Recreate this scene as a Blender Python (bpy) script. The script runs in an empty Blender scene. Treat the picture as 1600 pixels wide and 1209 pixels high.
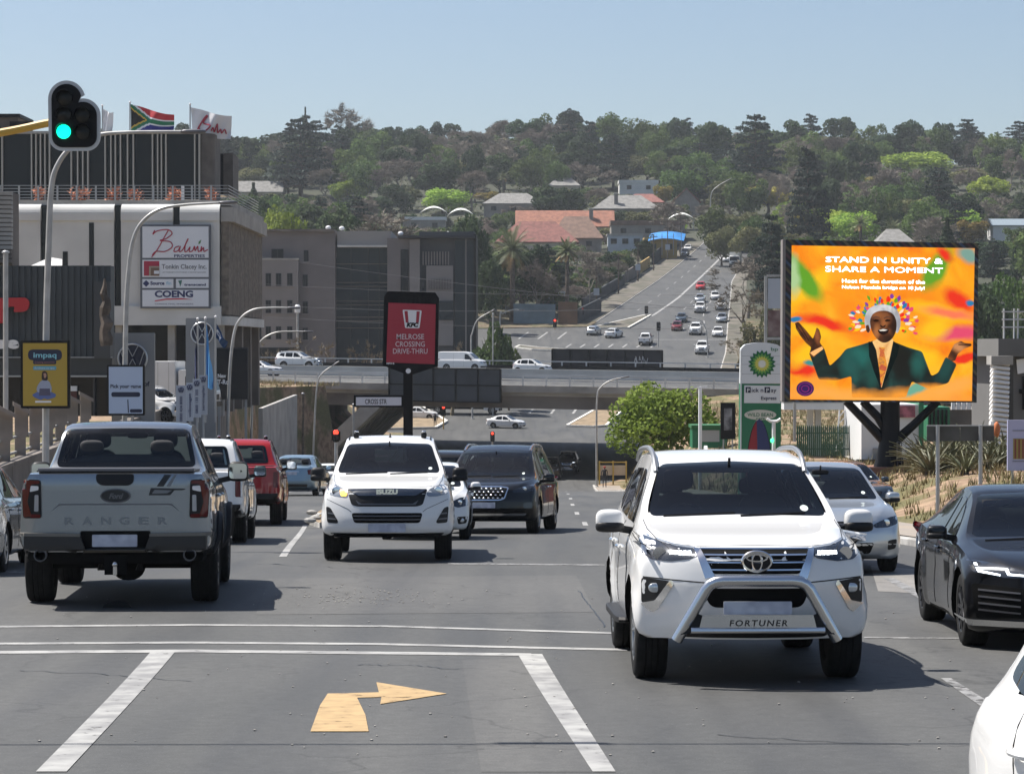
import bpy, bmesh, math, random
import numpy as np
from mathutils import Vector, Matrix
from mathutils.bvhtree import BVHTree
random.seed(7)
PI = math.pi
R = math.radians
scene = bpy.context.scene
C = scene.collection
F = 4200.0                       # focal length in photograph pixels (1600 x 1209)
PITCH = math.atan(64.5 / F)      # horizon lies 64.5 px above the middle
cam_d = bpy.data.cameras.new('camera')
cam_d.sensor_fit = 'HORIZONTAL'
cam_d.sensor_width = 36.0
cam_d.lens = 36.0 * F / 1600.0
cam_d.clip_start = 0.5
cam_d.clip_end = 6000
cam = bpy.data.objects.new('camera', cam_d)
cam.rotation_euler = (PI / 2 - PITCH, 0, 0)
C.objects.link(cam)
scene.camera = cam
SUN_DIR = Vector((-0.55, 0.25, 1.0)).normalized()   # towards the sun
sun_el = math.asin(SUN_DIR.z)
sun_az = math.atan2(SUN_DIR.x, SUN_DIR.y)
world = bpy.data.worlds.new('World')
scene.world = world
world.use_nodes = True
wn = world.node_tree
sky = wn.nodes.new('ShaderNodeTexSky')
sky.sky_type = 'NISHITA'
sky.sun_disc = False
sky.sun_elevation = sun_el
sky.sun_rotation = sun_az
sky.altitude = 1600
sky.air_density = 1.0
sky.dust_density = 5.0
sky.ozone_density = 1.2
bg = wn.nodes['Background']
bg.inputs['Strength'].default_value = 0.068
wn.links.new(sky.outputs['Color'], bg.inputs['Color'])
sun_d = bpy.data.lights.new('sun', 'SUN')
sun_d.energy = 4.3
sun_d.angle = R(0.53)
sun_d.color = (1.0, 0.95, 0.88)
sun = bpy.data.objects.new('sun', sun_d)
sun.rotation_euler = SUN_DIR.to_track_quat('Z', 'Y').to_euler()
sun.location = (-40, 0, 120)
C.objects.link(sun)
scene.view_settings.view_transform = 'Standard'
scene.view_settings.look = 'None'
scene.view_settings.exposure = 0.92
scene.view_settings.gamma = 1.0
scene.cycles.max_bounces = 8
scene.cycles.transparent_max_bounces = 24
scene.cycles.use_denoising = True
cp, sp = math.cos(PITCH), math.sin(PITCH)
def at(u, v, d):
 a = (u - 800.0) / F
 b = (604.5 - v) / F
 y = cp + b * sp
 z = -sp + b * cp
 return Vector((a * d / y, d, z * d / y))
def pix(p):
 dep = p[1] * cp - p[2] * sp
 up = p[1] * sp + p[2] * cp
 return 800 + F * p[0] / dep, 604.5 - F * up / dep
def pch(pts):
 xs = np.array([p[0] for p in pts], float)
 ys = np.array([p[1] for p in pts], float)
 n = len(xs)
 h = np.diff(xs)
 de = np.diff(ys) / h
 m = np.zeros(n)
 m[0], m[-1] = de[0], de[-1]
 for i in range(1, n - 1):
  if de[i - 1] * de[i] > 0:
   w1, w2 = 2 * h[i] + h[i - 1], h[i] + 2 * h[i - 1]
   m[i] = (w1 + w2) / (w1 / de[i - 1] + w2 / de[i])
 def f(x):
  x = min(max(x, xs[0]), xs[-1])
  i = int(min(max(np.searchsorted(xs, x) - 1, 0), n - 2))
  t = (x - xs[i]) / h[i]
  return float(ys[i] * (1 + 2 * t) * (1 - t) ** 2 + m[i] * h[i] * t * (1 - t) ** 2
      + ys[i + 1] * t * t * (3 - 2 * t) + m[i + 1] * h[i] * t * t * (t - 1))
 return f
def lin(pts):
 xs = [p[0] for p in pts]
 ys = [p[1] for p in pts]
 return lambda x: float(np.interp(x, xs, ys))
def sm(a, b, x):
 t = min(max((x - a) / (b - a), 0.0), 1.0)
 return t * t * (3 - 2 * t)
MATS = {}
def mat(name, col=(.5, .5, .5), rough=.6, metal=0.0, var=0.0, vs=3.0, bump=0.0, bs=20.0, coat=0.0,
  col2=None,emit=None,es=0.0,objvar=0.0,spec=.5,trans=None,coords='Object',detail=5,back=None,wear=0.0):
 if name in MATS:
  return MATS[name]
 m = bpy.data.materials.new(name)
 m.use_nodes = True
 nt = m.node_tree
 N, K = nt.nodes, nt.links
 b = N['Principled BSDF']
 b.inputs['Base Color'].default_value = (*col, 1)
 b.inputs['Roughness'].default_value = rough
 b.inputs['Metallic'].default_value = metal
 b.inputs['Specular IOR Level'].default_value = spec
 if coat:
  b.inputs['Coat Weight'].default_value = coat
  b.inputs['Coat Roughness'].default_value = 0.03
 if emit:
  b.inputs['Emission Color'].default_value = (*emit, 1)
  b.inputs['Emission Strength'].default_value = es
 tc = N.new('ShaderNodeTexCoord')
 src = None
 if var or col2:
  nz = N.new('ShaderNodeTexNoise')
  nz.inputs['Scale'].default_value = vs
  nz.inputs['Detail'].default_value = detail
  K.new(tc.outputs[coords], nz.inputs['Vector'])
  ramp = N.new('ShaderNodeValToRGB')
  c2 = col2 or tuple(min(1, c * (1 + var)) for c in col)
  c1 = col if col2 else tuple(c * (1 - var) for c in col)
  ramp.color_ramp.elements[0].position = .36
  ramp.color_ramp.elements[0].color = (*c1, 1)
  ramp.color_ramp.elements[1].position = .64
  ramp.color_ramp.elements[1].color = (*c2, 1)
  K.new(nz.outputs['Fac'], ramp.inputs['Fac'])
  src = ramp.outputs['Color']
 if objvar:
  oi = N.new('ShaderNodeObjectInfo')
  hs = N.new('ShaderNodeHueSaturation')
  mr = N.new('ShaderNodeMapRange')
  mr.inputs['To Min'].default_value = 1 - objvar
  mr.inputs['To Max'].default_value = 1 + objvar
  K.new(oi.outputs['Random'], mr.inputs['Value'])
  K.new(mr.outputs['Result'], hs.inputs['Value'])
  mr2 = N.new('ShaderNodeMapRange')
  mr2.inputs['To Min'].default_value = .5 - objvar * .06
  mr2.inputs['To Max'].default_value = .5 + objvar * .06
  mu = N.new('ShaderNodeMath')
  mu.operation = 'FRACT'
  m3 = N.new('ShaderNodeMath')
  m3.operation = 'MULTIPLY'
  m3.inputs[1].default_value = 7.31
  K.new(oi.outputs['Random'], m3.inputs[0])
  K.new(m3.outputs[0], mu.inputs[0])
  K.new(mu.outputs[0], mr2.inputs['Value'])
  K.new(mr2.outputs['Result'], hs.inputs['Hue'])
  if src:
   K.new(src, hs.inputs['Color'])
  else:
   hs.inputs['Color'].default_value = (*col, 1)
  src = hs.outputs['Color']
 if back is not None:          # the inside of a shell is a different stuff (trim cloth, bare card)
  ge = N.new('ShaderNodeNewGeometry')
  mx = N.new('ShaderNodeMixRGB')
  K.new(ge.outputs['Backfacing'], mx.inputs['Fac'])
  if src:
   K.new(src, mx.inputs['Color1'])
  else:
   mx.inputs['Color1'].default_value = (*col, 1)
  mx.inputs['Color2'].default_value = (*back, 1)
  src = mx.outputs['Color']
 if src:
  K.new(src, b.inputs['Base Color'])
 if bump:
  n2 = N.new('ShaderNodeTexNoise')
  n2.inputs['Scale'].default_value = bs
  n2.inputs['Detail'].default_value = 4
  K.new(tc.outputs[coords], n2.inputs['Vector'])
  bp = N.new('ShaderNodeBump')
  bp.inputs['Strength'].default_value = bump
  bp.inputs['Distance'].default_value = .02
  K.new(n2.outputs['Fac'], bp.inputs['Height'])
  K.new(bp.outputs['Normal'], b.inputs['Normal'])
 if trans is not None:         # leaves: some light passes through
  t = N.new('ShaderNodeBsdfTranslucent')
  if src:
   K.new(src, t.inputs['Color'])
  else:
   t.inputs['Color'].default_value = (*col, 1)
  ms = N.new('ShaderNodeMixShader')
  ms.inputs['Fac'].default_value = trans
  K.new(b.outputs['BSDF'], ms.inputs[1])
  K.new(t.outputs['BSDF'], ms.inputs[2])
  K.new(ms.outputs['Shader'], N['Material Output'].inputs['Surface'])
 if wear:                      # paint rubbed through to what lies beneath
  n3 = N.new('ShaderNodeTexNoise')
  n3.inputs['Scale'].default_value = 7
  n3.inputs['Detail'].default_value = 11
  n3.inputs['Roughness'].default_value = .72
  K.new(tc.outputs[coords], n3.inputs['Vector'])
  mr = N.new('ShaderNodeMapRange')
  mr.inputs['From Min'].default_value = .72 - wear
  mr.inputs['From Max'].default_value = .80 - wear
  K.new(n3.outputs['Fac'], mr.inputs['Value'])
  tr = N.new('ShaderNodeBsdfTransparent')
  ms = N.new('ShaderNodeMixShader')
  K.new(mr.outputs['Result'], ms.inputs['Fac'])
  K.new(b.outputs['BSDF'], ms.inputs[1])
  K.new(tr.outputs['BSDF'], ms.inputs[2])
  K.new(ms.outputs['Shader'], N['Material Output'].inputs['Surface'])
 MATS[name] = m
 return m
def glass_mat(name, tint, refl=1.0):
 m = bpy.data.materials.new(name)
 m.use_nodes = True
 nt = m.node_tree
 N, K = nt.nodes, nt.links
 N.remove(N['Principled BSDF'])
 tr = N.new('ShaderNodeBsdfTransparent')
 tr.inputs['Color'].default_value = (*tint, 1)
 gl = N.new('ShaderNodeBsdfGlossy')
 gl.inputs['Roughness'].default_value = 0.02
 gl.inputs['Color'].default_value = (refl, refl, refl, 1)
 fr = N.new('ShaderNodeFresnel')
 fr.inputs['IOR'].default_value = 1.52
 ms = N.new('ShaderNodeMixShader')
 K.new(fr.outputs['Fac'], ms.inputs['Fac'])
 K.new(tr.outputs['BSDF'], ms.inputs[1])
 K.new(gl.outputs['BSDF'], ms.inputs[2])
 K.new(ms.outputs['Shader'], N['Material Output'].inputs['Surface'])
 MATS[name] = m
 return m
class MB:
 def __init__(s):
  s.v, s.f, s.m = [], [], []
 def add(s, vs, fs, mi=0):
  o = len(s.v)
  s.v.extend([tuple(v) for v in vs])
  for f in fs:
   s.f.append(tuple(i + o for i in f))
   s.m.append(mi)
  return s
 def box(s, c, d, mi=0, M=None, taper=1.0):
  hx, hy, hz = d[0] / 2, d[1] / 2, d[2] / 2
  vs = []
  for z in (-1, 1):
   k = taper if z > 0 else 1
   for x, y in ((-1, -1), (1, -1), (1, 1), (-1, 1)):
    vs.append(Vector((x * hx * k, y * hy * k, z * hz)))
  if M is not None:
   vs = [M @ v for v in vs]
  c = Vector(c)
  s.add([v + c for v in vs],[(3,2,1,0),(4,5,6,7),(0,1,5,4),(1,2,6,5),(2,3,7,6),(3,0,4,7)],mi)
  return s
 def bbox(s, a, b, mi=0):
  a, b = Vector(a), Vector(b)
  return s.box((a + b) / 2, (abs(b.x - a.x), abs(b.y - a.y), abs(b.z - a.z)), mi)
 def bar(s, a, b, w, h=None, mi=0):
  a, b = Vector(a), Vector(b)
  d = b - a
  q = d.to_track_quat('Z', 'Y').to_matrix()
  return s.box((a + b) / 2, (w, h or w, d.length), mi, q)
 def tube(s, pts, r, n=8, mi=0, cap=True):
  pts = [Vector(p) for p in pts]
  rs = r if isinstance(r, (list, tuple)) else [r] * len(pts)
  rings = []
  up = None
  for i, p in enumerate(pts):
   d = (pts[min(i + 1, len(pts) - 1)] - pts[max(i - 1, 0)])
   if d.length < 1e-9:
    d = Vector((0, 0, 1))
   d.normalize()
   if up is None:
    up = d.orthogonal().normalized()
   up = (up - d * up.dot(d))
   if up.length < 1e-6:
    up = d.orthogonal()
   up.normalize()
   sd = d.cross(up)
   rings.append([p + (up * math.cos(2 * PI * k / n) + sd * math.sin(2 * PI * k / n)) * rs[i] for k in range(n)])
  vs = [v for q in rings for v in q]
  fs = []
  for i in range(len(pts) - 1):
   for k in range(n):
    k2 = (k + 1) % n
    fs.append((i * n + k, i * n + k2, (i + 1) * n + k2, (i + 1) * n + k))
  if cap:
   fs.append(tuple(range(n - 1, -1, -1)))
   fs.append(tuple((len(pts) - 1) * n + k for k in range(n)))
  return s.add(vs, fs, mi)
 def lathe(s, prof, n=24, axis='Z', c=(0, 0, 0), mi=0):
  c = Vector(c)
  vs, fs = [], []
  for (r, h) in prof:
   for k in range(n):
    a = 2 * PI * k / n
    p, q = r * math.cos(a), r * math.sin(a)
    v = {'Z': (p, q, h), 'X': (h, p, q), 'Y': (q, h, p)}[axis]
    vs.append(c + Vector(v))
  for i in range(len(prof) - 1):
   for k in range(n):
    k2 = (k + 1) % n
    fs.append((i * n + k, i * n + k2, (i + 1) * n + k2, (i + 1) * n + k))
  fs.append(tuple(range(n - 1, -1, -1)))
  fs.append(tuple((len(prof) - 1) * n + k for k in range(n)))
  return s.add(vs, fs, mi)
 def prism(s, poly, origin, ux, uy, depth, mi=0):
  o, ux, uy = Vector(origin), Vector(ux), Vector(uy)
  if sum(poly[i - 1][0] * poly[i][1] - poly[i][0] * poly[i - 1][1] for i in range(len(poly))) < 0:
   poly = poly[::-1]
  nrm = ux.cross(uy).normalized()
  n = len(poly)
  fr = [o + ux * p[0] + uy * p[1] for p in poly]
  bk = [v - nrm * depth for v in fr]
  fs = [tuple(range(n)), tuple(range(2 * n - 1, n - 1, -1))]
  for i in range(n):
   j = (i + 1) % n
   fs.append((i, i + n, j + n, j))
  return s.add(fr + bk, fs, mi)
 def blob(s, c, d, p=2.6, nu=16, nv=10, mi=0, M=None):
  c = Vector(c)
  def sg(x, e):
   return math.copysign(abs(x) ** e, x)
  e = 2.0 / p
  vs, fs = [], []
  for j in range(nv + 1):
   b = -PI / 2 + PI * j / nv
   for i in range(nu):
    a = 2 * PI * i / nu
    v = Vector((d[0] / 2 * sg(math.cos(b), e) * sg(math.cos(a), e),
       d[1] / 2 * sg(math.cos(b), e) * sg(math.sin(a), e), d[2] / 2 * sg(math.sin(b), e)))
    vs.append(c + (M @ v if M is not None else v))
  for j in range(nv):
   for i in range(nu):
    i2 = (i + 1) % nu
    fs.append((j * nu + i, j * nu + i2, (j + 1) * nu + i2, (j + 1) * nu + i))
  return s.add(vs, fs, mi)
 def mesh(s, name):
  me = bpy.data.meshes.new(name)
  me.from_pydata(s.v, [], s.f)
  me.polygons.foreach_set('material_index', s.m)
  me.update()
  return me
 def build(s, name, m, parent=None, smooth=False, angle=35, bevel=0.0):
  me = s.mesh(name)
  if bevel:
   bm = bmesh.new()
   bm.from_mesh(me)
   bmesh.ops.bevel(bm, geom=list(bm.edges), offset=bevel, segments=2, affect='EDGES', clamp_overlap=True)
   bm.to_mesh(me)
   bm.free()
  return link(name, me, m, parent, smooth, angle)
def link(name, me, m, parent=None, smooth=False, angle=35):
 ms = m if isinstance(m, (list, tuple)) else [m]
 if not me.materials:
  for x in ms:
   me.materials.append(x)
 if smooth:
  me.polygons.foreach_set('use_smooth', [True] * len(me.polygons))
  me.set_sharp_from_angle(angle=R(angle))
 o = bpy.data.objects.new(name, me)
 C.objects.link(o)
 if parent is not None:
  o.parent = parent
 return o
def tag(o, label=None, cat=None, group=None, kind=None):
 if label:
  o['label'] = label
 if cat:
  o['category'] = cat
 if group:
  o['group'] = group
 if kind:
  o['kind'] = kind
 return o
def thing(name, label, cat, loc=(0, 0, 0), rz=0.0, group=None):
 o = bpy.data.objects.new(name, None)
 o.empty_display_size = .3
 o.location = loc
 o.rotation_euler = (0, 0, rz)
 C.objects.link(o)
 return tag(o, label, cat, group)
CHILD = {}
def copy_tree(o, parent=None, swap=None):
 c = o.copy()
 C.objects.link(c)
 c.parent = parent
 if swap and c.type == 'MESH':
  for i, sl in enumerate(c.material_slots):
   nm = sl.material.name if sl.material else ''
   if nm in swap:
    sl.link = 'OBJECT'
    c.material_slots[i].material = swap[nm]
 for ch in kids(o):
  copy_tree(ch, c, swap)
 return c
def kids(o):
 return list(o.children)
SIDE = bpy.data.scenes.new('workshop')
def evaluated(ob, extra=()):
 for q in (ob, *extra):
  SIDE.collection.objects.link(q)
 vl = SIDE.view_layers[0]
 vl.update()
 dg = vl.depsgraph
 me = bpy.data.meshes.new_from_object(ob.evaluated_get(dg))
 for q in (ob, *extra):
  SIDE.collection.objects.unlink(q)
 return me
def text(s,size,name,m,parent=None,M=None,depth=.004,bold=0.0,width=None,align='CENTER',space=1.0,shear=0.0):
 cu = bpy.data.curves.new('lettering', 'FONT')
 cu.body = s
 cu.align_x = align
 cu.size = size / 0.70
 cu.extrude = depth / 2
 cu.offset = bold
 cu.space_character = space
 cu.shear = shear
 cu.resolution_u = 3
 ob = bpy.data.objects.new('lettering', cu)
 me = evaluated(ob)
 bpy.data.objects.remove(ob)
 me.name = name
 if len(me.vertices) == 0:
  print('EMPTY TEXT', s)
 me.materials.clear()
 if width:
  xs = [v.co.x for v in me.vertices]
  k = width / (max(xs) - min(xs))
  me.transform(Matrix.Diagonal((k, 1, 1, 1)))
 if M is not None:
  me.transform(M)
 return link(name, me, m, parent)
def frame(o, ux, uz):
 ux, uz = Vector(ux).normalized(), Vector(uz).normalized()
 n = ux.cross(uz)
 M = Matrix((ux, uz, n)).transposed().to_4x4()
 M.translation = Vector(o)
 return M
def rnd(poly, r=.03, n=3):
 out = []
 m = len(poly)
 for i in range(m):
  p = Vector(poly[i])
  a, b = Vector(poly[i - 1]), Vector(poly[(i + 1) % m])
  da, db = (a - p), (b - p)
  ka = min(r, da.length * .45)
  kb = min(r, db.length * .45)
  p0, p2 = p + da.normalized() * ka, p + db.normalized() * kb
  for k in range(n + 1):
   t = k / n
   q = p0 * (1 - t) ** 2 + p * 2 * t * (1 - t) + p2 * t * t
   out.append((q.x, q.y))
 return out
def inset(poly, d):
 m = len(poly)
 A = sum(poly[i][0] * poly[(i + 1) % m][1] - poly[(i + 1) % m][0] * poly[i][1] for i in range(m))
 s = 1 if A > 0 else -1
 out = []
 for i in range(m):
  p, a, b = Vector(poly[i]), Vector(poly[i - 1]), Vector(poly[(i + 1) % m])
  e1, e2 = (p - a), (b - p)
  if e1.length < 1e-7 or e2.length < 1e-7:
   out.append(tuple(p))
   continue
  e1.normalize()
  e2.normalize()
  n1, n2 = Vector((-e1.y, e1.x)) * s, Vector((-e2.y, e2.x)) * s
  nn = n1 + n2
  nn = nn / max(.35, nn.length_squared / 2)
  out.append((p.x + nn.x * d, p.y + nn.y * d))
 return out
def inside(p, poly):
 x, y = p
 c = False
 j = len(poly) - 1
 for i in range(len(poly)):
  xi, yi = poly[i]
  xj, yj = poly[j]
  if (yi > y) != (yj > y) and x < (xj - xi) * (y - yi) / (yj - yi) + xi:
   c = not c
  j = i
 return c
def mirror(poly):
 return [(-p[0], p[1]) for p in poly][::-1]
def ellipse(a, b, n=28, c=(0, 0), a0=0.0, a1=2 * PI):
 return [(c[0] + a * math.cos(a0 + (a1 - a0) * k / n),c[1] + b * math.sin(a0 + (a1 - a0) * k / n)) for k in range(n)]
ZR = pch([(-60,-1.0),(-20,-1.35),(0,-1.95),(15.7,-2.5),(22,-2.7),(30,-2.88),(40,-3.18),(58,-4.0),(80,-4.85),
   (123,-6.7),(150,-8.2),(180,-9.8),(203,-11.0),(214,-11.3),(235,-11.0),(260,-10.4),(300,-9.2),(340,-6.2),
   (391,-1.1),(420,1.8),(508,10.6),(563,16.1),(640,24.5),(700,32),(780,43),(860,55),(950,64),(1060,66),(1300,54)])
XL = lin([(-60,-12),(20,-12),(46,-12.3),(76,-12.4),(105,-14.1),(150,-15.2),(185,-17),(215,-17.3),(226,-11.5),(290,-11.0),
   (300,-26),(340,-24),(352,-8),(384,0.0),(392,-30),(424,-30),(432,12.6),(437,13.4),(527,28.4),(654,48),(760,64),(900,80),(1300,110)])
XR = lin([(-60,8.0),(20,7.5),(46,6.8),(76,6.3),(105,6.0),(150,5.8),(185,6.0),(215,6.5),(226,10),(290,16),
   (300,60),(338,60),(346,26),(391,31),(437,35),(487,39.5),(527,43),(563,47.5),(654,63),(760,79),(900,95),(1300,125)])
def wob(x, y, s, a):
 return a * (math.sin(x / s + 1.3) * math.cos(y / (s * 1.3) + .4) + .5 * math.sin(x / (s * .43) + y / (s * .6)))
def gz(x, y):
 zr = ZR(y)
 xl, xr = XL(y), XR(y)
 if x < xl:
  d = xl - x
  z = zr + .13
  if y < 226:
   plat = -3.95 + .6 * sm(120, 200, y)
   k = sm(60, 74, y)
   z = z + (plat - z) * k * sm(2.6, 2.9, d)
   if y > 205:
    z += (-3.0 - z) * sm(205, 222, y) * sm(3, 9, d)
 elif x > xr:
  d = x - xr
  z = zr + .13
  if y < 226:
   t = zr + .5 + .7 * sm(50, 75, y) if y < 95 else -4.3 - .8 * sm(95, 120, y)
   if y >= 88:
    t = (zr + 1.2) * (1 - sm(88, 110, y)) + -5.0 * sm(88, 110, y)
   k = sm(2.2, 6.0, d) * sm(20, 50, y)
   z += (t - z) * k
   z += wob(x, y, 2.7, .06) * sm(2.5, 4, d) * (1 - sm(85, 95, y))
 else:
  return zr
 if 214 < y < 304:
  if x < xl:
   k = sm(1.5, 12.0, xl - x)
  else:
   k = sm(1.5, 12.0, x - xr)
  if y < 226:
   k *= sm(214, 226, y)
  if y > 292:
   k *= 1 - sm(292, 304, y)
  z += (-3.15 - z) * k
 if y > 330:
  d = min(abs(x - xl), abs(x - xr))
  z += (wob(x, y, 61, 2.0) + wob(x, y, 23, .5)) * sm(6, 40, d) * sm(440, 560, y)
  if x < xl and y < 470:
   z += 2.0 * sm(15, 35, d)
  z += sm(60, 260, abs(x - (xl + xr) / 2)) * -3.0 * sm(700, 900, y)
 return z
def gxy(x, y):
 if XL(y) <= x <= XR(y):
  return ZR(y) + .012
 return gz(x, y)
ys = list(range(-60,0,6)) + list(np.arange(0,130,1.5)) + list(np.arange(130,345,2.0)) + list(np.arange(345,450,3.0)) + \
  list(np.arange(450, 800, 8.0)) + list(np.arange(800, 1301, 20.0))
offs = [0.02,.25,1.2,2.2,2.7,3.0,4,5,6.5,8,10,12,15,19,24,30,38,48,60,76,96,120,150,190,240,320,450]
verts, faces = [], []
row = None
for y in ys:
 xl, xr = XL(y), XR(y)
 r = []
 for o in reversed(offs):
  r.append((xl - o, y, gz(xl - o, y)))
 for k in range(7):
  x = xl + (xr - xl) * k / 6
  r.append((x, y, ZR(y) - .10))
 for o in offs:
  r.append((xr + o, y, gz(xr + o, y)))
 b = len(verts)
 verts.extend(r)
 n = len(r)
 if row is not None:
  for i in range(n - 1):
   faces.append((row + i, row + i + 1, b + i + 1, b + i))
 row = b
me = bpy.data.meshes.new('ground')
me.from_pydata(verts, [], faces)
def ground_material():
 m = bpy.data.materials.new('ground')
 m.use_nodes = True
 N, K = m.node_tree.nodes, m.node_tree.links
 b = N['Principled BSDF']
 b.inputs['Roughness'].default_value = .95
 tc = N.new('ShaderNodeTexCoord')
 def noise(s, d=6):
  n = N.new('ShaderNodeTexNoise')
  n.inputs['Scale'].default_value = s
  n.inputs['Detail'].default_value = d
  K.new(tc.outputs['Object'], n.inputs['Vector'])
  return n
 n1, n2, n3 = noise(.35), noise(2.2), noise(14)
 def ramp(src, els):
  r = N.new('ShaderNodeValToRGB')
  e = r.color_ramp.elements
  e[0].position, e[0].color = els[0][0], (*els[0][1], 1)
  e[1].position, e[1].color = els[1][0], (*els[1][1], 1)
  for p, c in els[2:]:
   q = e.new(p)
   q.color = (*c, 1)
  K.new(src, r.inputs['Fac'])
  return r
 soil = ramp(n2.outputs['Fac'], [(.35, (.17, .11, .07)), (.62, (.33, .23, .15))])
 grass = ramp(n3.outputs['Fac'], [(.3, (.055, .062, .025)), (.7, (.19, .16, .07))])
 mk = ramp(n1.outputs['Fac'], [(.47, (0, 0, 0)), (.56, (1, 1, 1))])
 mx = N.new('ShaderNodeMixRGB')
 K.new(mk.outputs['Color'], mx.inputs['Fac'])
 K.new(soil.outputs['Color'], mx.inputs['Color1'])
 K.new(grass.outputs['Color'], mx.inputs['Color2'])
 sx = N.new('ShaderNodeSeparateXYZ')
 K.new(tc.outputs['Object'], sx.inputs['Vector'])
 mr = N.new('ShaderNodeMapRange')
 mr.inputs['From Min'].default_value = 400
 mr.inputs['From Max'].default_value = 470
 K.new(sx.outputs['Y'], mr.inputs['Value'])
 far = ramp(n1.outputs['Fac'], [(.3, (.025, .034, .017)), (.7, (.055, .055, .035))])
 m2 = N.new('ShaderNodeMixRGB')
 K.new(mr.outputs['Result'], m2.inputs['Fac'])
 K.new(mx.outputs['Color'], m2.inputs['Color1'])
 K.new(far.outputs['Color'], m2.inputs['Color2'])
 K.new(m2.outputs['Color'], b.inputs['Base Color'])
 bp = N.new('ShaderNodeBump')
 bp.inputs['Strength'].default_value = .7
 bp.inputs['Distance'].default_value = .06
 K.new(n3.outputs['Fac'], bp.inputs['Height'])
 K.new(bp.outputs['Normal'], b.inputs['Normal'])
 return m
tag(link('ground', me, ground_material(), smooth=True, angle=60), kind='structure')
def asphalt(name, base, hi, tracks=True):
 m = bpy.data.materials.new(name)
 m.use_nodes = True
 N, K = m.node_tree.nodes, m.node_tree.links
 b = N['Principled BSDF']
 tc = N.new('ShaderNodeTexCoord')
 def noise(s, d=6, sc=(1, 1, 1), rough=.5):
  mp = N.new('ShaderNodeMapping')
  mp.inputs['Scale'].default_value = sc
  K.new(tc.outputs['Object'], mp.inputs['Vector'])
  n = N.new('ShaderNodeTexNoise')
  n.inputs['Scale'].default_value = s
  n.inputs['Detail'].default_value = d
  n.inputs['Roughness'].default_value = rough
  K.new(mp.outputs['Vector'], n.inputs['Vector'])
  return n
 def ramp(src, els):
  r = N.new('ShaderNodeValToRGB')
  e = r.color_ramp.elements
  e[0].position, e[0].color = els[0][0], (*els[0][1], 1)
  e[1].position, e[1].color = els[1][0], (*els[1][1], 1)
  K.new(src, r.inputs['Fac'])
  return r
 def mixc(fac, a, c, mode='MIX', f=None):
  x = N.new('ShaderNodeMixRGB')
  x.blend_type = mode
  if fac is not None:
   K.new(fac, x.inputs['Fac'])
  else:
   x.inputs['Fac'].default_value = f
  K.new(a, x.inputs['Color1'])
  if isinstance(c, tuple):
   x.inputs['Color2'].default_value = (*c, 1)
  else:
   K.new(c, x.inputs['Color2'])
  return x.outputs['Color']
 big = noise(.22, 4, (1.6, .5, 1))
 c = ramp(big.outputs['Fac'], [(.35, base), (.65, hi)]).outputs['Color']
 streak = noise(1.1, 5, (1.6, .06, 1))
 c = mixc(None,c,ramp(streak.outputs['Fac'],[(.3,(.80,.80,.80)),(.7,(1.14,1.14,1.13))]).outputs['Color'],'MULTIPLY',.9)
 agg = noise(95, 3, rough=.7)
 c = mixc(None,c,ramp(agg.outputs['Fac'],[(.28,(.45,.45,.45)),(.74,(1.7,1.68,1.62))]).outputs['Color'],'MULTIPLY',.55)
 fl = noise(48, 2, rough=.6)
 c = mixc(ramp(fl.outputs['Fac'],[(.66,(0,0,0)),(.74,(.55,.55,.55))]).outputs['Color'],c,(.20,.20,.195))
 mid = noise(9, 8, rough=.75)
 c = mixc(None,c,ramp(mid.outputs['Fac'],[(.3,(.78,.78,.78)),(.7,(1.2,1.2,1.2))]).outputs['Color'],'MULTIPLY',.8)
 oil = noise(.9, 3, (1.2, .25, 1))
 c = mixc(ramp(oil.outputs['Fac'],[(.64,(0,0,0)),(.80,(.35,.35,.35))]).outputs['Color'],c,(.022,.022,.023))
 vo = N.new('ShaderNodeTexVoronoi')
 vo.feature = 'DISTANCE_TO_EDGE'
 vo.inputs['Scale'].default_value = .34
 wv = noise(1.5, 5)
 ad = N.new('ShaderNodeMixRGB')
 ad.blend_type = 'ADD'
 ad.inputs['Fac'].default_value = .9
 K.new(tc.outputs['Object'], ad.inputs['Color1'])
 K.new(wv.outputs['Color'], ad.inputs['Color2'])
 K.new(ad.outputs['Color'], vo.inputs['Vector'])
 cr = ramp(vo.outputs['Distance'], [(.0, (1, 1, 1)), (.009, (0, 0, 0))])
 gate = ramp(big.outputs['Fac'], [(.42, (0, 0, 0)), (.56, (.45, .45, .45))])
 g2 = mixc(None, cr.outputs['Color'], gate.outputs['Color'], 'MULTIPLY', 1.0)
 c = mixc(g2, c, (.018, .018, .018))
 K.new(c, b.inputs['Base Color'])
 rr = ramp(streak.outputs['Fac'], [(.3, (.62, .62, .62)), (.7, (.82, .82, .82))])
 K.new(rr.outputs['Color'], b.inputs['Roughness'])
 b.inputs['Specular IOR Level'].default_value = .35
 bp = N.new('ShaderNodeBump')
 bp.inputs['Strength'].default_value = .35
 bp.inputs['Distance'].default_value = .008
 K.new(agg.outputs['Fac'], bp.inputs['Height'])
 K.new(bp.outputs['Normal'], b.inputs['Normal'])
 return m
M_ASPH = asphalt('asphalt', (.062, .064, .065), (.082, .083, .083))
def ribbon(y0, y1, fl, fr, dz=0.0, step=1.5, nx=6, name='road'):
 b = MB()
 n = max(2, int((y1 - y0) / step) + 1)
 for i in range(n):
  y = y0 + (y1 - y0) * i / (n - 1)
  for k in range(nx + 1):
   x = fl(y) + (fr(y) - fl(y)) * k / nx
   b.v.append((x, y, ZR(y) + dz))
 for i in range(n - 1):
  for k in range(nx):
   a = i * (nx + 1) + k
   b.f.append((a, a + 1, a + nx + 2, a + nx + 1))
   b.m.append(0)
 return b
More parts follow.
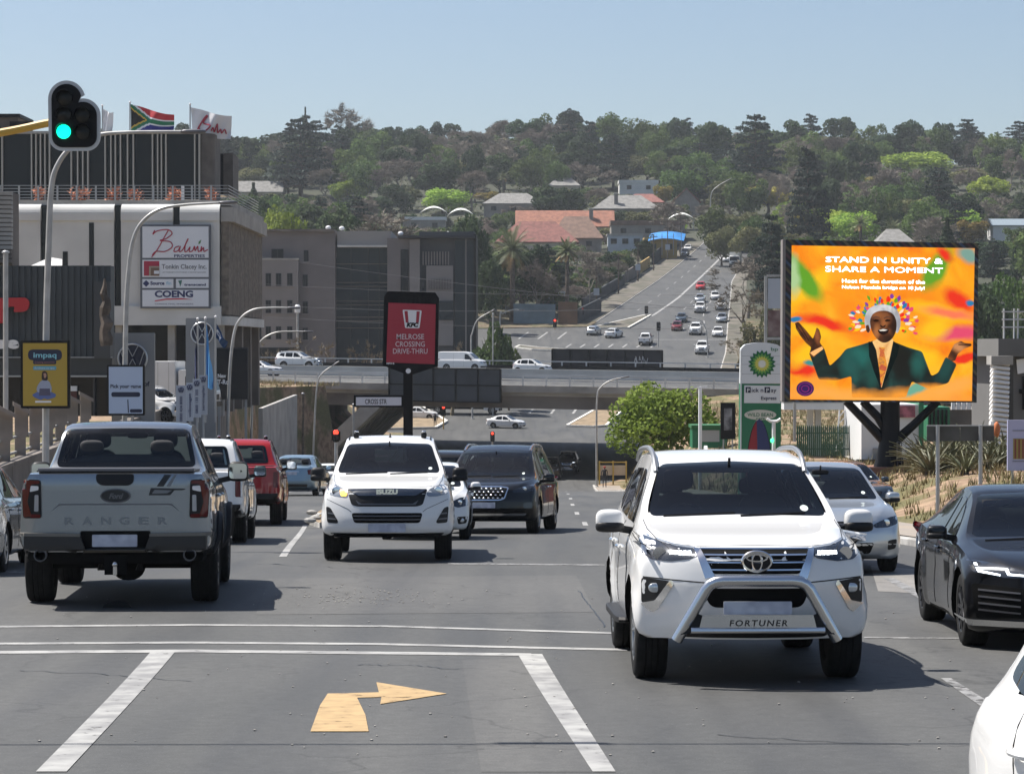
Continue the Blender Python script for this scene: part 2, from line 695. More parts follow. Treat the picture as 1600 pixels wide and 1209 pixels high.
tag(ribbon(-60, 690, XL, XR, .012).build('road', M_ASPH, smooth=True, angle=60), kind='structure')
M_PAINT = mat('road_paint', (.34, .34, .33), .8, col2=(.20, .20, .20), vs=3.5, detail=12, wear=.12)
M_PAINT_WORN = mat('road_paint_worn', (.26, .26, .26), .8, col2=(.13, .13, .13), vs=5, detail=9, wear=.2)
M_YELLOW = mat('road_paint_yellow', (.42, .29, .14), .75, col2=(.33, .225, .11), vs=7, detail=9, wear=.13)
def sheet(poly, name, m, parent, dz=.017, g=.4):
 bm = bmesh.new()
 bm.faces.new([bm.verts.new((p[0], p[1], 0)) for p in poly])
 ys_ = [p[1] for p in poly]
 xs_ = [p[0] for p in poly]
 gy = max(g, (max(ys_) - min(ys_)) / 60)
 y = min(ys_) + gy
 while y < max(ys_) - 1e-4:
  bmesh.ops.bisect_plane(bm,geom=bm.verts[:] + bm.edges[:] + bm.faces[:],plane_co=(0,y,0),plane_no=(0,1,0))
  y += gy
 for v in bm.verts:
  v.co.z = ZR(v.co.y) + dz
 me = bpy.data.meshes.new(name)
 bmesh.ops.recalc_face_normals(bm, faces=bm.faces[:])
 if bm.faces and sum(f.normal.z for f in bm.faces) < 0:
  bmesh.ops.reverse_faces(bm, faces=bm.faces[:])
 bm.to_mesh(me)
 bm.free()
 return link(name, me, m, parent)
def line(pts, w, name, m, parent, dz=.017):
 L_, R_ = [], []
 for i, p in enumerate(pts):
  a, b = pts[max(i - 1, 0)], pts[min(i + 1, len(pts) - 1)]
  t = Vector((b[0] - a[0], b[1] - a[1])).normalized()
  n = Vector((-t.y, t.x)) * (w / 2)
  L_.append((p[0] + n.x, p[1] + n.y))
  R_.append((p[0] - n.x, p[1] - n.y))
 return sheet(L_ + R_[::-1], name, m, parent, dz)
def ground_at(u, v):
 lo, hi = 8.0, 118.0
 for _ in range(60):
  d = (lo + hi) / 2
  if pix((0, d, ZR(d)))[1] > v:
   lo = d
  else:
   hi = d
 return ((u - 800) / F * (d * cp - ZR(d) * sp), d)
marks = tag(bpy.data.objects.new('road_markings', None), kind='structure')
C.objects.link(marks)
G = ground_at
def quadmark(px, name, m, dz=.017):
 return sheet([G(*p) for p in px], name, m, marks, dz)
quadmark([(236, 1020), (274, 1020), (104, 1209), (56, 1209)], 'lane_line', M_PAINT)
quadmark([(809, 1024), (847, 1024), (962, 1209), (926, 1209)], 'lane_line', M_PAINT)
a0, a1 = G(104, 1209), G(236, 1020)
quadmark([(-380,1022),(300,1017),(830,1023),(830,1027),(300,1021.5),(-380,1026)],'stop_line',M_PAINT)
quadmark([(-380,1008.5),(300,1004.5),(600,1007),(980,1016),(980,1019),(600,1010),(300,1007.5),(-380,1011.5)],'crossing_line',M_PAINT)
quadmark([(-380,983),(300,977),(600,979),(960,990),(1060,993),(1060,995.5),(960,992.5),(600,981.5),(300,979.5),(-380,986)],'crossing_line',M_PAINT)
quadmark([(1350, 997), (1500, 998.5), (1500, 1000.5), (1350, 999)], 'crossing_line', M_PAINT_WORN)
quadmark([(485,1146),(576,1146),(571,1120),(558,1093),(596,1092),(594,1103),(698,1086.5),(588,1068.5),(592,1084.5),(512,1086.5),(500,1105)],'turn_arrow',M_YELLOW,.018)
quadmark([(436, 871), (448, 871), (481, 821), (474, 821)], 'lane_line', M_PAINT)
quadmark([(1470, 1062), (1486, 1062), (1560, 1108), (1535, 1108)], 'lane_line', M_PAINT_WORN)
quadmark([(1380, 905), (1397, 905), (1480, 948), (1455, 948)], 'lane_line', M_PAINT_WORN)
quadmark([(700, 881), (945, 883), (945, 885), (700, 883)], 'crossing_line', M_PAINT_WORN)
quadmark([(0, 893), (38, 893), (38, 896), (0, 897)], 'crossing_line', M_PAINT_WORN)
for x0, y0 in ((1.7, 62), (1.75, 72), (1.9, 84), (2.1, 96), (2.3, 110), (2.5, 124)):
 line([(x0, y0), (x0 + .05, y0 + 3)], .12, 'lane_line', M_PAINT, marks)
for k in range(9):
 y0 = 60 + 10 * k
 x0 = -7.9 - .035 * (y0 - 60)
 line([(x0, y0), (x0 - .1, y0 + 3)], .12, 'lane_line', M_PAINT, marks)
PATCH = asphalt('asphalt_patch', (.074, .075, .075), (.094, .094, .093))
for px,m_ in (([(722,1032),(838,1030),(925,1209),(752,1209)],PATCH),([(420,905),(900,900),(930,958),(400,962)],PATCH),([(1360,885),(1450,892),(1460,930),(1372,925)],asphalt('asphalt_dusty',(.16,.155,.145),(.21,.20,.19)))):
 sheet([G(*p) for p in px], 'asphalt_patch', m_, marks, .0145)
TAR = mat('crack_sealer', (.02, .02, .021), .4)
rt = random.Random(12)
for u0,v0,u1,v1 in ((30,1050,300,1068),(905,925,945,985),(390,882,620,893),(1120,1150,1420,1168),(560,1040,720,1046)):
 q, off = [], 0.0
 for k in range(22):
  off = off * .8 + rt.uniform(-1.6, 1.6)
  f = k / 21
  q.append(G(u0 + (u1 - u0) * f + rt.uniform(-2, 2), v0 + (v1 - v0) * f + off))
 line(q, .014, 'crack_sealer', TAR, marks, .0165)
def far_centre(y):
 return float(np.interp(y, [454, 487, 599, 660], [24, 30, 46.8, 55.5]))
line([(far_centre(y), y) for y in range(454, 661, 12)], .45, 'centre_line', M_PAINT, marks, .03)
line([(far_centre(454), 454), (21.5, 443), (19.5, 436)], .4, 'centre_line', M_PAINT, marks, .03)
for k in range(12):
 y0 = 462 + k * 15
 xa, xb = (XL(y0) + far_centre(y0)) / 2, (XL(y0 + 5) + far_centre(y0 + 5)) / 2
 line([(xa, y0), (xb, y0 + 5)], .17, 'lane_line', M_PAINT, marks, .03)
for k in range(8):
 y0 = 425 + k * 13
 for f in (.33, .66):
  xa = far_centre(max(y0, 440)) + f * (XR(y0) - far_centre(max(y0, 440)))
  xb = far_centre(max(y0 + 5, 440)) + f * (XR(y0 + 5) - far_centre(max(y0 + 5, 440)))
  line([(xa, y0), (xb, y0 + 5)], .17, 'lane_line', M_PAINT, marks, .03)
for k in range(7):
 x0 = 8 + k * 2.1
 line([(x0, 399), (x0 + .9, 404)], .28, 'crossing_line', M_PAINT, marks, .03)
for k in range(3):
 x0 = 1.0 + k * 3
 line([(x0, 412), (x0 + 1.6, 423)], .28, 'crossing_line', M_PAINT, marks, .03)
line([(20, 411), (34, 411)], .5, 'stop_line', M_PAINT, marks, .03)
for k in range(5):
 x0 = 2 + k * 2.6
 line([(x0, 318), (x0 + .5, 323)], .3, 'lane_line', M_PAINT, marks, .03)
M_KERB = mat('kerb_concrete', (.36, .35, .33), .85, var=.25, vs=1.5, bump=.3, bs=30)
M_WALK = mat('walk_paving', (.30, .25, .20), .9, var=.22, vs=.8, bump=.3, bs=12, col2=(.24, .22, .2))
def kerb_run(fx, y0, y1, side):
 k = bpy.data.objects.new('kerb', None)
 C.objects.link(k)
 tag(k, kind='structure')
 y = y0
 base = None
 while y < y1:
  ln = 1.0 if y < 60 else (2.0 if y < 120 else 6.0)
  xa, xb = fx(y), fx(min(y + ln, y1))
  b = MB()
  za, zb = ZR(y), ZR(y + ln)
  w, h = .16, .135
  o = side
  g = .012
  vs = []
  for (x, yy, z) in ((xa, y + g, za), (xb, y + ln - g, zb)):
   vs += [(x,yy,z - .1),(x,yy,z + h - .02),(x + o * .02,yy,z + h),(x + o * w,yy,z + h),(x + o * w,yy,z - .1)]
  fs = [(0, 1, 6, 5), (1, 2, 7, 6), (2, 3, 8, 7), (3, 4, 9, 8), (4, 3, 2, 1, 0), (5, 6, 7, 8, 9)]
  if side > 0:
   fs = [f[::-1] for f in fs]
  b.add(vs, fs)
  b.build('kerb_stone', M_KERB, k)
  y += ln
 return k
kerb_run(XR, 26, 214, 1)
kerb_run(XL, 30, 212, -1)
kerb_run(XL, 440, 640, -1)
kerb_run(XR, 348, 560, 1)
def walk(fx, y0, y1, o0, o1, name='pavement', m=None, step=2.0, dz=.02):
 b = MB()
 n = int((y1 - y0) / step) + 1
 for i in range(n + 1):
  y = y0 + (y1 - y0) * i / n
  for o in (o0, (o0 + o1) / 2, o1):
   x = fx(y) + o
   b.v.append((x, y, gz(x, y) + dz))
 for i in range(n):
  for k in range(2):
   q = i * 3 + k
   f = (q, q + 1, q + 4, q + 3)
   b.f.append(f if o1 > o0 else f[::-1])
   b.m.append(0)
 return tag(b.build(name, m or M_WALK, smooth=True), kind='structure')
walk(XR, 20, 214, .18, 2.1)
walk(XL, 24, 212, -.18, -2.5)
walk(XL,440,640,-.2,-5.0,m=mat('far_verge',(.15,.132,.11),.95,var=.3,vs=.35,col2=(.07,.07,.05)),step=4,dz=.06)
walk(XR, 348, 560, .2, 3.0, m=MATS['far_verge'], step=4, dz=.06)
M_SOIL = mat('median_soil', (.30, .22, .14), .95, col2=(.17, .13, .08), vs=1.2, bump=.6, bs=9)
MEDL = lin([(60, -4.3), (64, -4.9), (76, -5.2), (123, -7.2), (170, -8.8), (212, -9.5)])
MEDR = lin([(60, -3.9), (64, -3.3), (76, -2.2), (123, -2.0), (170, -1.6), (212, -1.4)])
b = MB()
n = 60
for i in range(n + 1):
 y = 60 + 152 * i / n
 for k in range(5):
  x = MEDL(y) + (MEDR(y) - MEDL(y)) * k / 4
  b.v.append((x, y, ZR(y) + (.15 if 0 < k < 4 else .13) + .03 * math.sin(i * 1.7 + k)))
for i in range(n):
 for k in range(4):
  q = i * 5 + k
  b.f.append((q, q + 1, q + 6, q + 5))
  b.m.append(0)
tag(b.build('median', M_SOIL, smooth=True), kind='structure')
kerb_run(MEDL, 60, 212, 1)
kerb_run(MEDR, 60, 212, -1)
M_PALE = mat('pale_kerb', (.62, .60, .55), .8, var=.12, vs=2)
def island(poly, name='traffic_island', m=M_SOIL):
 root = bpy.data.objects.new(name, None)
 C.objects.link(root)
 tag(root, kind='structure')
 n = len(poly)
 top = [(x, y, ZR(y) + .18) for x, y in poly]
 b = MB()
 b.add(top, [tuple(range(n))])
 b.build('island_top', m, root)
 for i in range(n):
  x0, y0 = poly[i]
  x1, y1 = poly[(i + 1) % n]
  b = MB()
  b.add([(x0,y0,ZR(y0) - .1),(x1,y1,ZR(y1) - .1),(x1,y1,ZR(y1) + .2),(x0,y0,ZR(y0) + .2)],[(0,1,2,3)])
  b.bar((x0, y0, ZR(y0) + .14), (x1, y1, ZR(y1) + .14), .34, .2)
  b.build('kerb_stone', M_PALE, root)
 return root
island([(6.2, 302), (9.0, 300.5), (10.6, 302), (13.6, 324), (10.5, 324)])
island([(12, 428), (18.5, 429), (23.3, 452), (22.4, 452)], m=MATS['far_verge'])
island([(0.5, 398), (3.0, 395), (10, 391.5), (10.5, 393), (4, 398), (1.2, 401)], m=MATS['far_verge'])
island([(-30, 299), (-14, 297), (-8.5, 299), (-7.5, 308), (-12, 330), (-30, 331)], m=M_SOIL)
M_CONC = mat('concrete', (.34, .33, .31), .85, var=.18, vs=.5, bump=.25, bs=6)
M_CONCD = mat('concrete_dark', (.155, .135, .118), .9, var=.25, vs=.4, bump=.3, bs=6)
M_CONCW = mat('concrete_pale', (.56, .56, .54), .8, var=.10, vs=.35, bump=.15, bs=5)
M_BRICKB = mat('rough_brown_concrete', (.20, .17, .14), .95, col2=(.11, .095, .08), vs=3, bump=.6, bs=9)
M_DKGLASS = mat('dark_glazing', (.010, .012, .016), .12, spec=.25)
M_DKBLUE = mat('blue_glazing', (.012, .022, .032), .12, spec=.3)
M_FIN = mat('fin_metal', (.42, .40, .36), .5, .3)
M_RAIL = mat('galvanised', (.38, .39, .40), .45, .6)
M_POLE = mat('pole_grey', (.40, .40, .39), .5, .4, var=.15, vs=2)
M_BLK = mat('black_coating', (.007, .007, .008), .5, spec=.2)
M_BARK = mat('bark', (.10, .078, .06), .95, var=.35, vs=4, bump=.6, bs=15)
M_WHT = mat('white_board', (.78, .78, .78), .6)
M_OFF = mat('office_render', (.165, .15, .15), .85, var=.10, vs=.25)
M_OFFL = mat('office_render_pale', (.22, .205, .20), .85, var=.10, vs=.25)
M_WFRAME = mat('window_frame_dark', (.03, .03, .033), .5)
M_GUARD = mat('guard_rail_white', (.52, .52, .51), .5, .2, var=.15, vs=.3)
def box(parent, name, a, b, m, bevel=0.0):
 return MB().bbox(a, b).build(name, m, parent, bevel=bevel)
HU = Vector((1, -.30, 0)).normalized()
HV = Vector((.30, 1, 0)).normalized()
HO = Vector((5, 225, 0))
def hp(a, w, z):
 return HO + HU * a + HV * w + Vector((0, 0, z - .012 * a))
def hslab(b, a0, a1, w0, w1, z0, z1, z0b=None, z1b=None, n=14, mi=0):
 z0b = z0 if z0b is None else z0b
 z1b = z1 if z1b is None else z1b
 for i in range(n):
  p, q = a0 + (a1 - a0) * i / n, a0 + (a1 - a0) * (i + 1) / n
  v = [hp(p,w0,z0),hp(q,w0,z0),hp(q,w1,z0b),hp(p,w1,z0b),hp(p,w0,z1),hp(q,w0,z1),hp(q,w1,z1b),hp(p,w1,z1b)]
  fs = [(3, 2, 1, 0), (4, 5, 6, 7), (0, 1, 5, 4), (2, 3, 7, 6)]
  if i == 0:
   fs.append((3, 0, 4, 7))
  if i == n - 1:
   fs.append((1, 2, 6, 5))
  b.add(v, fs, mi)
 return b
A0, A1 = -72, 90
bridge = thing('motorway_bridge','long grey concrete motorway bridge crossing the road below the hill','bridge',HO)
def bpart(b, name, m, parent=bridge):
 b.v = [(v[0] - HO.x, v[1] - HO.y, v[2]) for v in b.v]
 return b.build(name, m, parent)
bpart(hslab(MB(), A0, A1, .4, 50, -4.3, -3.55, -3.5, -2.75), 'deck_slab', M_CONC)
bpart(hslab(MB(),A0,A1,.45,49.9,-3.54,-3.515,-2.74,-2.715),'deck_surface',asphalt('motorway_asphalt',(.07,.07,.07),(.10,.10,.098)))
bpart(hslab(MB(),A0,A1,-.25,.4,-3.98,-3.40),'edge_beam',mat('edge_concrete',(.30,.275,.245),.85,var=.2,vs=.6,bump=.2,bs=5))
def ax(x, w):
 return (x - 5 - .2874 * w) / .9578
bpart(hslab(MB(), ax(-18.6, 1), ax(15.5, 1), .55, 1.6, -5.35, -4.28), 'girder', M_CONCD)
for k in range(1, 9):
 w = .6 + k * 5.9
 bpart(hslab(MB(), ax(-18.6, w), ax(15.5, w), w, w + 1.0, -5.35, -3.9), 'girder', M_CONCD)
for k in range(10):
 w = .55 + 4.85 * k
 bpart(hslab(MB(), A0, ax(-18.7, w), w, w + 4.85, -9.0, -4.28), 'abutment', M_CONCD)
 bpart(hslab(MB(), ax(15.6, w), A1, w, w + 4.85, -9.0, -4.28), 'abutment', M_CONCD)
for k in range(8):     # raking legs on the left
 w = .7 + k * 6.6
 b = MB()
 p, q = hp(ax(-11.6 + .3 * k, w), w, -5.1), hp(ax(-16.2 + .3 * k, w), w, -9.4)
 b.bar(p, q, 1.0, 1.2)
 bpart(b, 'raking_leg', M_CONC)
for k in range(5):
 b = MB()
 p = hp(ax(14.2, 3 + k * 11), 3 + k * 11, 0)
 b.box((p.x, p.y, -8.4), (1.0, 1.2, 6.4))
 bpart(b, 'pier', M_CONC)
def railing(w, zb, a0, a1, hh, step, name='railing', m=M_GUARD, rails=(1.0, .55), thick=.09):
 for f in rails:
  bpart(hslab(MB(), a0, a1, w - thick / 2, w + thick / 2, zb + hh * f - .10, zb + hh * f), 'rail', m)
 a = a0
 while a < a1:
  bpart(hslab(MB(), a, a + .14, w - .05, w + .05, zb, zb + hh * .98, n=1), 'rail_post', m)
  a += step
railing(.06, -3.40, A0, 40, .86, 2.05)
bpart(hslab(MB(),A0,A1,21.4,22.0,-3.2,-2.28),'median_barrier',mat('barrier_concrete',(.48,.47,.44),.8,var=.12,vs=.4))
bpart(hslab(MB(), A0, 30, 12.4, 12.55, -2.95, -2.62), 'rail', M_GUARD)
railing(49.6, -2.72, A0, A1, .95, 2.6, rails=(1.0,), thick=.12)
bpart(hslab(MB(), A0, A1, 49.2, 49.5, -2.74, -2.25), 'rail', M_BLK)
def hoarding(a0, a1, w, z0, z1, nx, nz, label, m1, m2):
 o = thing('hoarding', label, 'hoarding', hp((a0 + a1) / 2, w, z0), group=None)
 L0 = o.location.copy()
 def pb(b, name, m):
  b.v = [tuple(Vector(v) - L0) for v in b.v]
  b.build(name, m, o)
 for i in range(nx):
  for k in range(nz):
   p, q = a0 + (a1 - a0) * i / nx + .05, a0 + (a1 - a0) * (i + 1) / nx - .05
   s0, s1 = z0 + (z1 - z0) * k / nz + .05, z0 + (z1 - z0) * (k + 1) / nz - .05
   pb(hslab(MB(), p, q, w, w + .06, s0, s1, n=1), 'panel', m1)
 for i in range(nx + 1):
  a = a0 + (a1 - a0) * i / nx
  pb(hslab(MB(), a - .06, a + .06, w - .12, w + .1, z0, z1, n=1), 'upright', m2)
 for k in range(nz + 1):
  z = z0 + (z1 - z0) * k / nz
  pb(hslab(MB(), a0, a1, w - .09, w + .08, z - .05, z + .05, n=1), 'cross_bar', m2)
 return o
M_HB = mat('hoarding_back', (.045, .05, .058), .6, var=.2, vs=.6)
hoarding(-15.9,-6.0,-.75,-4.85,-2.05,5,2,'dark grey back of a panelled hoarding hung on the near bridge edge',M_HB,M_BLK)
g2 = hoarding(-16.0,-4.3,50.4,-2.55,-.55,6,1,'long black hoarding with scribbled graffiti on the far bridge edge',mat('hoarding_black',(.022,.02,.022),.7,var=.4,vs=.5),M_BLK)
b = MB()
gp = hp(-6.2, 50.32, -1.6)
rg = random.Random(3)
for k in range(9):
 x = -1.0 + k * .24
 b.tube([(x,0,rg.uniform(-.35,0)),(x + rg.uniform(-.1,.25),0,rg.uniform(.1,.5)),(x + rg.uniform(0,.3),0,rg.uniform(-.3,.2))],.045,4)
o = b.build('graffiti', mat('graffiti_grey', (.45, .45, .46), .7), g2)
o.location = gp - g2.location
def wall_run(pts, name, label, m, thick=.35, panel=4.0, cat='wall', cap=None, fence=False):
 o = thing(name, label, cat, (pts[0][0], pts[0][1], pts[0][2]))
 L0 = Vector(o.location)
 for i in range(len(pts) - 1):
  a, c = pts[i], pts[i + 1]
  ln = math.hypot(c[0] - a[0], c[1] - a[1])
  n = max(1, int(ln / panel))
  for k in range(n):
   f0, f1 = k / n, (k + 1) / n
   p = [a[j] + (c[j] - a[j]) * f0 for j in range(4)]
   q = [a[j] + (c[j] - a[j]) * f1 for j in range(4)]
   d = Vector((q[0] - p[0], q[1] - p[1], 0)).normalized()
   nn = Vector((d.y, -d.x, 0)) * thick
   g = d * .03
   v = [Vector((p[0],p[1],p[2])) + g,Vector((q[0],q[1],q[2])) - g,Vector((q[0],q[1],q[3])) - g,Vector((p[0],p[1],p[3])) + g]
   v = [x - L0 for x in v]
   b = MB()
   b.add(v + [x - nn for x in v],[(0,1,2,3),(7,6,5,4),(0,4,5,1),(1,5,6,2),(2,6,7,3),(3,7,4,0)])
   b.build('panel', m, o)
   if cap:
    b = MB()
    b.bar(v[3] - nn / 2 + Vector((0, 0, .06)), v[2] - nn / 2 + Vector((0, 0, .06)), thick + .14, .12)
    b.build('coping', cap, o)
 return o
wall_run([(XL(66) - 2.75,66,-4.9,-3.95),(XL(84) - 2.75,84,-5.6,-3.75),(XL(112) - 2.75,112,-6.8,-3.6),(XL(150) - 2.75,150,-8.6,-3.1),(XL(186) - 2.75,186,-10.4,-2.75)],
   'retaining_wall','brown concrete retaining wall below the left building, running down beside the road',M_CONCD,cap=M_CONCD)
wall_run([(-17.35,187,-10.6,-4.35),(-17.1,214,-11.6,-3.9)],'retaining_wall','pale grey panelled wall beside the left end of the bridge',M_CONC,.3,3.2)
fin_root = thing('balustrade','row of slanted concrete fins behind the silver pickup on the left','balustrade',(-15.2,70,-3.95))
fm = None
M_BALU = mat('balustrade_concrete', (.24, .21, .185), .9, var=.2, vs=1, bump=.3, bs=8)
for k in range(11):
 y = 68.5 + k * 4.0
 x = XL(y) - 2.9
 if fm is None:
  b = MB()
  prof = [(-.34, 0), (0.02, 0), (0.02, .95), (.10, 1.02), (.10, 1.72), (-.34, 1.95)]
  b.prism(prof, (0, 0, 0), (1, 0, 0), (0, 0, 1), .17)
  b.prism([(-.40, 1.98), (.17, 1.68), (.17, 1.82), (-.40, 2.12)], (0, -.06, 0), (1, 0, 0), (0, 0, 1), -.36)
  o = b.build('fin', M_BALU, fin_root)
  fm = o.data
 else:
  o = bpy.data.objects.new('fin', fm)
  C.objects.link(o)
  o.parent = fin_root
 o.location = Vector((x, y, -3.95)) - fin_root.location
 o.rotation_euler = (0, 0, R(12))
for z in (.45, .95):
 b = MB()
 b.tube([Vector((XL(y) - 3.2, y, -3.95 + z)) - fin_root.location for y in np.arange(68, 108, 2.0)], .05, 6)
 b.build('hand_rail', M_CONC, fin_root)
def P3(u, v, d):
 return at(u, v, d)
D1 = 160.0
k1 = D1 / F
XC = at(345, 400, D1).x
bald = thing('office_block','pale concrete block with dark glazed roof storey and a white company board','building',(XC,D1,-3.3))
def bb(name, u0, v0, u1, v1, d0, d1, m, parent=bald, bevel=0.0, x0=None, x1=None):
 a, c = at(u0, v0, d0), at(u1, v1, d0)
 xa, xb = (a.x if x0 is None else x0), (c.x if x1 is None else x1)
 O = Vector(bald.location)
 return box(parent, name, Vector((xa, d0, c.z)) - O, Vector((xb, d1, a.z)) - O, m, bevel)
bays = [(-90, 63), (76, 178), (189, 270), (281, 343)]
slots = [(63, 76), (178, 189), (270, 281)]
for u0, u1 in bays:
 w = bb('facade_panel', u0, 344, u1, 505, D1, D1 + .5, M_CONCW)
 b = MB()
 a, c = at(u0, 345, D1), at(u1, 318, D1)
 r = (c.z - a.z)
 prof = [(-.12,0)] + [(-.12 + .75 * (1 - math.cos(t * PI / 14)),r * (.35 + .65 * math.sin(t * PI / 14))) for t in range(8)] + [(2.0,r),(2.0,0)]
 b.prism([(p, q) for p, q in prof], (c.x - XC, 0, a.z + 3.3), (0, 1, 0), (0, 0, 1), -(a.x - c.x))
 b.build('bay_cap', M_CONCW, bald)
for u0, u1 in slots:
 bb('window_slot', u0, 322, u1, 505, D1 + .35, D1 + .6, M_DKGLASS)
bb('window_slot', 139, 348, 147, 500, D1 - .03, D1 + .3, M_DKGLASS)
bb('window_slot', 98, 393, 106, 500, D1 - .03, D1 + .3, M_DKGLASS)
bb('core', -90, 322, 343, 506, D1 + .6, D1 + 22, M_CONC)
bb('parapet_slab', -90, 313, 346, 321, D1 + .5, D1 + 22.3, M_CONC, x1=XC + .5)
ys_ = [D1 + .2 + 21.5 * k / 9 for k in range(10)]
for k in range(9):
 O = Vector(bald.location)
 z1, z0 = at(345, 345, D1).z, at(345, 492, D1).z
 box(bald,'side_panel',Vector((XC,ys_[k] + .06,z0)) - O,Vector((XC + .45,ys_[k + 1] - .06,z1)) - O,M_BRICKB)
box(bald,'side_fascia',Vector((0,.1,at(345,347,D1).z + 3.3 + .03)),Vector((.75,22,at(345,322,D1).z + 3.25)),M_CONC)
box(bald,'soffit_beam',Vector((0,.2,at(345,508,D1).z + 3.3)),Vector((.55,22,at(345,494,D1).z + 3.3)),M_CONCW)
bb('recess_wall', -90, 505, 343, 640, D1 + 4.5, D1 + 5, M_DKGLASS)
bb('lower_band', 175, 478, 345, 508, D1 - .2, D1 + .55, M_CONCW)
for u in (180, 262, 300, 338):
 bb('column', u, 505, u + 11, 650, D1 + .4, D1 + 1.2, M_CONC)
for k in range(4):
 O = Vector(bald.location)
 y = D1 + 4 + k * 5.5
 box(bald,'column',Vector((XC - .6,y,-4)) - O,Vector((XC + .3,y + .9,at(345,507,D1).z)) - O,M_CONCD)
D2 = D1 + 6
bb('roof_storey', -90, 208, 330, 312, D2, D2 + 6, M_DKGLASS, x1=at(310, 208, D2).x)
b = MB()
p0 = at(308, 208, D2)
zt, zb_ = p0.z + 3.3, at(308, 312, D2).z + 3.3
ang = [PI * 1.5 + PI / 2 * k / 8 for k in range(9)]
prof = [(p0.x - XC + 1.0 * math.cos(a_), D2 - D1 + 1.0 + 1.0 * math.sin(a_)) for a_ in ang]
n = len(prof)
b.add([(x,y,zb_) for x,y in prof] + [(x,y,zt) for x,y in prof],[(i,i + 1,n + i + 1,n + i) for i in range(n - 1)])
b.add([(prof[-1][0],prof[-1][1],zb_),(prof[-1][0],prof[-1][1] + 3,zb_),(prof[-1][0],prof[-1][1] + 3,zt),(prof[-1][0],prof[-1][1],zt)],[(0,1,2,3)])
b.build('curved_end', mat('brown_cladding', (.10, .088, .078), .7, var=.2, vs=1.5), bald, True)
bb('roof_edge', -90, 205, 306, 209, D2 - .4, D2 + 5, mat('roof_edge', (.30, .30, .29), .6))
for u in (2,48,55,62,69,76,110,120,128,136,163,172,179,187,198,207,237,245,251,258,303,310):
 bb('fin', u, 209, u + 2.2, 312, D2 - .35, D2 - .02, M_FIN)
bb('rear_storey', 318, 240, 349, 305, D2 + 6.5, D2 + 9, M_DKGLASS)
bb('rear_end', 349, 240, 364, 305, D2 + 6.5, D2 + 10, MATS['brown_cladding'])
zt = at(0, 290, D1 + 1).z + 3.3
z0 = at(0, 314, D1 + 1).z + 3.3
for f in (1.0, .8, .6, .4, .2):
 b = MB()
 b.bar((at(-90, 300, D1 + 1).x - XC, 1.0, z0 + (zt - z0) * f), (.3, 1.0, z0 + (zt - z0) * f), .035)
 b.build('terrace_rail', M_RAIL, bald)
 b = MB()
 b.bar((.35, 1.0, z0 + (zt - z0) * f), (.35, 20, z0 + (zt - z0) * f), .035)
 b.build('terrace_rail', M_RAIL, bald)
for k in range(14):
 x = at(-60 + 30 * k, 300, D1 + 1).x - XC
 if x < .2:
  box(bald, 'rail_post', (x - .05, .9, z0), (x + .05, 1.0, zt), M_RAIL)
rp = random.Random(5)
M_PLANT = mat('terrace_plants', (.42, .17, .10), .9, var=.4, vs=3)
for u0, u1 in ((53, 66), (108, 140), (165, 188), (202, 220), (262, 280), (322, 336)):
 b = MB()
 for k in range(60):
  p = at(rp.uniform(u0, u1), 0, D1 + 1.6)
  z = z0 + rp.uniform(.0, .75)
  q = Vector((p.x - XC, 1.6 + rp.uniform(-.3, .3), z))
  d = Vector((rp.uniform(-1, 1), rp.uniform(-1, 1), rp.uniform(.2, 1))).normalized() * .3
  e = d.orthogonal().normalized() * .08
  b.add([q - e, q + e, q + d], [(0, 1, 2)])
 tag(b.build('terrace_plant', M_PLANT, bald), kind='stuff')
box(bald, 'vent_pipe', (at(278, 0, D1).x - XC, 1.4, z0), (at(282, 0, D1).x - XC, 1.7, zt), M_WHT)
def boardpt(u, v, d=D1 - .35):
 return at(u, v, d)
board = thing('company_board','white illuminated company board with five name panels on the pale block','sign',boardpt(274,416))
O = Vector(board.location)
def brect(name, u0, v0, u1, v1, m, dy=0.0, th=.12):
 a, c = boardpt(u0, v0), boardpt(u1, v1)
 return box(board, name, Vector((a.x, a.y - dy, c.z)) - O, Vector((c.x, a.y - dy + th, a.z)) - O, m)
brect('frame', 219, 351, 329, 482, mat('board_frame', (.10, .11, .13), .5), 0, .3)
M_PANEL = mat('board_panel', (.66, .69, .74), .4)
for q in ((222.5,354,326,403),(222.5,406,326,433),(222.5,436,271,450),(275,436,326,450),(222.5,453,326,479)):
 brect('name_panel', *q, M_PANEL, .03, .06)
KP = (D1 - .35) / F
def btext(s, u, v, size_px, m, width_px, bold=.0, shear=0.0, align='CENTER'):
 p = boardpt(u, v)
 return text(s,size_px * KP,'lettering',m,board,frame((p.x - O.x,p.y - .034 - O.y,p.z - O.z),(1,0,0),(0,0,1)),.01,bold,width_px * KP,align,shear=shear)
M_CRIM = mat('ink_crimson', (.36, .015, .05), .6)
M_NAVY = mat('ink_navy', (.02, .03, .11), .6)
M_DGREY = mat('ink_grey', (.10, .11, .13), .6)
M_SKYB = mat('ink_red', (.50, .04, .06), .6)
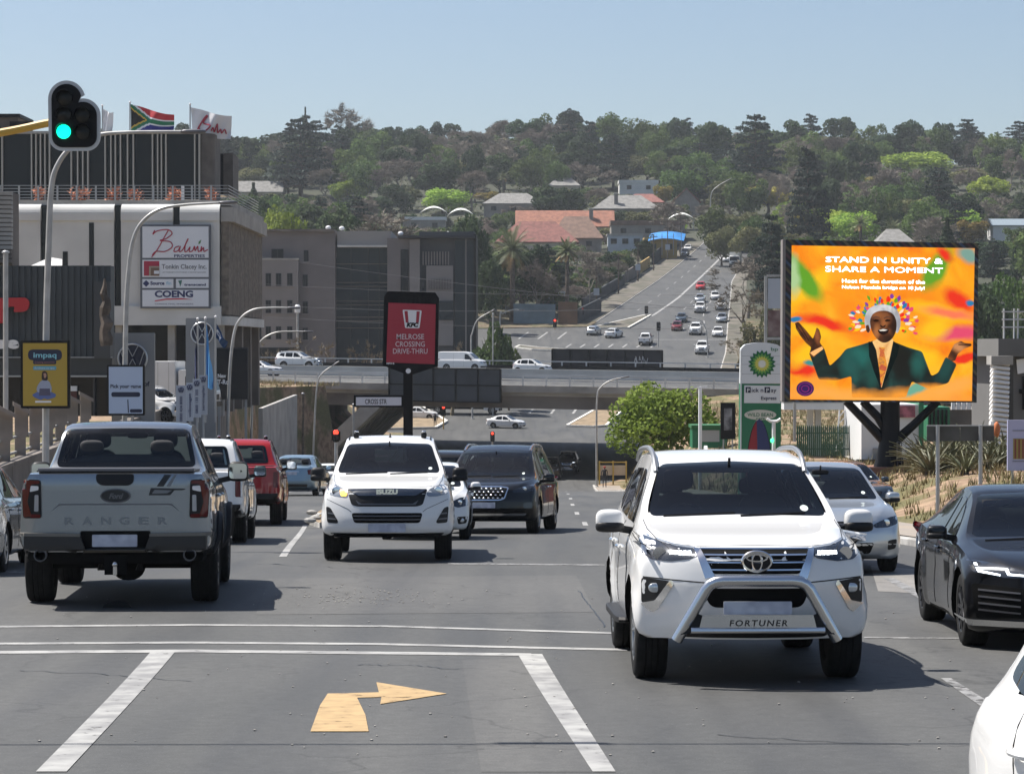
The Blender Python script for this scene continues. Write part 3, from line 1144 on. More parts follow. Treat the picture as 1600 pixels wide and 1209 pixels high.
def stroke(parent, pts, name, m, fn, w=.05, closed=False):
 q = []
 n = len(pts)
 for i in range(n - 1):
  p0, p1, p2, p3 = [Vector(pts[j]) for j in (max(i - 1, 0), i, i + 1, min(i + 2, n - 1))]
  for k in range(6):
   t = k / 6
   q.append(.5 * ((2 * p1) + (p2 - p0) * t + (2 * p0 - 5 * p1 + 4 * p2 - p3) * t * t + (3 * p1 - p0 - 3 * p2 + p3) * t ** 3))
 q.append(Vector(pts[-1]))
 b = MB()
 ww = w if isinstance(w, (list, tuple)) else [w]
 b.tube([fn(*v) for v in q], [ww[min(int(i / len(q) * len(ww)), len(ww) - 1)] for i in range(len(q))], 5)
 return b.build(name, m, parent)
def bmap(x, y):
 p = boardpt(222 + x * 1.0, 402 - y)
 return Vector((p.x - O.x, p.y - .045 - O.y, p.z - O.z))
for pts in ([(20,42),(17,36),(24,41),(40,43),(47,37),(38,29),(28,26),(44,24),(47,16),(36,9),(22,9),(16,3)],
   [(41, 42), (33, 28), (24, 12), (15, 0)],
   [(58,17),(52,15),(50,9),(56,10),(60,17),(58,9),(63,11),(70,24),(72,29),(68,20),(67,9),(71,10),(75,16),(74,9),(79,10),(82,17),(83,10),(87,17),(88,9),(92,11),(93,17),(92,9),(96,15),(97,9),(103,12)]):
 stroke(board, pts, 'script_stroke', M_CRIM, bmap, .033)
b = MB()
b.prism([(0, 0), (.12, .06), (.18, .28), (.02, .16)], bmap(88, 20), (1, 0, 0), (0, 0, 1), .01)
b.build('leaf_mark', mat('ink_green', (.06, .20, .06), .6), board)
btext('PROPERTIES', 296, 402, 4.2, M_NAVY, 48, .006)
for q,m in (((225,408,249,431),M_CRIM),((233,416,249,431),mat('ink_taupe',(.34,.28,.22),.6)),((236,418.5,249,431),mat('ink_brown',(.16,.10,.07),.6)),((241,423,249,428),M_PANEL)):
 brect('logo_square', *q, m, .034 + .004 * (q[0] - 224), .02)
btext('Tonkin Clacey Inc.', 288, 420, 7.0, M_DGREY, 70, .006)
btext('ATTORNEYS NOTARIES CONVEYANCERS', 288, 426.5, 1.8, M_DGREY, 68)
b = MB()
p = boardpt(228.5, 443) - O
b.prism([(-.2, 0), (0, -.2), (.2, 0), (0, .2)], (p.x, p.y - .05, p.z), (1, 0, 0), (0, 0, 1), .02)
b.build('logo_diamond', M_NAVY, board)
btext('Source', 246, 445, 5.2, M_NAVY, 22, .012)
btext('fin', 264, 445, 5.2, mat('ink_cyan', (.25, .45, .6), .6), 8, .004)
b = MB()
p = boardpt(281, 443) - O
b.prism([(-.1,.16),(.14,.2),(.1,.02),(.02,-.2),(-.02,.0)],(p.x,p.y - .05,p.z),(1,0,0),(0,0,1),.02)
b.build('logo_mark', mat('ink_teal', (.05, .16, .14), .6), board)
btext('transcend', 305, 446.5, 3.6, M_NAVY, 34, .008)
btext('COENG', 272, 464, 9.5, M_NAVY, 60, .022)
b = MB()
p = boardpt(272, 468) - O
w_ = 30 * KP
b.prism([(-w_,-.06),(-w_ * .4,.06),(w_ * .4,.08),(w_,.0),(w_ * .4,.0),(-w_ * .4,-.02),(-w_,-.12)],(p.x,p.y - .05,p.z),(1,0,0),(0,0,1),.02)
b.build('swoosh', M_SKYB, board)
btext('CONSULTING ENGINEERS', 272, 476, 2.0, M_NAVY, 60)
D3 = 118.0
show = thing('showroom','dark corrugated metal showroom at the left edge with a red mark','building',at(175,640,D3))
show.location.z = -3.3
O3 = Vector(show.location)
def sb(name, u0, v0, u1, v1, d0, d1, m, **k):
 a, c = at(u0, v0, d0), at(u1, v1, d0)
 return box(show, name, Vector((a.x, d0, c.z)) - O3, Vector((c.x, d1, a.z)) - O3, m, **k)
M_CORR = mat('corrugated_dark', (.042, .052, .060), .55, .2, var=.12, vs=.6)
b = MB()
a, c = at(-140, 415, D3), at(172, 560, D3)
x = a.x
while x < c.x:
 b.bbox(Vector((x, D3, c.z)) - O3, Vector((x + .15, D3 + .1, a.z)) - O3)
 x += .27
b.bbox(Vector((a.x, D3 + .07, c.z)) - O3, Vector((c.x, D3 + 1.3, a.z)) - O3)
tag(b.build('ribbed_wall', M_CORR, show), kind='stuff')
sb('lower_band', -140, 560, 175, 588, D3 - .05, D3 + 1, mat('band_dark', (.022, .026, .03), .4))
sb('band_trim', -140, 586.5, 175, 589, D3 - .25, D3 - .06, M_RAIL)
sb('band_trim', -140, 557.5, 175, 559, D3 - .2, D3 - .06, M_RAIL)
sb('shop_glass', -140, 589, 175, 650, D3 + .6, D3 + 1, M_DKGLASS)
for u in (40, 100, 145, 170):
 sb('shop_post', u, 589, u + 3, 650, D3 + .2, D3 + .5, M_WFRAME)
sb('corner_pier', 147, 440, 172, 560, D3 - .28, D3 - .02, mat('pier_dark', (.05, .055, .06), .6))
sb('poster', 103, 603, 120, 637, D3 + .3, D3 + .4, mat('poster_maroon', (.10, .03, .025), .7))
sb('notice', 109, 603, 120, 611, D3 + .1, D3 + .25, M_WHT)
b = MB()
p = at(167, 540, D3 - 2) - O3
q = at(163, 435, D3 - 2) - O3
r5 = random.Random(9)
b.tube([p.lerp(q,k / 9) + Vector((r5.uniform(-.08,.08),0,0)) for k in range(10)],[.26,.30,.24,.28,.20,.26,.18,.16,.10,.04],7)
b.build('timber_post',mat('weathered_timber',(.10,.08,.065),.95,var=.4,vs=3,bump=.6,bs=9),show,True,20)
b = MB()
p = at(0, 505, D3 - .3) - O3
kk = D3 / F
b.prism(rnd([(-70 * kk,38 * kk),(40 * kk,40 * kk),(46 * kk,34 * kk),(44 * kk,22 * kk),(38 * kk,18 * kk),(20 * kk,17 * kk),(24 * kk,26 * kk),(12 * kk,26 * kk),(6 * kk,0),(-70 * kk,-2 * kk)],.12),p,(1,0,0),(0,0,1),.18)
b.build('red_mark', mat('sign_red', (.45, .012, .02), .5), show)
p = at(14, 543, D3 - .3) - O3
text('re', 16 * kk, 'lettering', M_WHT, show, frame(p, (1, 0, 0), (0, 0, 1)), .15, .05, 30 * kk)
p = at(64, 418, D3 + 4)
cano = thing('canopy', 'pale slanted canopy roof above the dark showroom', 'canopy', at(70, 418, D3 + 8))
b = MB()
b.add([Vector(at(44,417,D3 + 8)) - cano.location,Vector(at(97,415,D3 + 8)) - cano.location,Vector(at(97,405,D3 + 16)) - cano.location,Vector(at(78,402,D3 + 16)) - cano.location],[(0,1,2,3)])
b.add([Vector(v) - Vector((0, 0, .15)) for v in b.v], [(3, 2, 1, 0)])
b.build('roof_sheet', M_CONCW, cano)
for u in (52, 90):
 p = at(u, 417, D3 + 8.3) - cano.location
 box(cano, 'post', (p.x - .06, p.y, p.z - 1.6), (p.x + .06, p.y + .12, p.z - .1), M_RAIL)
slat = thing('louvre_block','grey louvred plant screen at the left edge above the dark showroom','screen',at(0,412,D3 + 3))
for k in range(16):
 a, c = at(-60, 300 + 7 * k, D3 + 3), at(18.5, 305.5 + 7 * k, D3 + 3)
 box(slat,'slat',Vector((a.x,D3 + 2.8,c.z)) - slat.location,Vector((c.x,D3 + 3.3,a.z)) - slat.location,M_CONC if k < 13 else M_CONCD)
a, c = at(-60, 300, D3 + 3), at(17, 414, D3 + 3)
box(slat,'backing',Vector((a.x,D3 + 3.3,c.z)) - slat.location,Vector((c.x,D3 + 5,a.z)) - slat.location,M_CONCD)
rfd = thing('roof_plant','dark flat-roofed plant room at the upper left edge behind the roof storey','building',at(10,215,D2 + 8))
box(rfd,'roof_slab',at(-60,178,D2 + 8) - rfd.location,at(31,183,D2 + 8) - rfd.location + Vector((0,5,0)),M_BLK)
box(rfd,'wall',at(-60,183,D2 + 8.4) - rfd.location,at(28,225,D2 + 8.4) - rfd.location + Vector((0,4,0)),M_CONCD)
box(rfd,'chimney',at(15,190,D2 + 8) - rfd.location,at(50,225,D2 + 8) - rfd.location + Vector((0,.3,0)),M_BLK)
D4 = 332.0
offc = thing('office_block','dark grey office building with glazed centre beyond the motorway','building',at(560,560,D4))
O4 = Vector(offc.location)
def ob(name, u0, v0, u1, v1, d0, d1, m, parent=offc, **k):
 a, c = at(u0, v0, d0), at(u1, v1, d0)
 pl = Vector(parent.location) if parent is not offc else Vector()
 return box(parent, name, Vector((a.x, d0, c.z)) - O4 - pl, Vector((c.x, d1, a.z)) - O4 - pl, m, **k)
def owin(u, v, w, h, d, sill=True):
 f = ob('window', u, v, u + w, v + h, d - .05, d + .08, M_WFRAME)
 ob('pane', u + .8, v + .8, u + w / 2 - .3, v + h - .8, d - .09, d - .04, M_DKGLASS, f)
 ob('pane', u + w / 2 + .3, v + .8, u + w - .8, v + h - .8, d - .09, d - .04, M_DKGLASS, f)
 if sill:
  ob('sill', u - 1, v + h, u + w + 1, v + h + 1.6, d - .25, d + .0, M_OFFL, f)
ob('wall', 372, 361, 524, 575, D4 + 1.2, D4 + 22, M_OFF)
ob('front_bay', 372, 405, 466, 575, D4, D4 + 1.2, M_OFFL)
ob('roof_edge', 372, 358, 522, 362, D4 + .6, D4 + 22, M_CONCD)
for v in (427, 469, 510):
 for u in (400, 415, 431, 448.5):
  owin(u, v, 8.5, 20, D4)
 owin(473, v + 2, 8, 19, D4 + 1.2)
owin(424, 389, 19, 17, D4 + 1.2, False)
owin(403, 388, 5, 17, D4 + 1.2, False)
owin(474.5, 391, 7.5, 18, D4 + 1.2)
ob('balcony_rail', 403, 403.5, 467, 406, D4 - .1, D4 + .1, M_CONC)
ob('ground_recess', 376, 543, 470, 575, D4 - .06, D4 + .0, M_DKGLASS)
ob('glass_wall', 520, 385, 608, 575, D4 + 3, D4 + 20, M_DKBLUE)
ob('fascia', 527, 361, 611, 383, D4 + 1.5, D4 + 20, mat('fascia_grey', (.27, .26, .25), .7))
ob('fascia_lip', 527, 383, 606, 386, D4 + 1.0, D4 + 3, M_CONCW)
for v in (412, 441, 447, 470, 476, 495, 501, 512):
 ob('glazing_bar', 521, v, 608, v + 1.0, D4 + 2.8, D4 + 3.0, M_CONCD)
for u in (548, 575, 592):
 ob('mullion', u, 386, u + .8, 575, D4 + 2.7, D4 + 2.82, M_WFRAME)
ob('wall', 605, 372, 655, 575, D4 + .8, D4 + 20, M_OFF)
ob('pale_wall', 640, 374, 656, 500, D4 + .3, D4 + .8, M_OFFL)
ob('wall', 655, 362, 742, 575, D4 + 1.6, D4 + 20, mat('office_dark', (.055, .06, .068), .6, var=.1, vs=.2))
ob('roof_edge', 622, 368, 742, 372, D4 - .4, D4 + 20, M_WFRAME)
ob('slot_window', 626, 390, 638, 520, D4 + .6, D4 + .9, M_DKGLASS)
ob('white_panel', 666, 415, 708, 540, D4 + 1.0, D4 + 1.6, M_OFFL)
for k in range(10):
 ob('louvre', 660 + k * 4.4, 393, 662.2 + k * 4.4, 414, D4 + 1.2, D4 + 1.55, M_OFFL)
for k in range(9):
 ob('louvre', 669 + k * 4.2, 436, 671 + k * 4.2, 452, D4 + .8, D4 + .98, M_OFF)
ob('lower_glazing', 660, 470, 708, 500, D4 + .8, D4 + .98, M_DKBLUE)
ob('glass_corner', 711, 376, 740, 575, D4 + 1.2, D4 + 1.58, M_DKBLUE)
ob('corner_post', 727, 372, 729, 575, D4 + .9, D4 + 1.15, M_OFFL)
ob('corner_post', 740, 366, 744, 575, D4 + .9, D4 + 19, M_BLK)
for u, v in ((534, 358), (513, 357), (700, 366), (626, 366)):
 b = MB()
 b.blob(at(u, v - 1, D4 + 3) - O4, (.7, .7, .55), 2)
 b.build('satellite_dome', M_WHT, offc, True)
D5 = 92.0
rb = thing('corner_building','grey building at the right edge with black sign letters','building',at(1600,690,D5))
O5 = Vector(rb.location)
def rbx(name, u0, v0, u1, v1, d0, d1, m, parent=rb):
 a, c = at(u0, v0, d0), at(u1, v1, d0)
 return box(parent,name,Vector((a.x,d0,c.z)) - Vector(parent.location),Vector((c.x,d1,a.z)) - Vector(parent.location),m)
rbx('wall', 1581, 555, 1760, 760, D5, D5 + 8, mat('wall_grey', (.13, .13, .13), .8, var=.08, vs=.5))
rbx('upper_wall',1560,529,1760,557,D5 - .5,D5 + 8,mat('upper_wall_grey',(.14,.14,.135),.8,var=.08,vs=.5))
rbx('sign_letter', 1593, 608, 1597, 615, D5 - .1, D5 - .01, M_BLK)
rbx('sign_letter', 1598, 588, 1601, 640, D5 - .1, D5 - .01, M_BLK)
b = MB()
p = at(1588, 562, D5 - .15) - O5
kk = D5 / F
b.prism([(0, 0), (14 * kk, 2 * kk), (14 * kk, -20 * kk), (2 * kk, -22 * kk)], p, (1, 0, 0), (0, 0, 1), -.12)
b.build('sign_tag', M_WHT, rb)
b = MB()
b.prism([(5 * kk,-6 * kk),(11 * kk,-3 * kk),(14 * kk,-8 * kk),(11 * kk,-8 * kk),(11 * kk,-16 * kk),(9 * kk,-16 * kk),(9 * kk,-8 * kk),(5 * kk,-8 * kk)],p - Vector((0,.02,0)),(1,0,0),(0,0,1),-.02)
b.build('sign_arrow', M_BLK, rb)
for k in range(3):
 rbx('roof_rail', 1566, 486 + 12 * k, 1700, 488 + 12 * k, D5 + 1, D5 + 1.08, M_GUARD)
for u in (1568, 1584, 1590, 1606, 1620):
 rbx('rail_post', u, 482, u + 2, 530, D5 + 1.1, D5 + 1.2, M_GUARD)
lou = thing('louvred_pylon','tall column of white horizontal louvre blades at the right','pylon',at(1564,745,88))
for k in range(18):
 v = 571 + 7.3 * k
 sh = -.14 if k > 12 else 0
 b = MB()
 a, c = at(1550 - k * .15, v, 88), at(1575 - k * .15, v + 4, 88)
 b.box(((a.x + c.x) / 2 - lou.location.x + sh * .3,0,a.z - lou.location.z),(c.x - a.x + .03,.5,.09),0,Matrix.Rotation(.12,3,'Y') @ Matrix.Rotation(-.35,3,'X'))
 b.build('blade', M_WHT, lou)
rbx('pylon_top', 1549, 556, 1583, 570, 87.7, 88.6, M_CONC, lou)
rbx('pylon_back', 1552, 570, 1580, 745, 88.5, 88.9, M_BLK, lou)
rbx('pylon_side', 1576, 560, 1583, 745, 87.9, 88.5, mat('pylon_side', (.06, .06, .06), .7), lou)
D6 = 128.0
sta = thing('filling_station','white and green filling station shop and canopy behind the verge','building',at(1390,700,D6))
sta.location.z = -5.0
def st(name, u0, v0, u1, v1, d0, d1, m):
 a, c = at(u0, v0, d0), at(u1, v1, d0)
 return box(sta,name,Vector((a.x,d0,c.z)) - Vector(sta.location),Vector((c.x,d1,a.z)) - Vector(sta.location),m)
M_BPG = mat('station_green', (.015, .16, .075), .5)
M_CANW = mat('canopy_white', (.62, .63, .63), .6, var=.06, vs=.4)
st('canopy', 1225, 630, 1352, 640, D6 - 8, D6 + 8, M_CANW)
st('canopy_band', 1225, 626, 1352, 630, D6 - 8.05, D6 + 8, M_RAIL)
for u in (1262, 1274, 1334):
 st('canopy_column', u, 640, u + 9, 712, D6 - 6, D6 - 5.6, M_CANW)
st('shop_wall', 1346, 632, 1436, 722, D6 - 14, D6 - 8, M_CANW)
st('shop_corner', 1436, 628, 1443, 722, D6 - 14.1, D6 - 8, M_BPG)
st('shop_poster',1405,634,1430,652,D6 - 14.1,D6 - 14.03,mat('poster_plum',(.28,.09,.12),.7,var=.6,vs=3))
st('shop_grille', 1364, 700, 1380, 722, D6 - 14.1, D6 - 14.03, M_CONC)
st('base_wall', 1340, 718, 1430, 740, D6 - 14.6, D6 - 14.15, M_BLK)
st('green_kiosk', 1450, 636, 1484, 690, D6 - 2, D6 + 2, M_BPG)
for k in range(5):
 st('kiosk_bar', 1452 + k * 6.5, 640, 1454.5 + k * 6.5, 690, D6 - 2.15, D6 - 2.02, M_BLK)
st('rear_wall', 1484, 640, 1560, 690, D6, D6 + 6, M_CONCD)
for k in range(9):
 st('rear_window', 1487 + k * 8, 628, 1493 + k * 8, 640, D6 - .1, D6 + .05, M_WHT)
st('store_roof', 1518, 556, 1560, 566, D6 + 6, D6 + 14, M_CONCW)
st('store_band', 1518, 565, 1552, 572, D6 + 5.8, D6 + 6, mat('band_green', (.12, .33, .22), .6))
st('store_wall', 1522, 576, 1550, 608, D6 + 6, D6 + 14, mat('store_grey', (.30, .33, .36), .7, var=.1, vs=1))
for k in range(5):
 st('store_rib', 1523 + k * 6, 576, 1524.2 + k * 6, 608, D6 + 5.85, D6 + 5.98, M_CONCD)
st('store_base', 1520, 608, 1552, 614, D6 + 5.5, D6 + 6, M_BLK)
st('store_ledge', 1520, 614, 1552, 620, D6 + 4, D6 + 6, M_WHT)
lad = thing('lattice_mast','short white lattice mast behind the white SUV at the filling station','mast',at(1316,705,D6 - 9))
b = MB()
za, zb2 = 0, (705 - 645) * D6 / F
for sx in (-.25, .25):
 b = MB()
 b.bar((sx, 0, 0), (sx * .5, 0, zb2), .06)
 b.build('leg', M_WHT, lad)
for k in range(6):
 z0_, z1_ = zb2 * k / 6, zb2 * (k + 1) / 6
 f0, f1 = .25 * (1 - k / 12), .25 * (1 - (k + 1) / 12)
 b = MB()
 b.bar((-f0, 0, z0_), (f1, 0, z1_), .035)
 b.build('brace', M_WHT, lad)
fen = thing('palisade_fence','green palisade fence in front of the filling station canopy','fence',at(1300,712,118))
fm = None
for k in range(34):
 u = 1246 + k * 3.1
 p = at(u, 700, 118)
 if fm is None:
  b = MB()
  b.prism([(-.035,0),(.035,0),(.035,1.25),(0,1.36),(-.035,1.25)],(0,0,0),(1,0,0),(0,0,1),-.02)
  o = b.build('pale', mat('fence_green', (.02, .07, .04), .6), fen)
  fm = o.data
 else:
  o = bpy.data.objects.new('pale', fm)
  C.objects.link(o)
  o.parent = fen
 o.location = (p.x - fen.location.x, 0, 0)
for z in (.3, 1.0):
 b = MB()
 b.bar((at(1244, 0, 118).x - fen.location.x, .04, z), (at(1352, 0, 118).x - fen.location.x, .04, z), .05)
 b.build('rail', MATS['fence_green'], fen)
M_TILE_O = mat('roof_tile_orange', (.30, .13, .085), .85, var=.2, vs=1.2, bump=.3, bs=4)
M_TILE_R = mat('roof_tile_red', (.21, .085, .07), .85, var=.2, vs=1.2, bump=.3, bs=4)
M_TILE_G = mat('roof_tile_grey', (.20, .195, .185), .85, var=.2, vs=1.0, bump=.3, bs=4)
M_TILE_B = mat('roof_tile_brown', (.19, .12, .09), .85, var=.2, vs=1.0, bump=.3, bs=4)
M_WALL_C = mat('wall_cream', (.50, .43, .34), .85, var=.12, vs=.6)
M_WALL_W = mat('wall_white', (.70, .70, .69), .8, var=.06, vs=.5)
M_WALL_G = mat('wall_greybrown', (.26, .235, .21), .85, var=.12, vs=.6)
M_WALL_Y = mat('wall_ochre', (.40, .27, .10), .85, var=.12, vs=.6)
M_SHADE = mat('shade_cloth', (.62, .63, .60), .8, var=.1, vs=.5)
KEEP = []      # house fronts that the photograph shows clear of trees
def solve_d(u, v, h, lo=432.0, hi=945.0):
 d = lo
 while d < hi:
  p = at(u, v, d)
  if p.z - gxy(p.x, d) <= h:
   break
  d += 2.0
 return d
def house(u0,u1,vr,ve,vb,d,depth,roof,wall,label,kind='hip',wins=2,chim=None,name='house',inset_=.28,hw=4.0):
 if d == 0:
  d = solve_d((u0 + u1) / 2, ve, hw)
 a, c = at(u0, ve, d), at(u1, ve, d)
 zr = at(u0, vr, d + depth / 2).z
 zb = min(at(u0, vb, d).z, gxy(a.x, d) - .3, gxy(c.x, d) - .3, gxy(a.x, d + depth) - .3)
 if u0 < 1100 or u0 > 1300:
  KEEP.append((u0 + 4, u1 - 4, ve + (.7 * (vb - ve) if kind == 'flat' else 2), d))
 o = thing(name, label, 'house', ((a.x + c.x) / 2, d, zb))
 L0 = Vector(o.location)
 x0, x1 = a.x - L0.x, c.x - L0.x
 ze, zr_ = a.z - zb, zr - zb
 ov = .45
 if kind == 'flat':
  box(o, 'wall', (x0, 0, 0), (x1, depth, ze), wall)
  box(o, 'roof', (x0 - .2, -.2, ze), (x1 + .2, depth + .2, zr_ if zr_ > ze + .2 else ze + .3), roof)
 else:
  box(o, 'wall', (x0, 0, 0), (x1, depth, ze), wall)
  b = MB()
  X0, X1, Y0, Y1 = x0 - ov, x1 + ov, -ov, depth + ov
  if kind == 'hip':
   i = min((X1 - X0) * inset_, (Y1 - Y0) / 2)
   r0, r1 = (X0 + i, (Y0 + Y1) / 2), (X1 - i, (Y0 + Y1) / 2)
  else:
   r0, r1 = (X0, (Y0 + Y1) / 2), (X1, (Y0 + Y1) / 2)
  if kind == 'gable_front':
   mx = (X0 + X1) / 2
   v = [(X0, Y0, ze), (mx, Y0, zr_), (X1, Y0, ze), (X0, Y1, ze), (mx, Y1, zr_), (X1, Y1, ze)]
   b.add(v + [(p[0],p[1],p[2] - .18) for p in v],[(0,1,4,3),(1,2,5,4),(6,9,10,7),(7,10,11,8),(0,6,7,1),(1,7,8,2)])
   g = MB()
   g.add([(x0,.0,ze - .05),(x1,.0,ze - .05),(mx,.0,zr_ - .25),(x0,.3,ze - .05),(x1,.3,ze - .05),(mx,.3,zr_ - .25)],[(0,1,2),(5,4,3)])
   g.build('gable', wall, o)
  else:
   v = [(X0, Y0, ze), (X1, Y0, ze), (X1, Y1, ze), (X0, Y1, ze), (r0[0], r0[1], zr_), (r1[0], r1[1], zr_)]
   b.add(v, [(0, 1, 5, 4), (2, 3, 4, 5), (1, 2, 5), (3, 0, 4)])
   w = [(p[0], p[1], ze - .2) for p in v[:4]]
   b.add(v[:4] + w, [(0, 4, 5, 1), (1, 5, 6, 2), (2, 6, 7, 3), (3, 7, 4, 0), (7, 6, 5, 4)])
  b.build('roof', roof, o)
 for k in range(wins):
  wx = x0 + (x1 - x0) * (k + .5) / wins
  wf = box(o, 'window', (wx - .7, -.06, ze - 1.9), (wx + .7, .05, ze - .7), M_WFRAME)
  box(wf, 'pane', (wx - .6, -.09, ze - 1.8), (wx - .05, -.065, ze - .8), M_DKGLASS)
  box(wf, 'pane', (wx + .05, -.09, ze - 1.8), (wx + .6, -.065, ze - .8), M_DKGLASS)
 if chim:
  cx = at(chim[0], ve, d).x - L0.x
  zt = at(chim[0], chim[1], d + 2).z - zb
  ch = box(o, 'chimney', (cx - .5, 1.6, ze), (cx + .5, 2.4, zt), M_WALL_G)
  box(ch, 'chimney_cap', (cx - .62, 1.5, zt), (cx + .62, 2.5, zt + .15), M_CONCW)
 return o
house(808,958,329,354,366,0,9,M_TILE_O,M_WALL_C,'house with wide bright orange tiled roof and a chimney','gable',2,(924,327))
house(776,902,346,378,402,0,11,M_TILE_R,M_WALL_C,'house with dull red hipped roof in front of the orange roof','hip',3)
house(862,940,338,372,392,0,10,M_TILE_B,M_WALL_G,'small house with brown hipped roof beside the dull red one','hip',2)
house(756,848,302,318,345,0,10,M_TILE_G,M_WALL_G,'long grey house above the white car shades','hip',3)
house(968, 1028, 283, 286, 310, 0, 9, M_WALL_W, M_WALL_W, 'modern white box house with flat roof', 'flat', 2)
house(928,1030,305,326,352,0,12,M_TILE_G,M_WALL_G,'large house with grey hipped roof below the white box house','hip',2,(963,303))
house(978,1036,303,316,330,0,9,M_TILE_R,M_WALL_C,'house with red tiled roof next to the grey hipped one','hip',1)
house(1052,1093,296,316,340,0,12,M_TILE_R,M_WALL_G,'brown gabled house with red roof beside the far road','gable_front',0)
house(955,1070,346,352,382,0,9,M_TILE_B,M_WALL_G,'low brown flat-roofed building left of the far road','flat',3)
house(1008,1058,372,376,400,0,7,M_WALL_Y,M_WALL_Y,'ochre building under the blue canopy beside the far road','flat',2)
house(950,1004,366,368,402,0,5,M_CONC,mat('pale_blue_wall',(.40,.45,.50),.7,var=.1,vs=.5),'pale blue boarded shopfront left of the far road','flat',3)
house(1136,1178,281,288,318,0,9,M_CONC,M_CONCD,'grey concrete house under the big cedar right of the far road','flat',3)
house(1372,1428,358,380,396,0,10,M_TILE_G,M_WALL_G,'house with grey thatch-like roof just above the billboard','hip',0,inset_=.34)
house(372,440,283,300,318,0,9,M_TILE_G,M_WALL_C,'pale gabled house among the trees on the left','gable',1)
house(858,905,278,290,306,0,9,M_TILE_G,M_WALL_C,'small grey-roofed house half hidden in the trees up the hill','hip',1)
house(1552,1640,342,352,372,0,8,mat('roof_blue_grey',(.22,.27,.31),.5),M_WALL_W,'blue grey mono-pitch house at the right edge above the trees','gable',2)
house(1416,1462,404,410,424,0,7,M_CONCW,M_WALL_W,'low pale roof right of the billboard among dark shrubs','flat',0)
house(630,696,340,344,358,0,7,M_WALL_W,M_WALL_G,'flat white-roofed house behind the grey office','flat',2)
DBC = solve_d(1033, 376, 4.0) - 1
bc = thing('blue_canopy', 'bright blue arched canopy on the ochre building', 'canopy', at(1040, 376, DBC))
b = MB()
a, c = at(1012, 374, DBC), at(1068, 374, DBC)
n = 8
for i in range(n + 1):
 f = i / n
 x = a.x + (c.x - a.x) * f - bc.location.x
 z = at(1040, 375, DBC).z + .9 * math.sin(PI * (.12 + .76 * f)) - bc.location.z - .3
 b.v += [(x, -1, z - .3), (x + .8, 5, z + 1.5)]
for i in range(n):
 b.f.append((2 * i, 2 * i + 2, 2 * i + 3, 2 * i + 1))
 b.m.append(0)
b.build('canopy_sheet', mat('canopy_blue', (.03, .20, .50), .5, var=.2, vs=.5), bc, True)
for u in (1016, 1034, 1052, 1064):
 p = at(u, 372, DBC) - bc.location
 box(bc, 'post', (p.x - .06, -.9, -3.2), (p.x + .06, -.78, p.z + 1.0), M_RAIL)
def shade(u0, u1, v0, v1, d, label):
 d = solve_d((u0 + u1) / 2, v1, 2.6)
 a, c = at(u0, v1, d), at(u1, v1, d)
 zt = at(u0, v0, d).z
 KEEP.append((u0, u1, v1, d))
 zg = gxy((a.x + c.x) / 2, d)
 o = thing('carport_canopy', label, 'canopy', ((a.x + c.x) / 2, d, zg), group='white car shades on the hill')
 L0 = Vector(o.location)
 b = MB()
 n, w = 10, c.x - a.x
 for i in range(n + 1):
  f = i / n
  for k in range(4):
   g = k / 3
   z = a.z + (zt - a.z) * math.sin(PI * f) ** .8 * (.5 + .5 * math.sin(PI * (.15 + .7 * g)))
   b.v.append((-w / 2 + w * f, 5 * g, z - zg))
 for i in range(n):
  for k in range(3):
   q = i * 4 + k
   b.f.append((q, q + 4, q + 5, q + 1))
   b.m.append(0)
 b.build('shade_cloth', M_SHADE, o, True)
 for f in (.08, .5, .92):
  box(o, 'post', (-w / 2 + w * f - .07, 2.4, -.5), (-w / 2 + w * f + .07, 2.54, a.z - zg + .3), M_RAIL)
shade(655, 700, 321, 334, 520, 'white car shade farthest left, above the office roof')
shade(698, 742, 324, 338, 512, 'white car shade left of the grey house')
shade(808, 850, 329, 347, 545, 'white domed car shade behind the palm')
shade(842, 884, 331, 349, 535, 'white domed car shade nearest the orange roof')
shade(1042, 1088, 331, 345, 590, 'white car shade beside the brown gabled house')
def strip(o0, d0, o1, d1, h, m, name, label, cat='wall', panel=3.0, px=None):
 xa, xc = (XL(d0) - o0, XL(d1) - o1) if px is None else (at(px[0], 0, d0).x, at(px[1], 0, d1).x)
 return wall_run([(xa,d0,gxy(xa,d0) - .6,gxy(xa,d0) + h),(xc,d1,gxy(xc,d1) - .6,gxy(xc,d1) + h)],name,label,m,.25,panel,cat)
M_DKF = mat('yard_fence_dark', (.035, .04, .045), .8, var=.3, vs=.7)
strip(5.4,462,5.4,520,1.9,M_DKF,'yard_fence','dark yard fence along the lower left of the far road','fence',5)
strip(5.4, 548, 5.4, 566, 2.2, M_WALL_Y, 'yard_wall', 'ochre yard wall below the blue canopy', 'wall', 6)
strip(5.4, 522, 5.4, 547, 2.3, M_CONCD, 'yard_wall', 'grey brown yard wall left of the far road', 'wall', 6)
strip(5.4,572,5.4,650,2.4,M_DKF,'yard_fence','dark yard fence at the top left of the far road','fence',9)
strip(0,437,0,436,3.2,mat('wall_blue_grey',(.13,.18,.21),.8,var=.15,vs=.5),'yard_wall','blue grey painted wall at the far junction','wall',7,(802,868))
strip(0,436,0,435,3.6,mat('wall_rust',(.16,.09,.05),.85,var=.2,vs=.5),'yard_wall','rust brown wall at the far junction','wall',3.2,(872,902))
strip(0,436,0,458,2.4,M_DKF,'yard_fence','dark fence at the corner of the far junction','fence',5,(904,940))
pk = thing('car_port','long low carport roof with white cars behind the far junction walls','carport',at(820,470,452))
box(pk,'roof',at(752,455,452) - pk.location,at(884,458,452) - pk.location + Vector((0,5,0)),M_CONCW)
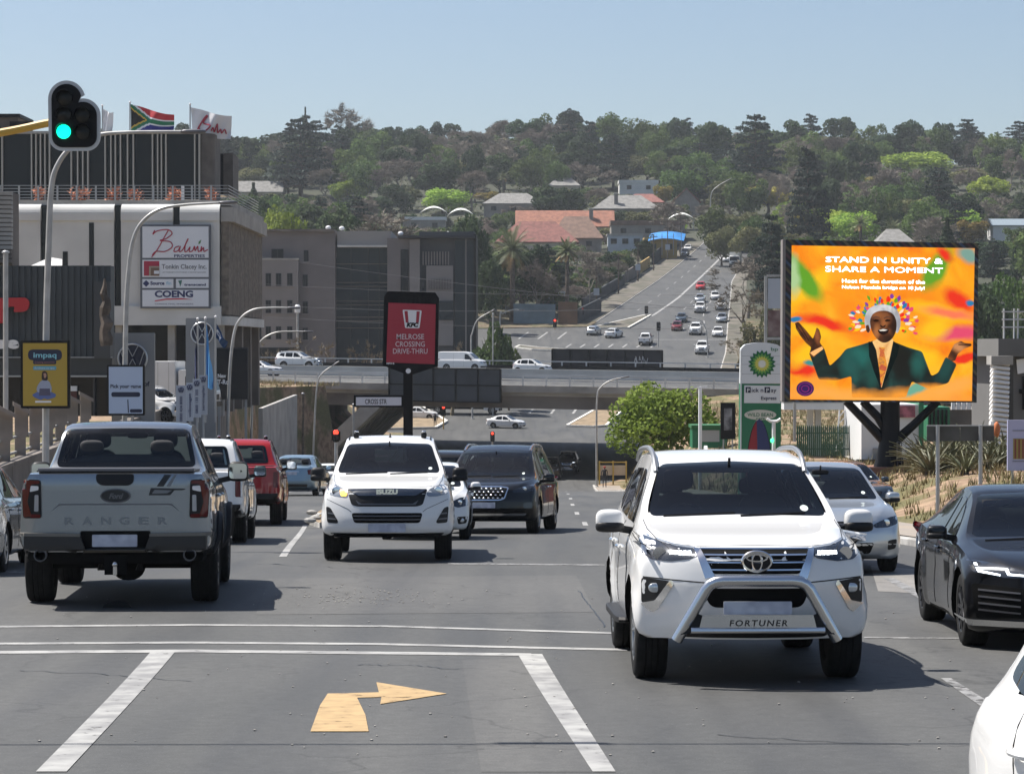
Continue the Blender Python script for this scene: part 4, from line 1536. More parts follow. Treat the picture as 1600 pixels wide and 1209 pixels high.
for u in (756, 790, 824, 858, 882):
 p = at(u, 457, 452) - pk.location
 box(pk, 'post', (p.x - .07, .2, -3), (p.x + .07, .34, p.z), M_RAIL)
def leafmat(name, c1, c2, tr=.3):
 return mat(name, c1, .75, col2=c2, vs=.45, objvar=.32, trans=tr, spec=.15)
ML = {
 'mid': leafmat('leaf_mid', (0.062, 0.1, 0.028), (0.115, 0.165, 0.048)),
 'dark': leafmat('leaf_dark', (0.028, 0.05, 0.022), (0.058, 0.088, 0.038)),
 'lime': leafmat('leaf_lime', (0.2, 0.29, 0.045), (0.33, 0.42, 0.07)),
 'olive': leafmat('leaf_olive', (0.095, 0.105, 0.045), (0.155, 0.155, 0.072)),
 'gold': leafmat('leaf_gold', (0.24, 0.2, 0.05), (0.34, 0.27, 0.075)),
 'cedar': leafmat('needle_blue', (0.026, 0.044, 0.034), (0.055, 0.075, 0.058), .1),
 'front': leafmat('leaf_front', (.11, .165, .028), (.19, .26, .045)),
 'twig': mat('twig', (.17, .145, .12), .9, col2=(.24, .205, .17), vs=.5, objvar=.25),
 'twigb': mat('twig_brown', (.12, .095, .06), .9, col2=(.17, .14, .085), vs=.5, objvar=.25),
 'palm': mat('palm_frond', (.075, .10, .035), .6, col2=(.15, .16, .07), vs=1.0, trans=.15),
 'palmdry': mat('palm_dry', (.32, .20, .08), .8, var=.3, vs=1.0),
}
def leaves(b, pts, nrm, size, rng, flat=.5):
 n = len(pts)
 r = rng.normal(size=(n, 3))
 N = nrm * flat + r * (1 - flat)
 N /= np.linalg.norm(N, axis=1)[:, None] + 1e-9
 t = np.cross(N, rng.normal(size=(n, 3)))
 t /= np.linalg.norm(t, axis=1)[:, None] + 1e-9
 s = np.cross(N, t)
 sz = size * rng.uniform(.55, 1.25, n)[:, None]
 el = rng.uniform(.45, .8, n)[:, None]
 V = np.stack([pts - t * sz, pts - s * sz * el, pts + t * sz, pts + s * sz * el], 1).reshape(-1, 3)
 o = len(b.v)
 b.v.extend(map(tuple, V.tolist()))
 for i in range(n):
  q = o + 4 * i
  b.f.append((q, q + 1, q + 2, q + 3))
 b.m.extend([0] * n)
def sphere_pts(rng, n):
 p = rng.normal(size=(n, 3))
 return p / np.linalg.norm(p, axis=1)[:, None]
def limb(b, rng, p, d, ln, r, depth, tips, bend=.35, split=3):
 n = 4 if depth > 1 else 3
 pts = [Vector(p)]
 d = Vector(d).normalized()
 for i in range(n):
  d = (d + Vector(rng.uniform(-bend, bend, 3).tolist()) * .5 + Vector((0, 0, .06))).normalized()
  pts.append(pts[-1] + d * ln / n)
 rs = [r * (1 - .45 * i / n) for i in range(n + 1)]
 b.tube(pts, rs, 6 if r > .12 else (4 if r > .04 else 3), cap=False)
 if depth == 0:
  tips.append(pts[-1])
  return
 for k in range(split):
  q = pts[-1] if k < 2 else pts[-2]
  v = d.orthogonal().normalized()
  v.rotate(Matrix.Rotation(rng.uniform(0, 6.28), 3, d))
  nd = (d * rng.uniform(.7, 1.1) + v * rng.uniform(.5, .95)).normalized()
  limb(b, rng, q, nd, ln * rng.uniform(.62, .82), rs[-1] * .72, depth - 1, tips, bend, split)
def arch_broad(seed, w=10, h=10, leaf=.33, n=4200, lobes=22, trunk=2.0):
 rng = np.random.default_rng(seed)
 b, t = MB(), MB()
 cz = trunk + (h - trunk) * .52
 rz, rx = (h - trunk) / 2, w / 2
 tips = []
 limb(t, rng, (0, 0, -.4), (0, 0, 1), trunk + 1.2, .30 * w / 10 + .08, 2, tips, .3, 3)
 C_ = []
 for k in range(lobes):
  d = sphere_pts(rng, 1)[0]
  d[2] = d[2] * .9 + .12
  f = rng.uniform(.42, .88)
  C_.append((np.array([d[0] * rx * f, d[1] * rx * f, cz + d[2] * rz * f]), rng.uniform(.22, .40) * rx))
 tot = sum(r * r for _, r in C_)
 for c, r in C_:
  m = int(n * r * r / tot)
  q = sphere_pts(rng, m)
  rad = r * rng.uniform(.72, 1.06, m)[:, None]
  p = c + q * rad * np.array([1, 1, .95])
  keep = rng.random(m) < np.where(q[:, 2] < -.3, .45, 1.0)
  leaves(b, p[keep], q[keep], leaf, rng, .55)
 return b, t
def arch_cedar(seed, w=14, h=14, n=8200, leaf=.36):
 rng = np.random.default_rng(seed)
 b, t = MB(), MB()
 t.tube([(0, 0, -.4), (.1, 0, h * .5), (0, 0, h * .96)], [.5, .33, .06], 7)
 tiers = 12
 for k in range(tiers):
  f = k / (tiers - 1)
  z = h * (.20 + .76 * f)
  R_ = w / 2 * (1 - .66 * f ** 1.9) * rng.uniform(.82, 1.08)
  nb = max(4, int(9 - 5 * f))
  a0 = rng.uniform(0, 6.28)
  for j in range(nb):
   a = a0 + 2 * PI * j / nb + rng.uniform(-.3, .3)
   L_ = R_ * rng.uniform(.7, 1.1)
   dx, dy = math.cos(a), math.sin(a)
   zz = z + rng.uniform(-.35, .35)
   t.tube([(0, 0, zz - .5), (dx * L_ * .95, dy * L_ * .95, zz)], [.09, .03], 4, cap=False)
   m = int(n / (tiers * 7) * (.6 + L_ / (w / 2)))
   s = rng.beta(2.2, 1.2, m)
   lat = rng.normal(size=m) * L_ * .20 * (1.15 - s * .5)
   p = np.stack([dx * L_ * s - dy * lat,dy * L_ * s + dx * lat,zz + .10 * L_ * s ** 2 * 0 - .12 * np.abs(lat) + rng.normal(size=m) * .11],1)
   nn = np.tile(np.array([0, 0, 1.0]), (m, 1))
   leaves(b, p, nn, leaf, rng, .7)
 return b, t
def arch_conic(seed, w=3.2, h=11, n=2600, leaf=.26):
 rng = np.random.default_rng(seed)
 b, t = MB(), MB()
 t.tube([(0, 0, -.4), (0, 0, h * .7)], [.2, .05], 6)
 f = rng.random(n) ** .8
 a = rng.uniform(0, 6.28, n)
 prof = np.sin(np.clip(f * 1.12, 0, 1) * PI) ** .55 * (1 - f * .55)
 r = w / 2 * prof * rng.uniform(.72, 1.05, n) * (1 + .18 * np.sin(a * 3 + f * 9))
 p = np.stack([r * np.cos(a), r * np.sin(a), .5 + f * (h - .5)], 1)
 nn = np.stack([np.cos(a), np.sin(a), np.full(n, .4)], 1)
 leaves(b, p, nn, leaf, rng, .5)
 return b, t
def arch_bare(seed, w=10, h=10, depth=5, spread=1.0, r0=.28):
 rng = np.random.default_rng(seed)
 t, b = MB(), MB()
 tips = []
 limb(t, rng, (0, 0, -.4), (0, 0, 1), h * .26, r0, depth, tips, .4, 3)
 T = np.array([list(p) for p in tips])
 zmax, rmax = T[:, 2].max(), np.abs(T[:, :2]).max()
 sx, sz = (w / 2) / rmax * .92, h / zmax * .93
 t.v = [(v[0] * sx, v[1] * sx, v[2] * sz) for v in t.v]
 T *= np.array([sx, sx, sz])
 for p in T:
  for k in range(13):
   d = rng.normal(size=3)
   d[2] = abs(d[2]) * .7 + .1
   d /= np.linalg.norm(d)
   d[:2] += p[:2] / (np.linalg.norm(p[:2]) + 1) * .5
   L_ = rng.uniform(.35, 1.0) * h / 10
   q = p + d * L_
   e = np.cross(d, rng.normal(size=3))
   e = e / np.linalg.norm(e) * max(.028, .004 * h)
   m = p + d * L_ * .5 + rng.normal(size=3) * .06
   b.add([p - e, p + e, m + e, q, m - e], [(0, 1, 2, 4), (4, 2, 3)])
 return b, t
def arch_palm(seed, h=8, L_=3.6, n=46, trunk_r=.35):
 rng = np.random.default_rng(seed)
 b, t = MB(), MB()
 t.tube([(0, 0, -.4), (0.1, 0, h * .5), (0, 0, h)], [trunk_r * 1.2, trunk_r, trunk_r * 1.1], 9)
 for k in range(n):
  a = 2.39996 * k
  el = 1.35 - 1.9 * (k / n)
  d = Vector((math.cos(a), math.sin(a), 0))
  p = Vector((0, 0, h))
  dirv = d * math.cos(el) + Vector((0, 0, math.sin(el)))
  pts = []
  ln = L_ * rng.uniform(.85, 1.1)
  for i in range(9):
   pts.append(p.copy())
   dirv = (dirv + Vector((0, 0, -.11))).normalized()
   p = p + dirv * ln / 8
  b.tube(pts, [.045 * (1 - i / 10) for i in range(9)], 3, cap=False)
  for i in range(1, 9):
   dd = (pts[i] - pts[i - 1]).normalized()
   sd = dd.cross(Vector((0, 0, 1))).normalized()
   for m in range(3):
    q = pts[i - 1].lerp(pts[i], m / 3)
    wl = .62 * math.sin(PI * min(1, (i + m / 3) / 9.2)) ** .5 * L_ / 3.6
    for s in (-1, 1):
     tip = q + sd * s * wl + dd * .35 * wl + Vector((0, 0, -.18 * wl))
     e = dd * .045
     b.add([q - e, q + e, tip], [(0, 1, 2)], 1 if (k > n * .86) else 0)
 return b, t
ARCH = {}
def arch(key, fn, lm, tm=M_BARK):
 b, t = fn()
 cm = b.mesh('crown')
 for x in (lm if isinstance(lm, list) else [lm]):
  cm.materials.append(x)
 tmesh = t.mesh('trunk')
 tmesh.materials.append(tm)
 tmesh.polygons.foreach_set('use_smooth', [True] * len(tmesh.polygons))
 V = np.array(b.v)
 ARCH[key] = (cm, tmesh, float(V[:, 0].max() - V[:, 0].min()), float(V[:, 2].max()))
for i in range(3):
 arch('mid%d' % i, lambda: arch_broad(10 + i, lobes=20 + 4 * i, trunk=.9), ML['mid'])
 arch('dark%d' % i, lambda: arch_broad(20 + i, 9, 11, .34, 4600, 22, 1.0), ML['dark'])
 arch('bare%d' % i, lambda: arch_bare(30 + i), ML['twig'], ML['twig'])
for i in range(2):
 arch('lime%d' % i, lambda: arch_broad(40 + i, 11, 8.5, .34, 4600, 20, 1.0), ML['lime'])
 arch('olive%d' % i, lambda: arch_broad(50 + i, 9, 9, .32, 3800, 20, 1.0), ML['olive'])
 arch('cedar%d' % i, lambda: arch_cedar(60 + i), ML['cedar'])
arch('gold0', lambda: arch_broad(70, 8, 8, .32, 3200, 14), ML['gold'])
arch('conic0', lambda: arch_conic(80), ML['dark'])
arch('brush0', lambda: arch_bare(90, 9, 5, 4, r0=.14), ML['twigb'], ML['twigb'])
arch('palm0', lambda: arch_palm(95), [ML['palm'], ML['palmdry']], M_BARK)
arch('fan0', lambda: arch_palm(96, 9, 2.0, 40, .22), [ML['palm'], ML['palmdry']], M_BARK)
arch('front0', lambda: arch_broad(99, 6.6, 6.6, .155, 9500, 34, 1.6), ML['front'])
arch('shrub0', lambda: arch_broad(97, 4, 3.2, .18, 2600, 14, .4), ML['mid'])
KIND = {'mid': 'leafy green tree','dark': 'dense dark green tree','bare': 'leafless grey-brown tree','lime': 'bright lime green tree',
  'olive': 'dull olive green tree','cedar': 'dark layered cedar','gold': 'yellow-green tree','conic': 'slim dark conifer',
  'brush': 'leafless brown brushwood','palm': 'feather palm','fan': 'fan palm','front': 'round bright green tree','shrub': 'green shrub'}
NAMES = {'mid': 'leafy_tree','dark': 'dark_tree','bare': 'bare_tree','lime': 'lime_tree','olive': 'olive_tree','cedar': 'cedar_tree',
   'gold': 'yellow_tree','conic': 'conifer','brush': 'bare_shrub','palm': 'palm_tree','fan': 'fan_palm','front': 'round_tree','shrub': 'shrub'}
def plant(key, x, y, w=None, h=None, label=None, rz=None, z=None):
 cm, tm, aw, ah = ARCH[key]
 kd = key[:-1]
 zz = gxy(x, y) if z is None else z
 o = bpy.data.objects.new(NAMES[kd], None)
 o.empty_display_size = .3
 C.objects.link(o)
 o.location = (x, y, zz - .1)
 o.rotation_euler = (0, 0, random.uniform(0, 6.28) if rz is None else rz)
 sx = (w or aw) / aw
 sz = (h or ah) / ah
 o.scale = (sx, sx, sz)
 for nm, me_ in (('trunk', tm), ('crown', cm)):
  c = bpy.data.objects.new(nm, me_)
  C.objects.link(c)
  c.parent = o
  if nm == 'crown':
   c['kind'] = 'stuff'
 tag(o, label, 'shrub' if kd in ('brush', 'shrub') else 'tree')
 return o
HH = {'cedar': 25,'bare': 11,'mid': 11,'dark': 12,'lime': 8,'olive': 9,'conic': 13,'gold': 7.5,'palm': 9,'fan': 9}
def hero(key, u, vt, wpx, d, label):
 if d > 500:
  d = solve_d(u, vt, HH[key[:-1]], 440, 960)
 p = at(u, vt, d)
 g = gxy(p.x, d)
 h = max(3.0, p.z - g)
 w = wpx * d / F
 if key[:4] in ('lime', 'ceda', 'gold', 'palm', 'fan0') and d > 400:
  KEEP.append((u - wpx * .42, u + wpx * .42, vt + h * F / d * .62, d))
 return plant(key, p.x, d, w, h, label)
HEROES = [
 ('cedar0', 1180, 178, 112, 745, 'huge layered cedar on the skyline right of the far road'),
 ('cedar1', 1262, 226, 88, 650, 'dark layered cedar below and right of the huge skyline cedar'),
 ('cedar1', 470, 178, 128, 640, 'big dark cedar on the hill above the grey office'),
 ('cedar0', 1205, 332, 76, 560, 'dark cedar low on the slope just left of the billboard'),
 ('bare0', 540, 156, 92, 870, 'tall leafless tree on the skyline above the grey office'),
 ('bare1', 1330, 212, 110, 830, 'wide leafless tree on the skyline above the billboard'),
 ('bare2', 1455, 214, 110, 850, 'mauve leafless tree on the skyline at the right'),
 ('lime0', 1442, 236, 120, 720, 'wide lime green tree above the billboard'),
 ('lime1', 1548, 272, 70, 640, 'small lime green tree at the right edge'),
 ('lime1', 545, 278, 62, 560, 'lime green dome in front of the big left cedar'),
 ('lime0', 438, 318, 92, 445, 'lime green tree just above the grey office roof'),
 ('dark0', 1388, 207, 76, 800, 'round dark tree on the skyline above the billboard'),
 ('dark1', 1580, 216, 70, 760, 'dark tree on the skyline at the right edge'),
 ('dark2', 690, 250, 96, 585, 'dense dark tree above the white car shades'),
 ('dark1', 862, 288, 66, 600, 'dense dark tree between the grey house and the orange roof'),
 ('dark0', 735, 330, 78, 440, 'dark round tree right of the grey office roof'),
 ('bare1', 598, 322, 180, 430, 'low wide leafless tree behind the grey office'),
 ('bare2', 640, 226, 70, 800, 'grey leafless tree on the skyline left of the middle'),
 ('bare0', 910, 250, 110, 660, 'leafless brown tree above the white box house'),
 ('conic0', 477, 166, 20, 860, 'slim conifer tip on the left skyline'),
 ('conic0', 1513, 190, 26, 850, 'slim dark conifer on the right skyline'),
 ('conic0', 396, 284, 34, 520, 'slim dark conifer left of the big cedar'),
 ('conic0', 1480, 338, 42, 500, 'dark green cone tree right of the billboard top'),
 ('gold0', 1262, 332, 56, 540, 'yellow-green tree just above the billboard corner'),
 ('gold0', 1522, 342, 54, 520, 'yellow-green tree at the right above the billboard'),
 ('gold0', 1037, 288, 34, 625, 'small yellow-green tree beside the white box house'),
 ('mid1', 1300, 288, 92, 600, 'leafy green tree above the billboard'),
 ('mid2', 1060, 262, 80, 690, 'leafy green tree left of the far road top'),
 ('mid0', 1100, 258, 70, 700, 'leafy green tree beside the far road top'),
 ('olive0', 1148, 330, 92, 560, 'olive tree overhanging the right side of the far road'),
 ('olive1', 1128, 350, 60, 590, 'smaller olive tree overhanging the far road'),
 ('olive0', 1172, 352, 70, 600, 'low olive tree right of the far lorry'),
 ('mid1', 1120, 318, 70, 640, 'leafy tree closing the top of the far road'),
 ('bare2', 1052, 312, 66, 585, 'leafless tree in front of the red gabled house'),
 ('palm0', 800, 342, 78, 440, 'feather palm with dry skirt right of the grey office'),
 ('fan0', 886, 368, 46, 438, 'fan palm right of the feather palm'),
 ('fan0', 787, 268, 28, 610, 'thin palm above the grey house'),
 ('palm0', 1345, 330, 46, 540, 'small palm above the billboard'),
 ('palm0', 1395, 338, 46, 520, 'small palm right of its twin above the billboard'),
 ('olive0', 850, 420, 60, 450, 'olive tree between the two palms'),
 ('bare0', 838, 400, 76, 445, 'leafless tree between the two palms'),
 ('bare1', 920, 388, 70, 470, 'leafless tree in front of the dull red roof'),
 ('dark2', 766, 402, 60, 420, 'dark tree beside the right end of the grey office'),
 ('bare2', 1168, 402, 96, 446, 'large leafless tree leaning over the far road near its foot'),
 ('dark0', 1540, 440, 110, 300, 'dark hedge-like tree right of the billboard'),
 ('mid0', 1590, 420, 90, 320, 'green tree behind the dark hedge at the right edge'),
 ('dark1', 1490, 400, 90, 350, 'dark tree behind the right edge of the billboard'),
 ('olive1', 1215, 470, 60, 330, 'olive tree left of the billboard above its neighbour sign'),
]
for key, u, vt, wpx, d, lab in HEROES:
 hero(key, u, vt, wpx, d, lab)
for key, u, vt, wpx, d, lab in [
 ('shrub0', 772, 500, 68, 318, 'green leafy shrub right of the grey office by the motorway'),
 ('shrub0', 795, 520, 40, 322, 'smaller green shrub beside the junction corner'),
 ('brush0', 500, 517, 100, 312, 'leafless brown shrub in front of the grey office'),
 ('brush0', 430, 528, 70, 314, 'leafless brown shrub at the left foot of the grey office'),
 ('brush0', 560, 525, 70, 316, 'leafless brown shrub in front of the glazed office centre'),
 ('brush0', 705, 528, 60, 316, 'leafless brown shrub in front of the right office wing'),
 ('brush0', 1168, 440, 70, 420, 'brown scrub at the right foot of the far road'),
 ('brush0', 1190, 470, 90, 395, 'brown scrub on the bank left of the billboard'),
 ('olive1', 1185, 500, 60, 370, 'olive scrub on the bank above the motorway'),
 ('brush0', 1150, 520, 60, 372, 'low brown scrub beside the far junction'),
 ('brush0', 1215, 430, 70, 400, 'brown scrub behind the tall filling station sign')]:
 hero(key, u, vt, wpx, d, lab)
rw = random.Random(21)
def zone(u, d):
 if d > 790:
  row = 'on the skyline'
 elif d > 640:
  row = 'high on the hill'
 elif d > 520:
  row = 'halfway up the hill'
 else:
  row = 'at the foot of the hill'
 cols = [(150,'behind the traffic light'),(260,'behind the national flag'),(370,'behind the crimson script flag'),(450,'left of the big left cedar'),(530,'above the left office wing'),
   (600,'above the glazed office centre'),(680,'above the drive-through sign'),(750,'above the right office wing'),(820,'above the feather palm'),(900,'above the orange roof'),
   (980,'above the pale blue shopfront'),(1050,'above the white box house'),(1115,'left of the far road top'),(1200,'below the huge cedar'),(1270,'above the left billboard edge'),
   (1340,'above the billboard words'),(1410,'above the billboard middle'),(1480,'below the wide lime tree'),(1540,'above the right billboard edge'),(9999,'at the right edge')]
 col = [c for m, c in cols if u < m][0]
 return row, col
rows = list(np.arange(452, 975, 21.0))
cnt = 0
for y0 in rows:
 half = 800 * y0 / F + 30
 x = -half
 while x < half:
  x += rw.uniform(6.5, 10.5) * (1.0 if y0 < 700 else 1.2)
  y = y0 + rw.uniform(-11, 11)
  if XL(y) - 9 < x < XR(y) + (5 if y < 560 else 1.5) and y < 690:
   continue
  u = pix((x, y, gxy(x, y) + 4))[0]
  if -110 > u or u > 1710:
   continue
  if 650 < u < 1112 and y < 640 and XL(y) - 75 < x < XL(y) and rw.random() < .25:
   continue
  if 1360 < u < 1440 and y < 480 or 1545 < u and y < 500:
   continue
  kd = rw.choices(['mid','dark','bare','lime','olive','cedar','gold','conic'],[.28,.20,.24,.06,.11,.06,.03,.02])[0]
  if y > 780:
   kd = rw.choices(['mid', 'dark', 'bare', 'olive', 'cedar', 'conic'], [.32, .22, .22, .12, .08, .04])[0]
  key = kd + str(rw.randrange({'mid': 3,'dark': 3,'bare': 3,'lime': 2,'olive': 2,'cedar': 2,'gold': 1,'conic': 1}[kd]))
  h = {'mid': rw.uniform(9,14.5),'dark': rw.uniform(10,16),'bare': rw.uniform(9,14),'lime': rw.uniform(6,9),'olive': rw.uniform(6,10),
    'cedar': rw.uniform(11, 17), 'gold': rw.uniform(6, 8), 'conic': rw.uniform(9, 14)}[kd]
  w = {'conic': rw.uniform(2.6, 4), 'cedar': rw.uniform(10, 14)}.get(kd, rw.uniform(8.5, 13))
  if y > 640 and kd != 'conic':
   w *= 1.2
   h *= 1.05
  vt = pix((x, y, gxy(x, y) + h))[1]
  hw_ = w * .5 * F / y
  top_v = max([kv for k0, k1, kv, kd_ in KEEP if y < kd_ and u + hw_ > k0 and u - hw_ < k1] or [-1])
  if vt < top_v:
   vg = pix((x, y, gxy(x, y)))[1]
   k_ = (vg - top_v) / max(1, vg - vt)
   if k_ * h < 2.2:
    continue
   h, w = h * k_, w * max(.4, k_ ** .6)
  row, col = zone(u, y)
  o = plant(key, x, y, w, h, '%s %s, %s' % (KIND[kd], row, col))
  o['group'] = '%ss %s %s' % (KIND[kd], row, col)
  cnt += 1
for k in range(150):
 y = rw.uniform(446, 700)
 x = XL(y) - 6.5 - rw.random() * 60
 kd = rw.choices(['olive', 'bare', 'mid', 'dark', 'brush'], [.25, .25, .22, .13, .15])[0]
 key = kd + str(rw.randrange({'brush': 1, 'olive': 2, 'bare': 3, 'dark': 3, 'mid': 3}[kd]))
 h, w = rw.uniform(2.6, 5.5), rw.uniform(4, 8)
 u, vt = pix((x, y, gxy(x, y) + h))
 if any(y < kd_ and u + w * .4 * F / y > k0 and u - w * .4 * F / y < k1 and vt < kv for k0,k1,kv,kd_ in KEEP):
  continue
 if any(abs(y - kd_) < 8 and k0 < u < k1 for k0, k1, kv, kd_ in KEEP):
  continue
 row, col = zone(u, y)
 o = plant(key, x, y, w, h, 'low %s between houses, %s' % (KIND[kd], col.replace('above', 'near')))
 o['group'] = 'low %ss between the houses' % KIND[kd]
for k in range(22):
 y = 452 + 9.2 * k + rw.uniform(-3, 3)
 kd = rw.choice(['olive', 'dark', 'bare', 'mid', 'bare'])
 x = XL(y) - rw.uniform(6.6, 10)
 o = plant(kd + '0',x,y,rw.uniform(3.5,6),rw.uniform(3.2,5.6),'%s behind the far road fence, %s' % (KIND[kd],'lower half' if k < 11 else 'upper half'))
 o['group'] = 'small %ss behind the yard fence, %s' % (KIND[kd], 'lower half' if k < 11 else 'upper half')
for k in range(6):
 y = 466 + 30 * k
 x = XL(y) - 3.6
 o = thing('utility_pole',['lowest','second','third','fourth','fifth','topmost'][k] + ' of the timber poles on the left verge of the far road','pole',(x,y,gxy(x,y)),group='poles on the far verge')
 b = MB()
 b.tube([(0, 0, -.3), (0, 0, 7.5)], [.14, .10], 7)
 b.build('shaft', M_BARK, o, True)
 box(o, 'cross_arm', (-.8, -.06, 6.9), (.8, .06, 7.05), M_BARK)
 if k % 2 == 0:
  box(o, 'sign_board', (-.5, -.16, 2.2), (.5, -.11, 3.4), mat('verge_sign', (.45, .47, .50), .6))
for k in range(70):
 y = rw.uniform(312, 452)
 x = XR(y) + 7 + rw.random() * (800 * y / F + 10 - XR(y) - 7) if y > 346 else rw.uniform(64, 90)
 u = pix((x, y, gxy(x, y)))[0]
 if u > 1640 or 1360 < u < 1430 and y > 400:
  continue
 kd = rw.choices(['brush', 'olive', 'bare', 'dark', 'mid'], [.36, .22, .2, .14, .08])[0]
 key = kd + str(rw.randrange({'brush': 1, 'olive': 2, 'bare': 3, 'dark': 3, 'mid': 3}[kd]))
 pl_ = 'left of the billboard' if u < 1235 else 'behind the billboard' if u < 1520 else 'right of the billboard'
 o = plant(key,x,y,rw.uniform(6,10),{'brush': rw.uniform(3,5)}.get(kd,rw.uniform(5,8)),'%s on the dry slope %s' % (KIND[kd],pl_))
 o['group'] = '%ss on the dry slope %s' % (KIND[kd], pl_)
ur = np.random.default_rng(77)
ub = MB()
cl = []
while len(cl) < 3600:
 y = 446 + 520 * ur.random() ** .8
 half = 800 * y / F + 20
 x = ur.uniform(-half, half)
 if XL(y) - 6.5 < x < XR(y) + 3.5 and y < 690:
  continue
 u = pix((x, y, gxy(x, y)))[0]
 if any(k0 - 8 < u < k1 + 8 and -3 < y - kd_ < 15 for k0, k1, kv, kd_ in KEEP):
  continue
 cl.append((x, y, gxy(x, y)))
for x, y, z in cl:
 q = sphere_pts(ur, 9)
 q[:, 2] = np.abs(q[:, 2])
 s_ = ur.uniform(.7, 1.7)
 leaves(ub, np.array([x, y, z]) + q * np.array([s_ * 1.5, s_ * 1.5, s_]), q, .42, ur, .5)
tag(ub.build('undergrowth',leafmat('leaf_under',(.05,.07,.028),(.10,.11,.05))),'low green undergrowth between the trees of the far hill','undergrowth',kind='stuff')
o = plant('front0',at(1040,600,150).x,150,6.9,at(1040,590,150).z - gxy(at(1040,600,150).x,150),'round bright green tree beside the underpass, left of the filling station sign')
def paint(name, col, metal=0.0, rough=.38, coat=1.0):
 return mat(name, col, rough, metal, coat=coat, back=(.02, .02, .022), spec=.15)
M_WHITE = paint('paint_white', (.73, .73, .72))
M_SILVER = paint('paint_silver', (.52, .55, .57), .75, .34)
M_GREY = paint('paint_silver_grey', (.27, .29, .31), .85, .27)
M_BLACKP = paint('paint_black', (.003, .003, .004), coat=.8)
M_RED = paint('paint_red', (.30, .010, .014))
M_BLUE = paint('paint_pale_blue', (.22, .32, .40), .6, .34)
M_DBLUE = paint('paint_slate', (.05, .07, .09), .4)
M_TRIM = mat('black_trim', (.012, .012, .013), .5, spec=.3)
M_WELL = mat('wheel_well', (.008, .008, .008), .95, spec=.1)
M_TYRE = mat('tyre_rubber', (.014, .014, .014), .85, var=.3, vs=14, spec=.2)
M_RIM = mat('rim_alloy', (.42, .43, .44), .28, .9)
M_RIMD = mat('rim_dark', (.05, .05, .055), .35, .7)
M_CHROME = mat('chrome', (.78, .79, .80), .08, 1.0)
M_STEEL = mat('brushed_steel', (.62, .63, .64), .22, 1.0)
M_GUN = mat('gunmetal', (.14, .14, .15), .4, .6)
M_LAMPB = mat('lamp_housing', (.035, .042, .055), .15, .3, coat=.7)
M_LENS = mat('lamp_lens', (.55, .58, .60), .08, .55, coat=1)
M_LED = mat('led_white', (.9, .95, 1), .2, emit=(.85, .93, 1), es=2.6)
M_REDL = mat('tail_lens', (.10, .003, .006), .15, coat=.5, spec=.2)
M_REDON = mat('brake_lit', (.5, .02, .02), .2, emit=(1, .05, .03), es=2.5)
M_AMBER = mat('amber_lit', (.9, .4, .05), .2, emit=(1, .42, .03), es=5)
M_WLENS = mat('clear_lens', (.75, .75, .75), .1, coat=1)
M_PLATE = mat('number_plate', (.50, .53, .60), .6, col2=(.36, .38, .46), vs=9, detail=1)
M_SEAT = mat('seat_cloth', (.045, .045, .048), .9)
M_DASH = mat('dash_plastic', (.015, .015, .016), .7)
M_STICK = mat('licence_disc', (.62, .70, .66), .7)
M_SEAM = mat('seam_dark', (.008, .008, .008), .7)
M_GLASS = glass_mat('car_glass', (.66, .76, .76))
M_GLASSD = glass_mat('car_glass_dark', (.16, .19, .19))
M_MIRROR = mat('mirror_glass', (.7, .75, .8), .03, 1.0)
TYRES = {}
def wheel_mesh(r, w, style):
 key = (r, w, style)
 if key in TYRES:
  return TYRES[key]
 t = MB()
 h = w / 2
 pr = [(r * .60,-h * .80),(r * .66,-h * .98),(r * .80,-h * 1.0),(r * .93,-h * .95),(r * .985,-h * .82),
   (r,-h * .62),(r,-h * .40),(r * .975,-h * .38),(r * .975,-h * .32),(r,-h * .30),(r,-h * .04),(r * .975,-h * .03),
   (r * .975,h * .03),(r,h * .04),(r,h * .30),(r * .975,h * .32),(r * .975,h * .38),(r,h * .40),(r,h * .62),
   (r * .985, h * .82), (r * .93, h * .95), (r * .80, h * 1.0), (r * .66, h * .98), (r * .60, h * .80)]
 t.lathe(pr, 36, 'X')
 tm = t.mesh('wheel')
 tm.materials.append(M_TYRE)
 tm.polygons.foreach_set('use_smooth', [True] * len(tm.polygons))
 tm.set_sharp_from_angle(angle=R(40))
 q = MB()                       # outer face towards +x
 R0 = r * .66
 q.lathe([(R0 * .93,h * .2),(R0,h * .86),(R0 * .97,h * .94),(R0 * .92,h * .90),(R0 * .89,h * .5),(R0 * .88,h * .2)],32,'X',mi=0)
 q.lathe([(R0 * .90, h * .16), (R0 * .90, h * .20)], 24, 'X', mi=1)
 n = {'five': 5, 'six': 6, 'ten': 10}[style]
 for k in range(n):
  a = 2 * PI * k / n + .3
  for s in ((-1, 1) if style != 'ten' else (0,)):
   aa = a + s * .16
   c0 = Vector((0, math.cos(a + s * .05), math.sin(a + s * .05)))
   c1 = Vector((0, math.cos(aa), math.sin(aa)))
   q.bar(c0 * R0 * .18 + Vector((h * .72,0,0)),c1 * R0 * .92 + Vector((h * .80,0,0)),R0 * (.13 if s else .17),h * .22)
 q.lathe([(R0 * .26, h * .3), (R0 * .26, h * .80), (R0 * .20, h * .86)], 20, 'X', mi=0)
 qm = q.mesh('rim')
 qm.polygons.foreach_set('use_smooth', [True] * len(qm.polygons))
 qm.set_sharp_from_angle(angle=R(30))
 TYRES[key] = (tm, qm)
 return TYRES[key]
